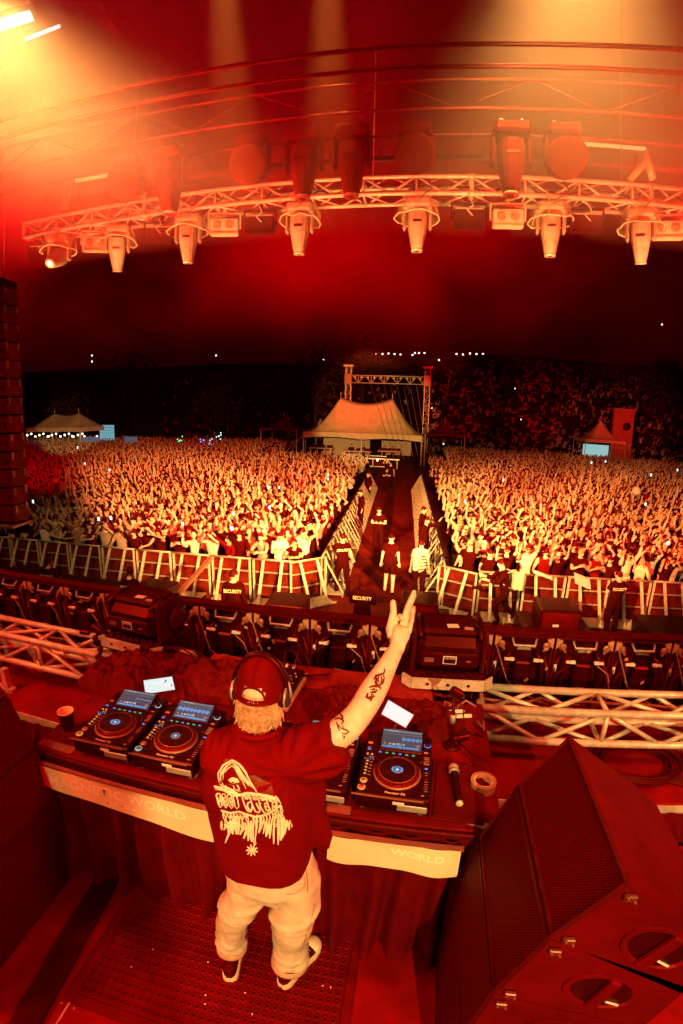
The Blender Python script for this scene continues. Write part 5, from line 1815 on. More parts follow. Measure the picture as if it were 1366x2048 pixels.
n = 0
x = -3.78
while x > -14.5:
    y = pen_front(x) - .28
    barricade(x, y, .045, '%s panel of the front crowd barrier, counting left from the aisle corner' % ORD[n], 'front barrier, left pen')
    x -= 1.19; n += 1
barricade(-2.86, 11.93, .75, 'corner panel of the left pen barrier turned towards the aisle', 'corner barriers')
barricade(1.12, 12.05, -.50, 'corner panel of the right pen barrier, angled at the aisle, unmanned and open behind', 'corner barriers')
n = 0
x = 2.25
while x < 9.5:
    barricade(x, pen_front(x) - .35 + .0, 0, '%s panel of the front crowd barrier, counting right from the aisle corner' % ORD[n], 'front barrier, right pen')
    x += 1.19; n += 1
for i in range(17):
    yy = 12.75 + i * 1.19
    barricade(-2.55 - (yy - 12) * .048, yy, R(90) + .048, '%s barrier panel down the left side of the aisle' % ORD[i], 'aisle barriers, left side')
    barricade(.80 - (yy - 12) * .040, yy, -R(90) + .040, '%s barrier panel down the right side of the aisle' % ORD[i], 'aisle barriers, right side')

# ------------------------------------------------------------ loudspeakers on the pit floor
def sub(name, label, c, d, lid=True, top=True, rz=0.0):
    t = thing(name, label, 'subwoofer', (c[0], c[1], .006), rz, 'subwoofers in the pit')
    MB().box((0, .15, .24), (d[0] * 1.75, d[1] * 1.3, .46), bev=.015).build('lower_cabinet', BLK, t)
    if top:
        MB().box((0, 0, .46 + .27), (d[0], d[1], .52), bev=.02).build('upper_cabinet', BLKP, t)
        MB().box((0, -d[1] / 2 - .004, .72), (d[0] * .9, .006, .42)).build('grille', CLOTH, t)
        MB().box((-.1, -d[1] / 2 - .009, .62), (.14, .006, .06)).build('badge', WHT, t)
    return t


sub('subwoofer', 'double-stacked dark bass cabinet left of the aisle, nearest the hooded guard', (at(594, 1212, z=.5).x, 9.55), (.85, .8))
sub('subwoofer', 'double-stacked dark bass cabinet at the foot of the aisle, behind the raised hand', (at(838, 1212, z=.5).x, 10.35), (.85, .8))
sub('subwoofer', 'double-stacked dark bass cabinet between the running photographer and the standing guard', (at(1102, 1235, z=.5).x, 10.5), (.95, .85))
sub('subwoofer', 'double bass cabinet between the second and third seated guards, a board leaning on it', (at(352, 1165, z=.7).x, 9.5), (.9, .8))
sub('subwoofer', 'wide flat dark bass cabinet beside the leftmost guard', (at(185, 1160, z=.5).x, 9.6), (1.25, 1.4), top=False)
sub('subwoofer', 'wide flat dark bass cabinet at the right edge, past the standing guard', (at(1340, 1240, z=.5).x + .3, 10.6), (1.3, 1.0), top=False)
sub('subwoofer', 'wide flat dark bass cabinet at the left edge, left of the leftmost guard', (at(52, 1140, z=.5).x, 10.2), (.9, 1.0), top=False)
pl = MB().box((0, 0, 0), (.16, 2.3, .06), bev=.008).build('leaning_plank', mat('plank_wood', (.30, .08, .04), .6, var=.4))
pl.location = at(355, 1190, y=9.0)
pl.rotation_euler = (R(38), 0, -.62)
tag(pl, 'long narrow board leaning diagonally over the dark bass cabinet on the left of the pit', 'board')

# ------------------------------------------------------------ people in the pit and the aisle
SECP = mat('security_print', (.85, .66, .42), .7, var=0)


def worker(key, J, x, y, rz, label, shirt=TSHD, trs=TRSD, hair=HAIR, hs='short', sl=.5, shorts=False, s=1.03, word=None, z=.01, turn=0.0, skin=SKIN, glasses=False, fat=1.0, group=None):
    H = figure(J, 1, sl, shorts, False, hs, turn, glasses, fat=fat, off=.02)
    g = dict(hs=hs)
    g['body'] = H['body'].mesh('body', [skin, DRK])
    for k in ('shirt', 'trousers', 'shoe', 'shoe1', 'hair'): g[k] = H[k].mesh(k, [TSHD])
    t = person_at(g, x, y, z, rz, s, label, group, shirt, trs, hair)
    if word:
        sh = [c for c in t.children if c.name.startswith('shirt')][0]
        cy = max(v.co.y for v in sh.data.vertices if abs(v.co.x) < .12 and 1.2 < v.co.z < 1.35)
        text(word, .105, SECP, t, (0, cy + .014, 1.30), (R(90), 0, R(180)), name='lettering', sx=.82, bold=.002)
    return t


CROSS = ((.08, -.06, -.26), (-.20, -.16, .06))
crossed = pose(CROSS, CROSS)
stand = pose()
hip = pose(((.16, .05, -.22), (-.14, -.12, -.12)), ((.16, .05, -.22), (-.14, -.12, -.12)))
SECG = 'security guards in the pit'
for px, py, hs, lb, J in ((95, 1117, 'short', 'guard in a dark SECURITY jumper, leftmost in the pit, seen from behind', stand), (257, 1137, 'short', 'guard in a dark SECURITY jumper, second from the left, head turned', crossed),
                          (466, 1143, 'short', 'guard in a dark SECURITY jumper left of the aisle, head turned right', stand), (727, 1156, 'hood', 'hooded guard in a dark SECURITY hoodie at the foot of the aisle', crossed)):
    p = at(px, py, z=1.76)
    worker('g', J, p.x, p.y, R(180) + (.15 if px == 466 else .1 if px < 200 else 0), lb, hair=HAIR if hs != 'hood' else TSHD, hs=hs, sl=1.2, word='SECURITY', turn=(.7 if px == 257 else -.7 if px == 466 else 0), fat=1.12, group=SECG)
p = at(1216, 1275, z=0)
worker('g', crossed, p.x, p.y, R(180) + .15, 'guard with folded arms in a SECURITY top, before the right pen', word='SECURITY', turn=.4, fat=1.08, group=SECG, s=1.0)
p = at(684, 1190, z=0)
lean = pose(((.10, -.2, -.16), (-.05, -.24, .02)), ((.06, .1, -.25), (.1, -.12, -.18)), .10, dict(knl=(.12, -.22, .50), anl=(.13, -.12, .08), tol=(.14, -.29, .04), knr=(-.10, .08, .48), anr=(-.12, .30, .10), tor=(-.12, .16, .03)))
worker('g', lean, p.x, p.y, R(205) - R(0), 'guard striding to the left pen corner, yellow patch on the back', word='SECURITY', turn=.5, group=SECG)
# aisle people
worker('a', pose(((.08, -.04, -.26), (-.16, -.2, .06)), ((.08, -.04, -.26), (-.16, -.2, .06))), -1.42, 16.7, .05, 'bearded man in a dark shirt facing the stage in mid-aisle, hands joined', fat=1.12, s=1.05, group='crew in the aisle')
walk = dict(knl=(.10, -.16, .50), anl=(.11, -.02, .10), tol=(.12, -.18, .05), knr=(-.10, -.02, .48), anr=(-.11, .22, .14), tor=(-.12, .10, .04))
worker('a', pose(legs=walk), -.72, 12.9, R(180), 'man in a black cap, dark top and shorts walking up the aisle', hs='backcap', hair=TSHD, shorts=True, fat=1.15, s=1.04, group='crew in the aisle')
bk = worker('a', pose(legs=walk), .12, 12.6, R(180), 'person in a pale top with a pale pack entering the aisle', shirt=TSHW, s=1.02, group='crew in the aisle')


def backpack(label, par, tube=True):
    t = thing('backpack', label, 'backpack', par.matrix_world @ Vector((0, 0, 0)) if False else par.location, par.rotation_euler[2])
    PK = mat('pack_pale', (.62, .50, .36), .6, var=.3)
    MB().box((0, .22, 1.22), (.32, .16, .46), bev=.04).build('bag', PK, t)
    for s in (-1, 1):
        MB().path([(s * .09, .15, 1.42), (s * .11, .02, 1.47), (s * .12, -.13, 1.38), (s * .13, -.13, 1.15), (s * .15, .10, 1.03)], .022, 6, flat=.5).build('strap', PK, t)
    if tube:
        MB().lathe([(.07, 0), (.075, .02), (.075, .5), (.05, .54), (.02, .55)], (.12, .34, 1.0), 12).build('tube', PK, t)
        for k in range(5): MB().box((-.08, .31, 1.03 + k * .09), (.16, .03, .025), Matrix.Rotation(.2, 3, 'Y')).build('strap_buckle', BLKP, t)
    return t


backpack('pale backpack with a tube, on the person entering the aisle', bk)
worker('a', stand, .15, 17.4, R(70), 'dark-dressed crew member against the right aisle barrier, arms down', sl=1.2, group='crew in the aisle')
worker('a', pose(FWD, None), .25, 15.6, R(60), 'crew member reaching to the fans over the right aisle barrier', sl=1.2, group='crew in the aisle')
worker('a', stand, -2.55, 20.5, R(-60), 'dark-dressed crew member by the left aisle barrier, half in shadow', sl=1.2, group='crew in the aisle')
worker('a', PHO and pose(PHO, PHO), -2.6, 35.5, 0, 'man filming with a phone, at the far end of the aisle', group='crew in the aisle')
worker('a', stand, -2.15, 33.4, 0, 'man in a dark top with a small pale print, far down the aisle', group='crew in the aisle')
worker('a', pose(((.08, -.1, -.25), (-.18, -.12, .1)), ((.08, -.1, -.25), (-.18, -.12, .1))), -2.25, 31.0, .1, 'person in black with folded arms, nearest of a far trio', s=.92, group='crew in the aisle')
worker('a', stand, -3.0, 27, R(-40), 'crew member in black at the left barrier, halfway down', sl=1.2, group='crew in the aisle')
for i, (px_, lb) in enumerate(((487, 'left of the middle pole'), (567, 'just right of the middle pole'), (712, 'beside the second desk'), (768, 'behind the second desk'))):
    xx = at(560 + px_ / 3.415, 890, y=50.3).x
    worker('f', crossed if i % 2 else stand, xx, 50.6, .1 * i, 'technician in black ' + lb + ', mixing tent', s=1.05, group='technicians in the mixing tent')
pcn = at(577, 900, y=50)
worker('f', pose(HEADH, HEADH), pcn.x, 50.2, 0, 'person with hands raised to the face, left of the mixing tent', z=1.4, s=1.05)
# photographer striding across the pit
p = at(1003, 1256, z=0)
run = dict(knl=(.10, -.30, .58), anl=(.10, -.12, .14), tol=(.10, -.28, .10), knr=(-.10, .08, .50), anr=(-.11, .34, .22), tor=(-.11, .26, .10))
ph = worker('p', pose(((.08, -.18, -.18), (-.06, -.22, .04)), ((.1, -.12, -.22), (-.04, -.24, .05)), .14, run), p.x, p.y + .15, R(-78), 'photographer with a backpack striding before the right pen', shirt=TSHD, sl=1.2, group=None, s=1.02)
backpack('pale backpack with straps and a tube on the striding photographer', ph)
cm_ = thing('camera', 'black camera hanging from the hand of the striding photographer', 'camera', ph.location + Vector((-.62, .05, .95)))
MB().box((0, 0, 0), (.10, .15, .11), bev=.02).build('body', BLKP, cm_)
MB().lathe([(.04, 0), (.045, .1), (.05, .17)], (-.05, 0, 0), 10, Matrix.Rotation(R(-90), 3, 'Y')).build('lens', BLKP, cm_)
MB().path([(-.0, .06, .05), (.08, .1, .2), (.25, .12, .42)], .012, 5).build('strap', RUB, cm_)
# water bottles stacked behind the barrier feet
BOT = MB().lathe([(.03, 0), (.032, .02), (.032, .13), (.012, .17), (.012, .20)], n=8).mesh('bottle', [mat('bottle_clear', (.8, .6, .4), .15, var=0, alpha=.55)])
rg_ = random.Random(9)
for cx_, nb, lb in ((6.0, 14, 'right of the standing guard'), (2.4, 8, 'near the striding photographer'), (-4.3, 9, 'right of the third guard')):
    for i in range(nb):
        yy = 11.42 if cx_ > 0 else 10.9
        o = put('water_bottle', BOT, None, (cx_ + rg_.uniform(-.35, .35), yy + rg_.uniform(-.12, .12), .03))
        tag(o, 'small clear water bottle standing on the barrier foot ' + lb, 'bottle', 'water bottles ' + lb)
# letter sheets fans hold over the rail
for px_, py_, lb in ((1165, 1162, 'right of the striding photographer'), (1086, 1150, 'nearer the photographer')):
    o = MB().box((0, 0, 0), (.52 if px_ > 1100 else .6, .01, .34 if px_ > 1100 else .1), Matrix.Rotation(R(-50), 3, 'X')).build('paper_sign', WHT)
    o.location = at(px_, py_, y=11.85); o.rotation_euler = (0, .35, .2)
    tag(o, 'pale paper sign held over the rail, ' + lb, 'sign')

# ------------------------------------------------------------ LED wall seen from behind
LY, LZ0, LH = 3.60, 2.43, 1.0
LEDM = mat('led_frame', (.11, .003, .003), .4, .3, var=.4, scale=10)
lm = {}
b = MB()
for z in (.02, .98): b.box((0, 0, z), (.494, .07, .04))
for s in (-1, 1): b.box((s * .237, 0, .5), (.02, .07, .92))
lm['frame'] = b.mesh('frame', [LEDM])
lm['back_panel'] = MB().box((0, .022, .5), (.456, .02, .92)).mesh('back_panel', [mat('led_back', (.045, .001, .001), .5, var=.5, scale=8)])
b = MB().box((0, -.05, .60), (.14, .10, .34), bev=.015).box((0, -.045, .28), (.12, .08, .22), bev=.012)
lm['power_box'] = b.mesh('power_box', [BLKP])
lm['handle'] = MB().path([(-.10, -.03, .0), (-.085, -.07, -.045), (.085, -.07, -.045), (.10, -.03, .0)], .012, 6).box((0, -.045, -.07), (.11, .03, .03)).mesh('handle', [ALUD])
lm['rib'] = MB().path([(0, 0, -.26), (.045, -.03, -.13), (.055, -.03, 0), (.045, -.03, .13), (0, 0, .26)], .016, 6).mesh('rib', [LEDM])
lm['corner_lock'] = MB().lathe([(.001, .012), (.030, .012), (.034, 0)], (0, 0, 0), 10, Matrix.Rotation(R(90), 3, 'X')).box((0, -.02, 0), (.018, .01, .09)).mesh('corner_lock', [mat('lock_pale', (.40, .16, .08), .4, .3, var=.2)])
lm['plug'] = MB().box((0, 0, 0), (.045, .03, .025), bev=.005).box((.04, 0, 0), (.035, .02, .016)).mesh('plug', [WHT])
b = MB()
for s_ in (-1, 1):
    b.prism([(s_ * .012, -.05, .045), (s_ * .062, -.05, .03), (s_ * .05, -.05, -.012), (s_ * .012, -.05, -.045)][::s_], (0, .018, 0))
lm['wing_plate'] = b.mesh('wing_plate', [mat('lock_bright', (.70, .42, .22), .35, .3, var=.3)])
lm['cross_bar'] = MB().box((0, 0, 0), (.44, .018, .014)).mesh('cross_bar', [LEDM])
lm['hose'] = MB().path([(0, -.06, .30), (.05, -.09, .24), (.07, -.10, .10), (.065, -.09, -.08), (.02, -.07, -.20)], .017, 6).mesh('hose', [BLKP])
lm['clip'] = MB().box((0, 0, 0), (.03, .016, .012)).mesh('clip', [mat('lock_bright', (.70, .42, .22))])  # small pale piece standing in for a glint of light
lt_ = text('absen', .03, WHT, None, (0, 0, 0), (0, 0, 0), .0003)
lm['lettering'] = lt_.data
bpy.data.objects.remove(lt_)
lm['label'] = MB().box((0, 0, 0), (.022, .002, .07)).mesh('label', [WHT])
rg_ = random.Random(21)
cabm = [MB().path([(-.10, -.10, .78), (-.22, -.13, .70), (-.25, -.12, .5), (-.2, -.12, .33), (-.05, -.1, .24)], .009, 5).mesh('cable', [RUB]),
        MB().path([(.10, -.10, .78), (.2, -.14, .72), (.25, -.13, .55), (.23, -.1, .3), (.3, -.1, .12)], .007, 5).mesh('cable', [mat('cable_dull', (.3, .1, .06), .5, var=.2)]),
        MB().path([(-.24, -.1, .92), (-.12, -.15, .62), (.02, -.13, .5), (.2, -.12, .42), (.3, -.1, .5)], .006, 5).mesh('cable', [mat('cable_dull', (.3, .1, .06), .5)])]
n0 = -11
for i in range(n0, 9):
    x = .93 + (i - .0) * .505
    side = 'right' if x > .5 else 'left'
    if -2.2 < x < .47: pos = 'behind the desk'
    cnt = i - n0
    t = thing('led_cabinet', '%s video wall cabinet from the left end, seen from its dark back' % ORD[cnt], 'video panel', (x, LY, LZ0), 0, 'video wall cabinets in front of the booth')
    for k in ('frame', 'back_panel', 'power_box'): put(k, lm[k], t)
    put('handle', lm['handle'], t, (0, 0, .95))
    for s in (-1, 1):
        put('rib', lm['rib'], t, (s * .12, -.02, .58), (0, 0, 0), (s, 1, 1))
        put('rib', lm['rib'], t, (s * .19, -.01, .5), (0, 0, 0), (s, 1, 1.1))
        put('corner_lock', lm['corner_lock'], t, (s * .185, -.045, .90), (0, s * .6, 0))
        put('corner_lock', lm['corner_lock'], t, (s * .185, -.045, .12), (0, -s * .6, 0))
        put('plug', lm['plug'], t, (s * .10, -.11, .80), (0, 0, 0 if s > 0 else math.pi))
        put('plug', lm['plug'], t, (s * .10 + .02, -.10, .22 + .02 * s), (0, .2, 0 if s > 0 else math.pi))
    put('wing_plate', lm['wing_plate'], t, (.2525, 0, .925)); put('wing_plate', lm['wing_plate'], t, (.2525, 0, .09), (0, math.pi, 0), (.7, 1, .7))
    for z_ in (.40, .66): put('cross_bar', lm['cross_bar'], t, (0, -.005, z_ + rg_.uniform(-.02, .02)))
    for s in (-1, 1): put('hose', lm['hose'], t, (s * .10, 0, .55), (0, 0, 0), (s, 1, 1))
    put('lettering', lm['lettering'], t, (0, -.1015, .56), (R(90), 0, 0))
    for k_ in range(5): put('clip', lm['clip'], t, (rg_.uniform(-.22, .22), -.09 - rg_.random() * .03, rg_.uniform(.1, .9)), (0, rg_.uniform(-1, 1), 0), (rg_.uniform(.5, 1.3), 1, rg_.uniform(.6, 1.4)))  # glints strewn at random over the cabinet back as pale pieces
    put('label', lm['label'], t, (.09, -.09, .5), (0, .1, 0)); put('label', lm['label'], t, (-.215, -.04, .7))
    put('label', lm['label'], t, (0, -.102, .44), (0, R(90), 0), (.6, 1, .9))
    for c in rg_.sample(cabm, 2): put('cable', c, t)
tb = MB().box((-.1, LY - .01, LZ0 + LH + .012), (11.2, .09, .018)).build('top_strip', LEDM)
tag(tb, 'thin bar capping the whole video wall', 'rail')
# cable runs and small gear along the foot of the wall
for i, (y, z, r, sd) in enumerate(((3.42, 2.88, .014, 1), (3.36, 2.86, .012, 2), (3.30, 2.85, .010, 3))):
    rr = random.Random(sd)
    pts = [(-4.8 + k * .16, y + rr.uniform(-.05, .05), z + rr.uniform(-.01, .03)) for k in range(62)]
    o = MB().path(pts, r, 5).build('power_cable', RUB if i else mat('cable_dull', (.3, .1, .06)))
    tag(o, ['reddish cable lying nearest the foot of the video wall', 'black cable beside the foot of the video wall', 'thin black cable farthest from the foot of the video wall'][i], 'cable')

# ------------------------------------------------------------ big trusses beside the desk
truss('stage_truss', 'heavy pale aluminium truss lying to the right of the desk', .50, 5.2, 2.72, 3.03, .26, .24, .42, .027, .017, 'stage trusses beside the desk', seg=2.15, faces='fub t')
truss('stage_truss', 'heavy pale aluminium truss running off to the left of the desk', -5.6, -1.62, 2.72, 3.03, .26, .24, .42, .027, .017, 'stage trusses beside the desk', seg=1.9, faces='fub t')
for i, (x, lb) in enumerate(((2.35, 'holding up the right-hand truss'), (-3.45, 'holding up the left-hand truss at the picture edge'))):
    t = thing('truss_stand', 'upright ladder-like aluminium support ' + lb, 'truss stand', (x, 2.6, DECKZ), 0, 'truss supports')
    for dx in (-.18, .18):
        for dy in (0, .38): MB().box((dx, dy, .11), (.05, .05, .22)).build('upright', ALU, t)
    MB().box((0, 0, .02), (.5, .06, .035)).build('rung', ALU, t); MB().box((0, .38, .02), (.5, .06, .035)).build('rung', ALU, t)
    MB().box((-.23, .19, .05), (.03, .5, .06)).build('rung', ALU, t)
# cable coil on the deck at the right, loose cable
b = MB()
rr = random.Random(5)
for k in range(9):
    ra = .20 + .011 * k + rr.uniform(-.012, .012); cx_, cy_ = rr.uniform(-.02, .02), rr.uniform(-.02, .02)
    b.path([(cx_ + ra * 1.15 * math.cos(a), cy_ + ra * .8 * math.sin(a), .01 + .006 * k + .004 * math.sin(3 * a + k)) for a in [2 * math.pi * q / 28 for q in range(29)]], .009, 5)
co = b.build('coil', RUB)
pc = at(1268, 1530, z=DECKZ)
ct = thing('cable_coil', 'coiled black cable lying on the deck under the right-hand truss', 'cable', pc)
co.parent = ct
b = MB()
for k in range(6): b.path([(.15, -.12 - .012 * k, .02), (.4, -.16 - .02 * k, .012), (.7, -.18 - .012 * k, .02 + .004 * k), (1.1, -.2 - .03 * k, .012)], .009, 5)
b.build('loose_run', RUB, ct)
# black skirt under the deck edge
skirt('deck_skirt', 'black pleated skirt hanging below the deck edge on the right', .9, 5.0, 2.36, FLZ + .01, DECKZ - .05, .02, .12, seed=3)
skirt('deck_skirt', 'black pleated skirt hanging below the deck edge on the left', -6.0, -2.1, 2.36, FLZ + .01, DECKZ - .05, .02, .12, seed=4)


# ------------------------------------------------------------ two big black hazers on the back of the desk
def hazer(label, x, y, z, rz):
    t = thing('stage_fixture', label, 'stage light', (x, y, z), rz, 'black boxed fixtures on the desk')
    MB().box((0, 0, .21), (.42, .36, .24), bev=.05).build('body', BLKP, t)
    MB().box((0, .02, .345), (.36, .28, .05), bev=.02).build('lid', BLK, t)
    MB().box((0, -.19, .20), (.36, .03, .10), bev=.01).build('control_panel', BLK, t)
    MB().box((.0, -.207, .205), (.085, .003, .055)).box((.0, -.209, .205), (.075, .003, .045), mi=1).build('caution_plate', [WHT, BLKP], t)
    text('CAUTION', .016, WHT, t, (0, -.2115, .218), (R(90), 0, 0), .0003)
    MB().box((-.13, -.207, .2), (.06, .003, .03)).box((.12, -.207, .2), (.03, .003, .01)).build('socket', mat('socket_grey', (.2, .06, .04)), t)
    MB().box((.02, -.05, .372), (.075, .05, .002), Matrix.Rotation(.1, 3, 'Z')).build('sticker', WHT, t)
    MB().box((.12, -.08, .372), (.055, .035, .002), Matrix.Rotation(-.08, 3, 'Z')).build('sticker', mat('sticker_dim', (.45, .3, .2)), t)
    for s in (-1, 1):
        MB().box((s * .225, 0, .22), (.03, .30, .30), bev=.012).build('side_plate', RUB, t)
        MB().path([(s * .19, -.17, .34), (s * .20, 0, .375), (s * .19, .17, .34)], .014, 6).build('handle', BLKP, t)
        MB().lathe([(.10, 0), (.10, .03), (.04, .035)], (s * .245, .05, .2), 14, Matrix.Rotation(R(90 * s), 3, 'Y')).build('side_disc', RUB, t)
    MB().box((0, 0, .045), (.52, .46, .03), bev=.008).build('base_plate', BLK, t)
    for k in range(8): MB().box((-.21 + k * .06, -.15, .068), (.035, .09, .012), Matrix.Rotation(.6, 3, 'Z')).build('grip_rib', RUB, t)
    bump = MB().box((0, -.245, .05), (.46, .012, .075))
    bump.box((-.262, -.215, .05), (.075, .012, .075), Matrix.Rotation(-.8, 3, 'Z')).box((.262, -.215, .05), (.075, .012, .075), Matrix.Rotation(.8, 3, 'Z'))
    bo = bump.build('bumper', ALU, t)
    for k in (-.13, 0, .13): MB().lathe([(.012, 0), (.008, .004)], (k, -.2525, .05), 8, Matrix.Rotation(R(90), 3, 'X')).build('bolt', BLKP, bo)
    for k in (-.18, .18): MB().box((k, 0, .015), (.05, .3, .03)).build('foot', RUB, t)
    return t


hazer('big black boxed fixture with a silver bumper at the right end of the desk', .25, 2.92, 3.40, .05)
hazer('big black boxed fixture with a silver bumper at the left, beside the heaped cloth', -1.95, 2.86, 3.40, -.10)
for x, y, nm in ((.25, 2.98, 'right'), (-1.95, 2.92, 'left')):
    t = thing('fixture_table', 'black-topped stand under the %s boxed fixture' % nm, 'stand', (x, y, DECKZ), 0, 'stands under the boxed fixtures')
    MB().box((0, 0, .575), (.56, .44, .04)).build('top', BLK, t)
    for sx in (-.22, .22):
        for sy in (-.17, .17): MB().box((sx, sy, .28), (.04, .04, .55)).build('leg', BLK, t)
# ------------------------------------------------------------ the performer
from mathutils.bvhtree import BVHTree
DJ0 = Vector((-.50, 1.22, FLZ))
dj = thing('person', 'performer from behind in cap and printed shirt, right arm raised over the desk', 'person', DJ0)
TAN = mat('performer_skin', (.74, .57, .42), .48, var=.22, scale=26, bump=.22, bscale=150)
SHM = mat('performer_shirt', (.13, .0008, .0018), .88, var=.18, scale=5, bump=.25, bscale=350)
JEAN = mat('performer_jeans', (.66, .54, .38), .85, var=.30, scale=9, bump=.35, bscale=420)


def remeshed(mb, vox, smooth=6, name='tmp'):
    o = mb.build(name, SHM)
    m = o.modifiers.new('r', 'REMESH'); m.mode = 'VOXEL'; m.voxel_size = vox; m.use_smooth_shade = True
    s = o.modifiers.new('s', 'SMOOTH'); s.factor = .6; s.iterations = smooth
    dg = bpy.context.evaluated_depsgraph_get()
    me = bpy.data.meshes.new_from_object(o.evaluated_get(dg))
    bpy.data.objects.remove(o)
    for p in me.polygons: p.use_smooth = True
    return me


def displace(me, fn):
    vs = me.vertices
    no = [v.normal.copy() for v in vs]
    for v, n in zip(vs, no): v.co = v.co + n * fn(v.co, n)
    me.update()


# --- shirt: torso rings fitted between the two outlines, two sleeves, a loose flap
rows = [(470, 550, 1457, .045), (464, 556, 1466, .05), (448, 590, 1474, .075), (420, 622, 1486, .100), (412, 636, 1512, .122), (413, 632, 1545, .135), (419, 626, 1590, .140), (430, 624, 1630, .140), (438, 624, 1662, .142), (444, 621, 1686, .144), (449, 616, 1710, .144)]
rs = []
for xl, xr, yp, ry in rows:
    a, b_ = at(xl, yp, y=1.22), at(xr, yp, y=1.22)
    c = (a + b_) / 2
    z = c.z
    rx = (b_ - a).length / 2
    k_ = []
    for k in range(24):
        t_ = 2 * math.pi * k / 24
        k_.append(Vector((c.x + rx * math.copysign(abs(math.cos(t_)) ** .8, math.cos(t_)), c.y + ry * math.copysign(abs(math.sin(t_)) ** .85, math.sin(t_)), z - (.010 * -math.sin(t_) if yp > 1700 else 0))))
    rs.append(k_)
ringz = [sum((v.z for v in q)) / len(q) for q in rs]
sb = MB().rings(rs[::-1])
SH_R = Vector((-.335, 1.21, 4.015)); SL_R = at(676, 1478, d=1.60)
SH_L = Vector((-.578, 1.21, 3.995))
sb.path([(-.44, 1.21, 3.98), SH_R, (SH_R + SL_R) / 2 + Vector((0, 0, -.012)), SL_R], [.085, .092, .094, .090], 14)
sb.path([(-.50, 1.21, 3.98), SH_L, SH_L + Vector((-.035, .08, -.12)), SH_L + Vector((-.03, .15, -.22))], [.078, .082, .084, .080], 14)
sb.path([(-.31, 1.24, 3.88), (-.295, 1.27, 3.72), (-.258, 1.29, 3.57), (-.246, 1.30, 3.50)], [.065, .056, .042, .022], 12)
me = remeshed(sb, .0095, 8)
hemz = min(v.co.z for v in me.vertices)


def folds(co, n):
    x, y, z = co
    f = 0
    # pulls running from the raised shoulder down the back
    dx, dz = x - SH_R.x, z - SH_R.z
    ang = math.atan2(dx, -dz); r = math.hypot(dx, dz)
    f += .0085 * math.sin(ang * 13 + 1.0 + r * 4) * math.exp(-((r - .20) / .17) ** 2)
    dx, dz = x - SH_L.x, z - SH_L.z
    ang = math.atan2(dx, -dz); r = math.hypot(dx, dz)
    f += .006 * math.sin(ang * 11 + .5) * math.exp(-((r - .14) / .10) ** 2)
    # soft diagonal drapes low on the back
    f += .006 * mnoise.noise(Vector((x * 7 + z * 3, y * 4, z * 3.2)))
    f += .0030 * mnoise.noise(Vector((x * 22, y * 20, z * 12)))
    f += .004 * math.sin(z * 40 + x * 9) * max(0, 1 - abs(z - 3.99) / .07)
    return f


displace(me, folds)
me.materials.clear(); me.materials.append(SHM)
shirt = put('t_shirt', me, dj, -DJ0)
bvh = BVHTree.FromPolygons([v.co.copy() for v in me.vertices], [tuple(p.vertices) for p in me.polygons])
# ribbed collar
cr = [at(460, 1460, y=1.215), at(470, 1468, y=1.185), at(488, 1475, y=1.165), at(510, 1478, y=1.155), at(532, 1476, y=1.165), at(549, 1470, y=1.185), at(560, 1461, y=1.215)]
cr_ = [Vector((-.475 + .075 * math.cos(a), 1.235 + .06 * math.sin(a), 4.065 + .012 * math.sin(a))) for a in np.linspace(0, 2 * math.pi, 25)]
MB().path(cr, .010, 6).build('collar', SHM, shirt)
# hem and sleeve stitching
for q, nm in ((rs[-1], 'hem'),):
    pts = []
    for v in q + [q[0]]:
        c = Vector((v.x, v.y, v.z + .012))
        h = bvh.find_nearest(c)
        pts.append(h[0] + h[1] * .0012)
    MB().path(pts, .0022, 4).build(nm, SHM, shirt)

# --- jeans
def leg(b, pts, rad):
    b.path(pts, rad, 16)
FLt, FRt = at(462, 1893, z=FLZ + .14), at(579, 1922, z=FLZ + .135)
pb = MB()
pb.rings([[Vector((-.448 + rx * math.cos(t_), 1.225 + ry * math.sin(t_), z)) for t_ in [2 * math.pi * k / 20 for k in range(20)]] for rx, ry, z in ((.155, .09, 3.31), (.188, .125, 3.37), (.188, .13, 3.44), (.17, .12, 3.52))])
leg(pb, [(-.53, 1.225, 3.40), (-.555, 1.225, 3.22), at(475, 1815, y=1.22), Vector((FLt.x + .01, FLt.y + .01, 2.82)), FLt + Vector((0, .01, -.01))], [.092, .084, .077, .073, .070])
leg(pb, [(-.35, 1.225, 3.40), (-.345, 1.22, 3.22), at(588, 1818, y=1.22), Vector((FRt.x + .01, FRt.y + .005, 2.84)), FRt + Vector((0, .01, -.01))], [.100, .094, .089, .086, .084])
jm = remeshed(pb, .0105, 5)


def jfold(co, n):
    x, y, z = co
    lx = -.575 if x < -.46 else -.36
    f = .0
    for zc, amp, sl in ((3.19, .018, .9), (3.13, .012, -.6), (3.03, .007, .3)):
        d = (z - zc) - sl * (x - lx) * .45
        f += 1.0 * amp * (math.exp(-(d / .016) ** 2) - .9 * math.exp(-((d + .026) / .016) ** 2)) * (.4 + .6 * max(0, -n.y))
    low = max(0, 1 - (z - FLZ - .08) / .22)
    f += low * (.009 * math.sin(z * 105 + x * 22 + y * 16) + .006 * math.sin(z * 60 - x * 40))
    f += .007 * mnoise.noise(Vector((x * 9, y * 8, z * 7))) + .004 * mnoise.noise(Vector((x * 26, y * 22, z * 14)))
    return f


displace(jm, jfold)
jm.materials.clear(); jm.materials.append(JEAN)
jeans = put('jeans', jm, dj, -DJ0)
jb = BVHTree.FromPolygons([v.co.copy() for v in jm.vertices], [tuple(p.vertices) for p in jm.polygons])


def on_surface(bv, px, py, off=.0015):
    v = ray(px, py)
    h = bv.ray_cast(CAM, v)
    if h[0] is None: return None
    return h[0] + h[1] * off


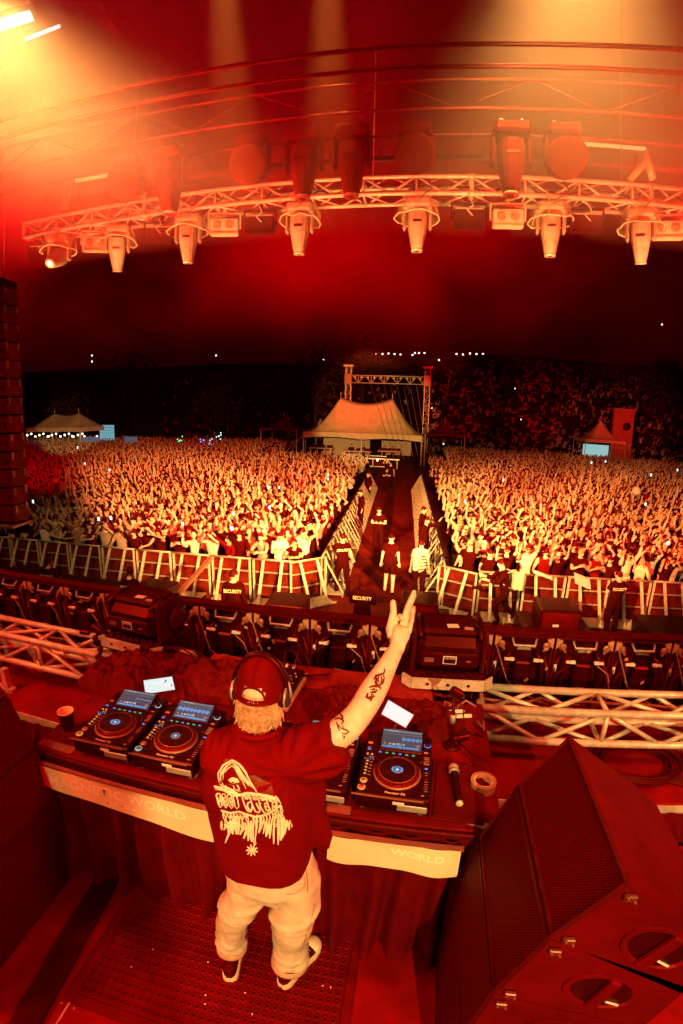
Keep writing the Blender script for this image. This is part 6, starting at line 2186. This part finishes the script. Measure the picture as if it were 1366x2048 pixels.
def stroke(b, bv, pts, wd, mi=0, step=5.0, taper=True, off=.0018):
    """flat ribbon printed on a surface; pts in photo points"""
    P = []
    for (a, c) in zip(pts[:-1], pts[1:]):
        L = math.dist(a, c); n = max(1, int(L / step))
        for k in range(n): P.append((a[0] + (c[0] - a[0]) * k / n, a[1] + (c[1] - a[1]) * k / n))
    P.append(pts[-1])
    left, right = [], []
    for i, p in enumerate(P):
        q0, q1 = P[max(0, i - 1)], P[min(len(P) - 1, i + 1)]
        dx, dy = q1[0] - q0[0], q1[1] - q0[1]
        l = math.hypot(dx, dy) + 1e-9
        u = i / max(1, len(P) - 1)
        w_ = wd / 2 * ((.35 + .65 * math.sin(math.pi * min(1, max(0, u * .9 + .05)))) if taper else 1)
        a = on_surface(bv, p[0] - dy / l * w_, p[1] + dx / l * w_, off)
        c = on_surface(bv, p[0] + dy / l * w_, p[1] - dx / l * w_, off)
        if a is None or c is None: continue
        left.append(a); right.append(c)
    n = len(left)
    if n < 2: return
    b.add(left + right, [(i, i + 1, n + i + 1, n + i) for i in range(n - 1)], mi, True)


def fill(b, bv, pts, mi=0, off=.0014):
    P = [on_surface(bv, *p, off) for p in pts]
    c = on_surface(bv, sum(p[0] for p in pts) / len(pts), sum(p[1] for p in pts) / len(pts), off)
    if c is None or any(p is None for p in P): return
    n = len(P)
    b.add(P + [c], [(i, (i + 1) % n, n) for i in range(n)], mi, True)


# --- the print on the back: hooded skull, lettered fists, chains, ragged hem
def Z5(x, y): return (400 + x / 3.794, 1280 + y / 3.794)
pr_ = MB()
def S(pts, wd=2.0, mi=0, taper=True): stroke(pr_, bvh, [Z5(*p) for p in pts], wd * 1.35, mi, 4.0, taper, .0018 if mi == 0 else .0030)
def Fl(pts, mi=0): fill(pr_, bvh, [Z5(*p) for p in pts], mi)
# halo of fog behind the hood
halo = MB()
fill(halo, bvh, [Z5(*p) for p in [(95, 960), (200, 900), (330, 960), (420, 1030), (540, 1090), (560, 1170), (430, 1160), (300, 1100), (150, 1100)]], 0, .0010)
hm_ = mat('print_halo', (.50, .26, .14), .8, var=0)
nn, ll = hm_.node_tree.nodes, hm_.node_tree.links
tcc, nz2, rp2 = nn.new('ShaderNodeTexCoord'), nn.new('ShaderNodeTexNoise'), nn.new('ShaderNodeMapRange')
nz2.inputs['Scale'].default_value = 9; rp2.inputs[1].default_value = .42; rp2.inputs[2].default_value = .75; rp2.inputs[4].default_value = .75
ll.new(tcc.outputs['Object'], nz2.inputs['Vector']); ll.new(nz2.outputs[0], rp2.inputs[0]); ll.new(rp2.outputs[0], nn['Principled BSDF'].inputs['Alpha'])
halo.build('print_halo', hm_, shirt)
# hood
S([(145, 1075), (140, 1010), (180, 950), (245, 912), (300, 945), (345, 1000), (385, 1080), (430, 1150)], 3.2)
S([(160, 1070), (158, 1010), (200, 960), (245, 930), (290, 965), (330, 1030), (370, 1110)], 2.0)
S([(175, 1060), (180, 1010), (215, 975), (245, 955), (285, 990), (320, 1060), (350, 1130)], 1.6)
for k in range(7): S([(250 + k * 9, 925 + k * 10), (275 + k * 14, 990 + k * 12), (310 + k * 16, 1060 + k * 11)], 1.3)
for k in range(5): S([(235 - k * 14, 930 + k * 12), (205 - k * 12, 965 + k * 14), (165 - k * 3, 1010 + k * 13)], 1.4)
# face inside: brow, cheeks, teeth
Fl([(215, 1060), (245, 1040), (285, 1050), (300, 1075), (280, 1090), (240, 1092)])
S([(225, 1075), (255, 1092), (290, 1080)], 2.2, 1); S([(250, 1095), (262, 1120), (255, 1140)], 1.6)
S([(280, 1095), (300, 1120), (290, 1145)], 2.4)
for k in range(6): S([(262 + k * 9, 1128 + k * 2), (260 + k * 9, 1142 + k * 2)], 1.5)
S([(190, 1100), (220, 1130), (250, 1150), (290, 1165)], 2.0); S([(170, 1080), (180, 1110), (210, 1140)], 1.8)
# left fist with letters
for k in range(4):
    x0 = 125 + k * 42; y0 = 1175 + k * 4
    S([(x0, y0), (x0 + 8, y0 - 12), (x0 + 26, y0 - 10), (x0 + 36, y0 + 30), (x0 + 44, y0 + 75), (x0 + 30, y0 + 92), (x0 + 16, y0 + 70), (x0, y0)], 1.7, 0, False)
for pts in ([(135, 1195), (150, 1248)], [(152, 1192), (168, 1245)], [(142, 1222), (160, 1218)], [(180, 1195), (196, 1250)], [(180, 1195), (196, 1192)], [(188, 1222), (202, 1219)], [(196, 1250), (212, 1246)], [(225, 1200), (240, 1252)], [(225, 1200), (240, 1198)], [(232, 1226), (246, 1224)], [(240, 1252), (256, 1250)]): S(pts, 1.8, 0, False)
# right fist with letters O V E R
for k in range(4):
    x0 = 322 + k * 62; y0 = 1195 + k * 6
    S([(x0, y0), (x0 + 14, y0 - 25), (x0 + 40, y0 - 28), (x0 + 62, y0 + 10), (x0 + 78, y0 + 70), (x0 + 66, y0 + 108), (x0 + 40, y0 + 100), (x0 + 14, y0 + 50), (x0, y0)], 2.0, 0, False)
    Fl([(x0 + 12, y0 - 12), (x0 + 36, y0 - 16), (x0 + 52, y0 + 4), (x0 + 40, y0 + 14), (x0 + 18, y0 + 10)])
S([(362, 1232), (385, 1225), (400, 1250), (395, 1285), (375, 1288), (360, 1262), (362, 1232)], 2.2, 0, False)
S([(428, 1235), (455, 1290), (462, 1232)], 2.2, 0, False)
S([(520, 1235), (492, 1240), (503, 1290), (530, 1284)], 2.2, 0, False); S([(498, 1262), (520, 1258)], 2.0, 0, False)
S([(550, 1285), (548, 1232), (580, 1228), (585, 1250), (555, 1258), (590, 1278)], 2.2, 0, False)
# scythe band, chains and cloak folds
S([(110, 1110), (160, 1120), (220, 1150), (290, 1175), (360, 1160), (440, 1170), (520, 1190), (600, 1220)], 3.0, 0, False)
S([(115, 1128), (180, 1140), (260, 1185), (320, 1180)], 2.2); S([(430, 1160), (500, 1175), (590, 1200), (615, 1240)], 2.4)
S([(160, 1290), (230, 1310), (300, 1300), (350, 1320), (420, 1340), (500, 1325), (560, 1290), (615, 1250)], 2.8, 0, False)
def chain(p0, p1, n, w_=9, h_=14):
    for k in range(n):
        u = (k + .5) / n
        cx, cy = p0[0] + (p1[0] - p0[0]) * u, p0[1] + (p1[1] - p0[1]) * u
        S([(cx + w_ * (1 if k % 2 else .6) * math.cos(a), cy + h_ * math.sin(a)) for a in np.linspace(0, 2 * math.pi, 9)], 1.5, 0, False)
chain((615, 1255), (632, 1400), 6); chain((175, 1310), (215, 1420), 5); chain((215, 1340), (340, 1350), 5, 14, 9); chain((350, 1320), (395, 1480), 6); chain((395, 1480), (420, 1550), 3, 14, 11); chain((270, 1395), (380, 1440), 5, 13, 9)
S([(250 + 34 * math.cos(a), 1400 + 30 * math.sin(a)) for a in np.linspace(0, 2 * math.pi, 13)], 2.2, 0, False)
S([(250 + 17 * math.cos(a), 1400 + 15 * math.sin(a)) for a in np.linspace(0, 2 * math.pi, 11)], 2.0, 0, False)
for (cx, cy, n, ra) in ((395, 1592, 9, 46), (600, 1400, 8, 34), (250, 1400, 8, 48)):
    for k in range(n):
        a = 2 * math.pi * k / n + .3
        S([(cx + 10 * math.cos(a), cy + 10 * math.sin(a)), (cx + ra * math.cos(a), cy + ra * math.sin(a))], 2.6)
Fl([(395 + 15 * math.cos(a), 1592 + 15 * math.sin(a)) for a in np.linspace(0, 6.28, 8, endpoint=False)])
for k in range(7): S([(150 + k * 14, 1090 + k * 6), (175 + k * 16, 1112 + k * 7), (205 + k * 17, 1118 + k * 9)], 1.6)
for k in range(10): S([(300 + k * 30, 1178 + (k % 3) * 6), (316 + k * 30, 1168 + k * 3), (332 + k * 29, 1182 + k * 5)], 1.8)
for k in range(8): S([(170 + k * 26, 1302 + k * 3), (184 + k * 26, 1322 + k * 2), (176 + k * 27, 1345)], 2.2)
for k in range(9): S([(400 + k * 24, 1345 - k * 7), (412 + k * 24, 1375 - k * 6), (404 + k * 23, 1410 - k * 4)], 2.4)
rr = random.Random(12)
for k in range(24):
    x0 = 165 + k * 22.5
    yt = 1355 + 30 * math.sin(k * .9) - (k - 10) * 1.5
    yb = (1500 + 40 * math.sin(k * .7 + 1) + rr.uniform(-15, 25)) if 1 < k < 22 else 1440
    S([(x0, yt), (x0 + 12 * math.sin(k), (yt + yb) / 2), (x0 - 8 + 10 * math.cos(k * 1.3), yb)], rr.uniform(2.6, 4.6))
    if k % 2: S([(x0 + 9, yt + 20), (x0 + 14, (yt + yb) / 2 + 15), (x0 + 5, yb - 25)], 1.5)
prt = pr_.build('back_print', [CREAM, SHM], shirt)
prt.location = (0, 0, 0)
# parent space of the shirt is world shifted, so the print sits directly on it

# --- jeans details: pockets, seams, rolled cuffs
sd = MB()
STI = mat('stitch', (.28, .14, .08), .8, var=0)
def Z6(x, y): return (400 + x / 4.879, 1680 + y / 4.879)
def SJ(b, pts, wd=1.2): stroke(b, jb, [Z6(*p) for p in pts], wd, 0, 4.0, False, .0015)
SJ(sd, [(1030, 270), (1045, 380), (1050, 520)], 2.2)
SJ(sd, [(850, 530), (930, 520), (1000, 470), (1030, 400)], .9); SJ(sd, [(1010, 330), (1025, 420), (1020, 470)], .9)
SJ(sd, [(1120, 600), (1080, 800), (1020, 980), (980, 1100)], 1.0)
sd.build('stitching', STI, jeans)
for F_, r_, nm in ((FLt, .070, 'cuff'), (FRt, .085, 'cuff')):
    c = MB()
    c.rings([[F_ + Vector(((r_ + dr) * math.cos(t_), .01 + (r_ + dr) * math.sin(t_), dz + .004 * math.sin(3 * t_))) for t_ in [2 * math.pi * k / 24 for k in range(24)]] for dr, dz in ((-.012, -.018), (.003, -.022), (.006, -.012), (.004, .010), (-.004, .014))], caps=False)
    c.build('cuff', mat('cuff_denim', (.50, .30, .19), .85, var=.3, scale=20), jeans)

# --- shoes
SOLE = mat('sole_rubber', (.80, .62, .42), .5, var=.1)
CANV2 = mat('shoe_canvas', (.05, .001, .001), .85, var=.2, bump=.2, bscale=300)


def shoe(heel, toe, name_lab):
    d = (toe - heel); d.z = 0
    L = .285
    d.normalize()
    sx = Vector((-d.y, d.x, 0))
    t = MB()
    prof = [(-.004, .014, .045), (.003, .026, .058), (.012, .032, .066), (.03, .036, .075), (.10, .036, .085), (.16, .040, .070), (.21, .046, .052), (.25, .043, .040), (.275, .032, .030), (.287, .014, .022)]
    def ringset(off, zb, ztf, s=1.0):
        out = []
        for (l, w_, h) in prof:
            c = heel + d * (l + off)
            q = []
            for k in range(14):
                a = 2 * math.pi * k / 14
                q.append(c + sx * (w_ * s * math.cos(a)) + Vector((0, 0, zb + (ztf(h)) * (.5 + .5 * math.sin(a)))))
            out.append(q)
        return out
    up = MB().rings(ringset(0, .02, lambda h: h)).build('shoe', CANV2, dj, -DJ0)
    b = MB()
    outl = [heel + d * l + sx * w_ * 1.10 for (l, w_, h) in prof] + [heel + d * (.297)] + [heel + d * l - sx * w_ * 1.10 for (l, w_, h) in reversed(prof)]
    outl = [heel - d * .003 + (p - heel) for p in outl]
    b.prism([Vector((p.x, p.y, FLZ + .012)) for p in outl][::-1], (0, 0, .028))
    b.build('sole', SOLE, up)
    MB().rings([[heel + d * l + sx * (w_ * 1.03 * math.cos(a)) + Vector((0, 0, .022 + h * 1.06 * (.5 + .5 * math.sin(a)))) for a in [2 * math.pi * k / 14 for k in range(14)]] for (l, w_, h) in prof[-4:]], caps=True).build('toe_cap', SOLE, up)
    lc = MB()
    for k in range(5):
        l = .125 + k * .021
        h = .093 - k * .0085
        c = heel + d * l + Vector((0, 0, h + .012))
        lc.path([c - sx * .026 - Vector((0, 0, .008)), c, c + sx * .026 - Vector((0, 0, .008))], .0032, 5)
    lc.path([heel + d * .11 + Vector((0, 0, .115)) + sx * (.03 * math.sin(a) * math.cos(a) * 1.3 + .02) + d * .02 * math.sin(a) for a in np.linspace(0, 6.28, 14)], .003, 5)
    lc.build('lace', SOLE, up)
    return up


hl = at(459, 1957, z=FLZ + .03); hr = at(563, 1969, z=FLZ + .03)
hl.z = hr.z = FLZ + .012
tr = at(624, 1893, z=FLZ + .03); tr.z = hr.z
shoe(hl, hl + Vector((-.05, .3, 0)), 'l')
shoe(hr, tr, 'r')

# --- body: neck, head, both arms with real hands
EL = at(722, 1424, d=1.62); WR = at(794, 1296, d=1.74)
J = {}
bones = [('c', 's1'), ('s1', 's2'), ('s2', 'e0'), ('e0', 'e'), ('e', 'f1'), ('f1', 'f2'), ('f2', 'w'), ('w', 'p'), ('c', 'n'), ('n', 'h'), ('c', 'l1'), ('l1', 'l2'), ('l2', 'l3'), ('l3', 'l4'), ('c', 'b1'), ('b1', 'b2'), ('b2', 'ka'), ('ka', 'kb'), ('kb', 'kc'), ('b2', 'ja'), ('ja', 'jb'), ('jb', 'jc')]
PALM = at(800, 1254, d=1.79)
J['c'] = Vector((-.46, 1.22, 3.96)); J['s1'] = SH_R.copy(); J['s2'] = SL_R.lerp(SH_R, .3); J['e0'] = SL_R.lerp(EL, .45); J['e'] = EL
J['f1'] = EL.lerp(WR, .28); J['f2'] = EL.lerp(WR, .70); J['w'] = WR; J['p'] = PALM
J['n'] = Vector((-.468, 1.245, 4.08)); J['h'] = Vector((-.468, 1.275, 4.17))
J['l1'] = SH_L.copy(); J['l2'] = Vector((-.625, 1.36, 3.76)); J['l3'] = Vector((-.60, 1.50, 3.66)); J['l4'] = Vector((-.585, 1.60, 3.585))
J['b1'] = Vector((-.45, 1.22, 3.70)); J['b2'] = Vector((-.44, 1.22, 3.42))
J['ka'] = Vector((-.54, 1.22, 3.3)); J['kb'] = at(473, 1815, y=1.22); J['kc'] = FLt + Vector((0, .01, 0))
J['ja'] = Vector((-.36, 1.22, 3.3)); J['jb'] = at(588, 1818, y=1.22); J['jc'] = FRt + Vector((0, .01, 0))
rad = dict(c=.11, s1=.055, s2=.056, e0=.053, e=.047, f1=.052, f2=.037, w=(.022, .031), p=(.022, .034), n=.052, h=.055, l1=.052, l2=.045, l3=.034, l4=.027, b1=.12, b2=.12, ka=.085, kb=.06, kc=.045, ja=.085, jb=.06, jc=.045)
bm3 = skin_mesh({k: tuple(v) for k, v in J.items()}, rad, 2, bones)
body = MB()
body.v = [tuple(v.co) for v in bm3.vertices]
for f in bm3.polygons: body.f.append(list(f.vertices)); body.m.append(0); body.sm.append(True)
# raised hand
hd = (at(806, 1232, d=1.83) - WR).normalized()
vw = (PALM - CAM).normalized()
ax = hd.cross(vw).normalized()
if ax.x < 0: ax = -ax
nz = ax.cross(hd).normalized()
# palm as a rounded slab widening to the knuckles
prs = []
for l, w_, th in ((-.012, .026, .020), (.02, .030, .021), (.05, .037, .021), (.078, .040, .019), (.094, .037, .015)):
    c = WR + hd * l
    prs.append([c + ax * (w_ * math.copysign(abs(math.cos(a)) ** .7, math.cos(a))) + nz * (th * math.copysign(abs(math.sin(a)) ** .8, math.sin(a))) for a in [2 * math.pi * k / 14 for k in range(14)]])
body.rings(prs)


def finger(pts, r):
    P = [Vector(p) for p in pts]
    out, rr_ = [], []
    n = len(P)
    for i in range(n - 1):
        for k in range(3):
            u = k / 3
            out.append(P[i].lerp(P[i + 1], u)); rr_.append(r[i] + (r[i + 1] - r[i]) * u)
    out.append(P[-1]); rr_.append(r[-1])
    d_ = (out[-1] - out[-2]).normalized()
    out += [out[-1] + d_ * r[-1] * .6, out[-1] + d_ * r[-1] * .95]; rr_ += [r[-1] * .75, r[-1] * .25]
    body.path(out, rr_, 9)


def hp(u, v, w_=0): return WR + ax * u + hd * v + nz * w_
tipL = at(828, 1184, d=1.86)
K2 = hp(.012, .088)
finger([hp(-.026, .045), hp(-.040, .075), at(787, 1225, d=1.80), at(786, 1205, d=1.81)], [.016, .0145, .0135, .0115])      # thumb
finger([hp(-.022, .085), hp(-.024, .112, .012), hp(-.010, .120, .035), hp(-.004, .100, .048)], [.0115, .0105, .0095, .0085])  # index folded forward
finger([hp(.002, .088), at(815, 1215, d=1.83), at(822, 1198, d=1.85), at(828, 1184, d=1.86)], [.0125, .0112, .0100, .0085])    # middle
finger([hp(.014, .086), at(818, 1214, d=1.845), at(825, 1199, d=1.865), at(829, 1190, d=1.88)], [.0115, .0105, .0095, .008])  # ring, against it
finger([hp(.032, .078), at(826, 1222, d=1.82), at(827, 1214, d=1.85), hp(.036, .105, .035)], [.0105, .0095, .0085, .0075])     # little finger bent
# resting hand on the second player
wl = J['l4']
for i in range(4):
    o0 = wl + Vector((-.03 + i * .019, .05, -.01))
    finger([wl + Vector((-.012 + i * .008, .01, 0)), o0, o0 + Vector((-.004, .035, -.012)), o0 + Vector((-.004, .05, -.03))], [.012, .010, .0085, .007])
finger([wl + Vector((.02, 0, -.005)), wl + Vector((.045, .03, -.015)), wl + Vector((.05, .055, -.025))], [.013, .010, .008])
# head, tipped down to the decks
HC = Vector((-.468, 1.30, 4.215))
HT_ = Matrix.Rotation(R(180), 3, 'Z') @ Matrix.Rotation(R(6), 3, 'X')
hb = MB()
head_geo(hb, (0, 0, 0), 0, 20, 14, 0, 1, 0)
hs_ = .95
body.add([HC + HT_ @ (Vector(v) * hs_) for v in hb.v], hb.f, 0, True)
bmesh_ = body.mesh('performer_body', [TAN])
bo = put('body', bmesh_, dj, -DJ0)
armb = BVHTree.FromPolygons([Vector(v) for v in body.v], body.f)
# tattoos
ink = MB()
def Z7(x, y): return (640 + x / 3.794, 1170 + y / 3.794)
def T_(pts, wd=2.2): stroke(ink, armb, [Z7(*p) for p in pts], wd * 2.0, 0, 3.5, True, .0010)
T_([(492, 635), (488, 665), (462, 680), (425, 690), (416, 715), (425, 750), (450, 765), (478, 740), (486, 705), (478, 680)], 2.6)
T_([(445, 690), (440, 720), (452, 750)], 1.8); T_([(462, 690), (468, 715), (462, 745)], 2.0); T_([(432, 700), (430, 730), (436, 756)], 1.4)
T_([(372, 780), (400, 768), (440, 770), (462, 782), (450, 800)], 2.6); T_([(385, 795), (410, 790), (432, 800), (415, 812), (380, 815)], 2.8)
T_([(365, 820), (352, 850), (370, 860), (395, 845), (392, 820)], 3.2); T_([(372, 860), (388, 880), (392, 850)], 2.4); T_([(400, 830), (412, 845), (398, 860)], 1.8)
T_([(110, 1020), (150, 1010), (180, 1035), (160, 1060)], 2.0); T_([(125, 985), (155, 975), (170, 1000), (175, 1040)], 2.2)
T_([(140, 1060), (165, 1090), (200, 1100), (220, 1115), (190, 1130), (160, 1120)], 1.8); T_([(125, 1040), (140, 1080), (150, 1110)], 1.8); T_([(170, 1060), (180, 1090)], 1.2)
T_([(165, 1140), (185, 1150), (178, 1175)], 1.8)
ink.build('tattoo', mat('ink', (.10, .015, .012), .6, var=.2), bo)
# fair hair under the cap, down the nape
hr_ = MB()
rr = random.Random(4)
HL = lambda p: HC + HT_ @ Vector(p)
hr_.ball(HL((0, .016, -.035)), (.069, .078, .085), 16, 10, HT_)
for i in range(230):
    a = rr.uniform(-1.35, 1.35)
    s0 = Vector((.072 * math.sin(a), .095 * math.cos(a) * .95 + .005, rr.uniform(-.085, -.01)))
    w0 = HL(s0)
    out = (w0 - HL((0, 0, s0.z))).normalized()
    ln = rr.uniform(.055, .100) * (1 - .25 * abs(a))
    p1 = w0 + out * .006 + Vector((rr.uniform(-.006, .006), 0, -ln * .5))
    p2 = w0 + out * (.006 + rr.uniform(-.006, .008)) + Vector((rr.uniform(-.012, .012), -.004, -ln))
    hr_.path([w0, p1, p2], [.0038, .0034, .0008], 4)
hro = hr_.build('hair', mat('fair_hair_dj', (.62, .42, .22), .5, var=.5, scale=70, col2=(.30, .14, .07)), dj, -DJ0)
# cap
CAPM = mat('cap_cloth', (.11, .0008, .0016), .8, var=.25, scale=12, bump=.2, bscale=300)
def cap_pt(ph, th, e=0.0):
    rx, ry, rz = .081 + e, .100 + e, .115 + e
    return HL((rx * math.cos(ph) * math.cos(th), ry * math.cos(ph) * math.sin(th), -.004 + rz * math.sin(ph)))
nth, nph = 48, 14
PH0 = -.16
cb_ = MB()
vs, idx, fs = [], {}, []
for j in range(nph + 1):
    for i in range(nth):
        th = 2 * math.pi * i / nth
        ph = PH0 + (math.pi / 2 - PH0) * j / nph
        idx[(j, i)] = len(vs); vs.append(cap_pt(ph, th, .0015 * math.sin(th * 3)))
def hole(j, i):
    th = 2 * math.pi * (i + .5) / nth; d_ = abs((th - math.pi / 2 + math.pi) % (2 * math.pi) - math.pi)
    return 1 <= j < 4 and d_ < .50 * math.sqrt(max(0, 1 - ((j - .6) / 3.6) ** 2))
for j in range(nph):
    for i in range(nth):
        if not hole(j, i): fs.append((idx[(j, i)], idx[(j, (i + 1) % nth)], idx[(j + 1, (i + 1) % nth)], idx[(j + 1, i)]))
cb_.add(vs, fs, 0, True)
cap_o = cb_.build('cap', CAPM, dj, -DJ0)
MB().path([cap_pt(PH0 + .015, th, .003) for th in np.linspace(0, 2 * math.pi, 41)], .005, 5).build('sweatband', CAPM, cap_o)
sm2 = MB()
for k in range(6):
    th = math.pi / 6 + k * math.pi / 3
    sm2.path([cap_pt(ph, th, .001) for ph in np.linspace(.35 if abs(th - math.pi / 2) < .4 else .0, math.pi / 2, 12)], .0014, 4)
sm2.build('seam', CAPM, cap_o)
MB().ball(cap_pt(math.pi / 2, 0, .002), .008, 8, 5).build('button', CAPM, cap_o)
hp_ = [cap_pt(PH0 + (math.pi / 2 - PH0) * (1 + 3.0 * max(0, math.cos(t_))) / nph, math.pi / 2 + .50 * math.sin(t_), .003) for t_ in np.linspace(-math.pi / 2, math.pi / 2, 14)]
MB().path(hp_, .003, 5).build('opening_edge', CAPM, cap_o)
bz = MB()
for j in range(7):
    for i in range(13):
        a = math.radians(-55 + 110 * i / 12) - math.pi / 2
        r_ = 1 + .62 * j / 6
        q = HL((.086 * r_ * math.cos(a) / (1 if j == 0 else 1 + .08 * j), .103 * r_ * math.sin(a), .008 - .015 * (j / 6) - .012 * (math.cos(a)) ** 2 * (1 + j / 6)))
        bz.v.append(tuple(q))
bz.f = [[j * 13 + i, j * 13 + i + 1, (j + 1) * 13 + i + 1, (j + 1) * 13 + i] for j in range(6) for i in range(12)]
bz.m = [0] * len(bz.f); bz.sm = [True] * len(bz.f)
bz.build('brim', CAPM, cap_o)
# headphones: they come off by themselves, so they are a thing of their own
hpn = thing('headphones', 'black over-ear headphones worn over the cap', 'headphones', HC)
def HR(p): return HT_ @ Vector(p)
arc = [HR((.091 * math.sin(a), .012, .125 * math.cos(a) - .012)) for a in np.linspace(-1.75, 1.75, 27)]
b = MB()
n = len(arc)
vs = []
for i, p in enumerate(arc):
    o_ = (p - HR((0, .012, -.012))).normalized()
    wy = HR((0, 1, 0)) * .014
    vs += [p - wy, p + wy, p + wy + o_ * .009, p - wy + o_ * .009]
fs = []
for i in range(n - 1):
    for k in range(4): fs.append((i * 4 + k, i * 4 + (k + 1) % 4, (i + 1) * 4 + (k + 1) % 4, (i + 1) * 4 + k))
fs += [(3, 2, 1, 0), ((n - 1) * 4, (n - 1) * 4 + 1, (n - 1) * 4 + 2, (n - 1) * 4 + 3)]
b.add(vs, fs, 0, True).build('headband', BLKP, hpn)
for s in (-1, 1):
    rt = HT_ @ Matrix.Rotation(R(90 * s), 3, 'Y')
    c = HR((s * .066, .012, -.022))
    cup = MB().lathe([(.034, 0), (.040, .003), (.040, .014), (.036, .017)], c, 22, rt).build('ear_cushion', RUB, hpn)
    hs2 = MB().lathe([(.034, .017), (.038, .019), (.038, .028), (.032, .033), (.001, .034)], c, 22, rt).build('ear_cup', mat('headphone_gloss', (.10, .03, .02), .25, .4, var=.2), hpn)
    MB().lathe([(.0385, .021), (.0395, .024), (.0385, .027)], c, 22, rt, caps=False).build('trim_ring', ALUD, hs2)
    MB().path([HR((s * .092, .012, .03)), HR((s * .100, .012, .0)), HR((s * .103, .012, -.022))], .006, 6).build('arm', ALUD, hpn)
# ------------------------------------------------------------ stage smoke (volumes lit by the rig lamps and added red lamps)
def smoke(name, lo, hi, dens, lo_t, hi_t, scale, col, label=None, seed=0.0, aniso=0.2):
    b = MB().box([(a + c) / 2 for a, c in zip(lo, hi)], [c - a for a, c in zip(lo, hi)])
    m = bpy.data.materials.new(name)
    m.use_nodes = True
    n, l = m.node_tree.nodes, m.node_tree.links
    n.clear()
    out = n.new('ShaderNodeOutputMaterial')
    pv = n.new('ShaderNodeVolumePrincipled')
    pv.inputs['Color'].default_value = (*col, 1)
    pv.inputs['Density'].default_value = dens
    pv.inputs['Anisotropy'].default_value = aniso
    l.new(pv.outputs[0], out.inputs['Volume'])
    if scale:
        tc = n.new('ShaderNodeTexCoord')
        mp = n.new('ShaderNodeMapping')
        mp.inputs['Location'].default_value = (seed, seed * 0.7, seed * 1.3)
        nz = n.new('ShaderNodeTexNoise')
        nz.inputs['Scale'].default_value = scale
        nz.inputs['Detail'].default_value = 2.5
        nz.inputs['Roughness'].default_value = 0.55
        mr = n.new('ShaderNodeMapRange')
        mr.interpolation_type = 'SMOOTHSTEP'
        mr.inputs[1].default_value = lo_t
        mr.inputs[2].default_value = hi_t
        mr.inputs[4].default_value = dens
        l.new(tc.outputs['Object'], mp.inputs[0])
        l.new(mp.outputs[0], nz.inputs['Vector'])
        l.new(nz.outputs[0], mr.inputs[0])
        # thin out softly towards the sides of the cloud
        sp = n.new('ShaderNodeSeparateXYZ')
        l.new(tc.outputs['Generated'], sp.inputs[0])
        prev = mr.outputs[0]
        for ax in ('X', 'Y', 'Z'):
            a = n.new('ShaderNodeMath'); a.operation = 'PINGPONG'; a.inputs[1].default_value = 0.5
            l.new(sp.outputs[ax], a.inputs[0])
            c = n.new('ShaderNodeMapRange'); c.interpolation_type = 'SMOOTHSTEP'
            c.inputs[2].default_value = 0.3
            l.new(a.outputs[0], c.inputs[0])
            k = n.new('ShaderNodeMath'); k.operation = 'MULTIPLY'
            l.new(prev, k.inputs[0]); l.new(c.outputs[0], k.inputs[1])
            prev = k.outputs[0]
        l.new(prev, pv.inputs['Density'])
    o = b.build(name, m)
    tag(o, label, None, None, 'stuff')
    return o


smoke('roof_smoke', (-9, 0.6, 6.9), (9, 4.9, 12.5), 0.33, 0, 1, 0, (1, 0.9, 0.8), 'thick stage smoke hanging among the upper trusses', aniso=0.3)
smoke('drifting_smoke', (-32, 9, 7.3), (26, 34, 20), 0.085, 0.45, 0.66, 0.10, (1, 0.25, 0.2), 'smoke drifting out over the field, tinted red for the red light', seed=3.1, aniso=0.0)  # red of the light is put into the smoke colour itself


def point(name, loc, power, col, rad):
    l = bpy.data.lights.new(name, 'POINT')
    l.energy = power; l.color = col; l.shadow_soft_size = rad
    o = bpy.data.objects.new(name, l)
    COL.objects.link(o)
    o.location = loc
    return o

spot('lamp_glow', at(-120, -100, d=4.6), at(230, 440, d=5.0), 1500, (1, .50, .12), 92, 1.0, .12)
spot('lamp_glow', at(1180, -330, d=4.6), at(1130, 330, d=5.0), 1500, (1, .44, .10), 96, 1.0, .15)
spot('beam', at(425, -300, d=6.0), at(470, 300, d=5.0), 1500, (1, .28, .045), 15, .9, .05)
spot('beam', at(650, -300, d=6.0), at(660, 300, d=5.0), 1500, (1, .28, .045), 15, .9, .05)
spot('red_up', (-4, 3, 5.4), (-2, 8, 12), 2600, RED, 120, .8, .3)  # red lamps added to redden the smoke
spot('red_up', (4, 3, 5.4), (2, 8, 12), 2600, RED, 120, .8, .3)
spot('red_far', (-6, 6, 9.5), (-9, 26, 12), 2600, RED, 90, .8, .3)
spot('red_far', (5, 6, 9.5), (4, 26, 12), 2000, RED, 80, .8, .3)
spot('red_far', (-10, 8, 9), (-24, 22, 12), 14000, RED, 100, .9, .3)  # added to redden the dark left side of the smoke
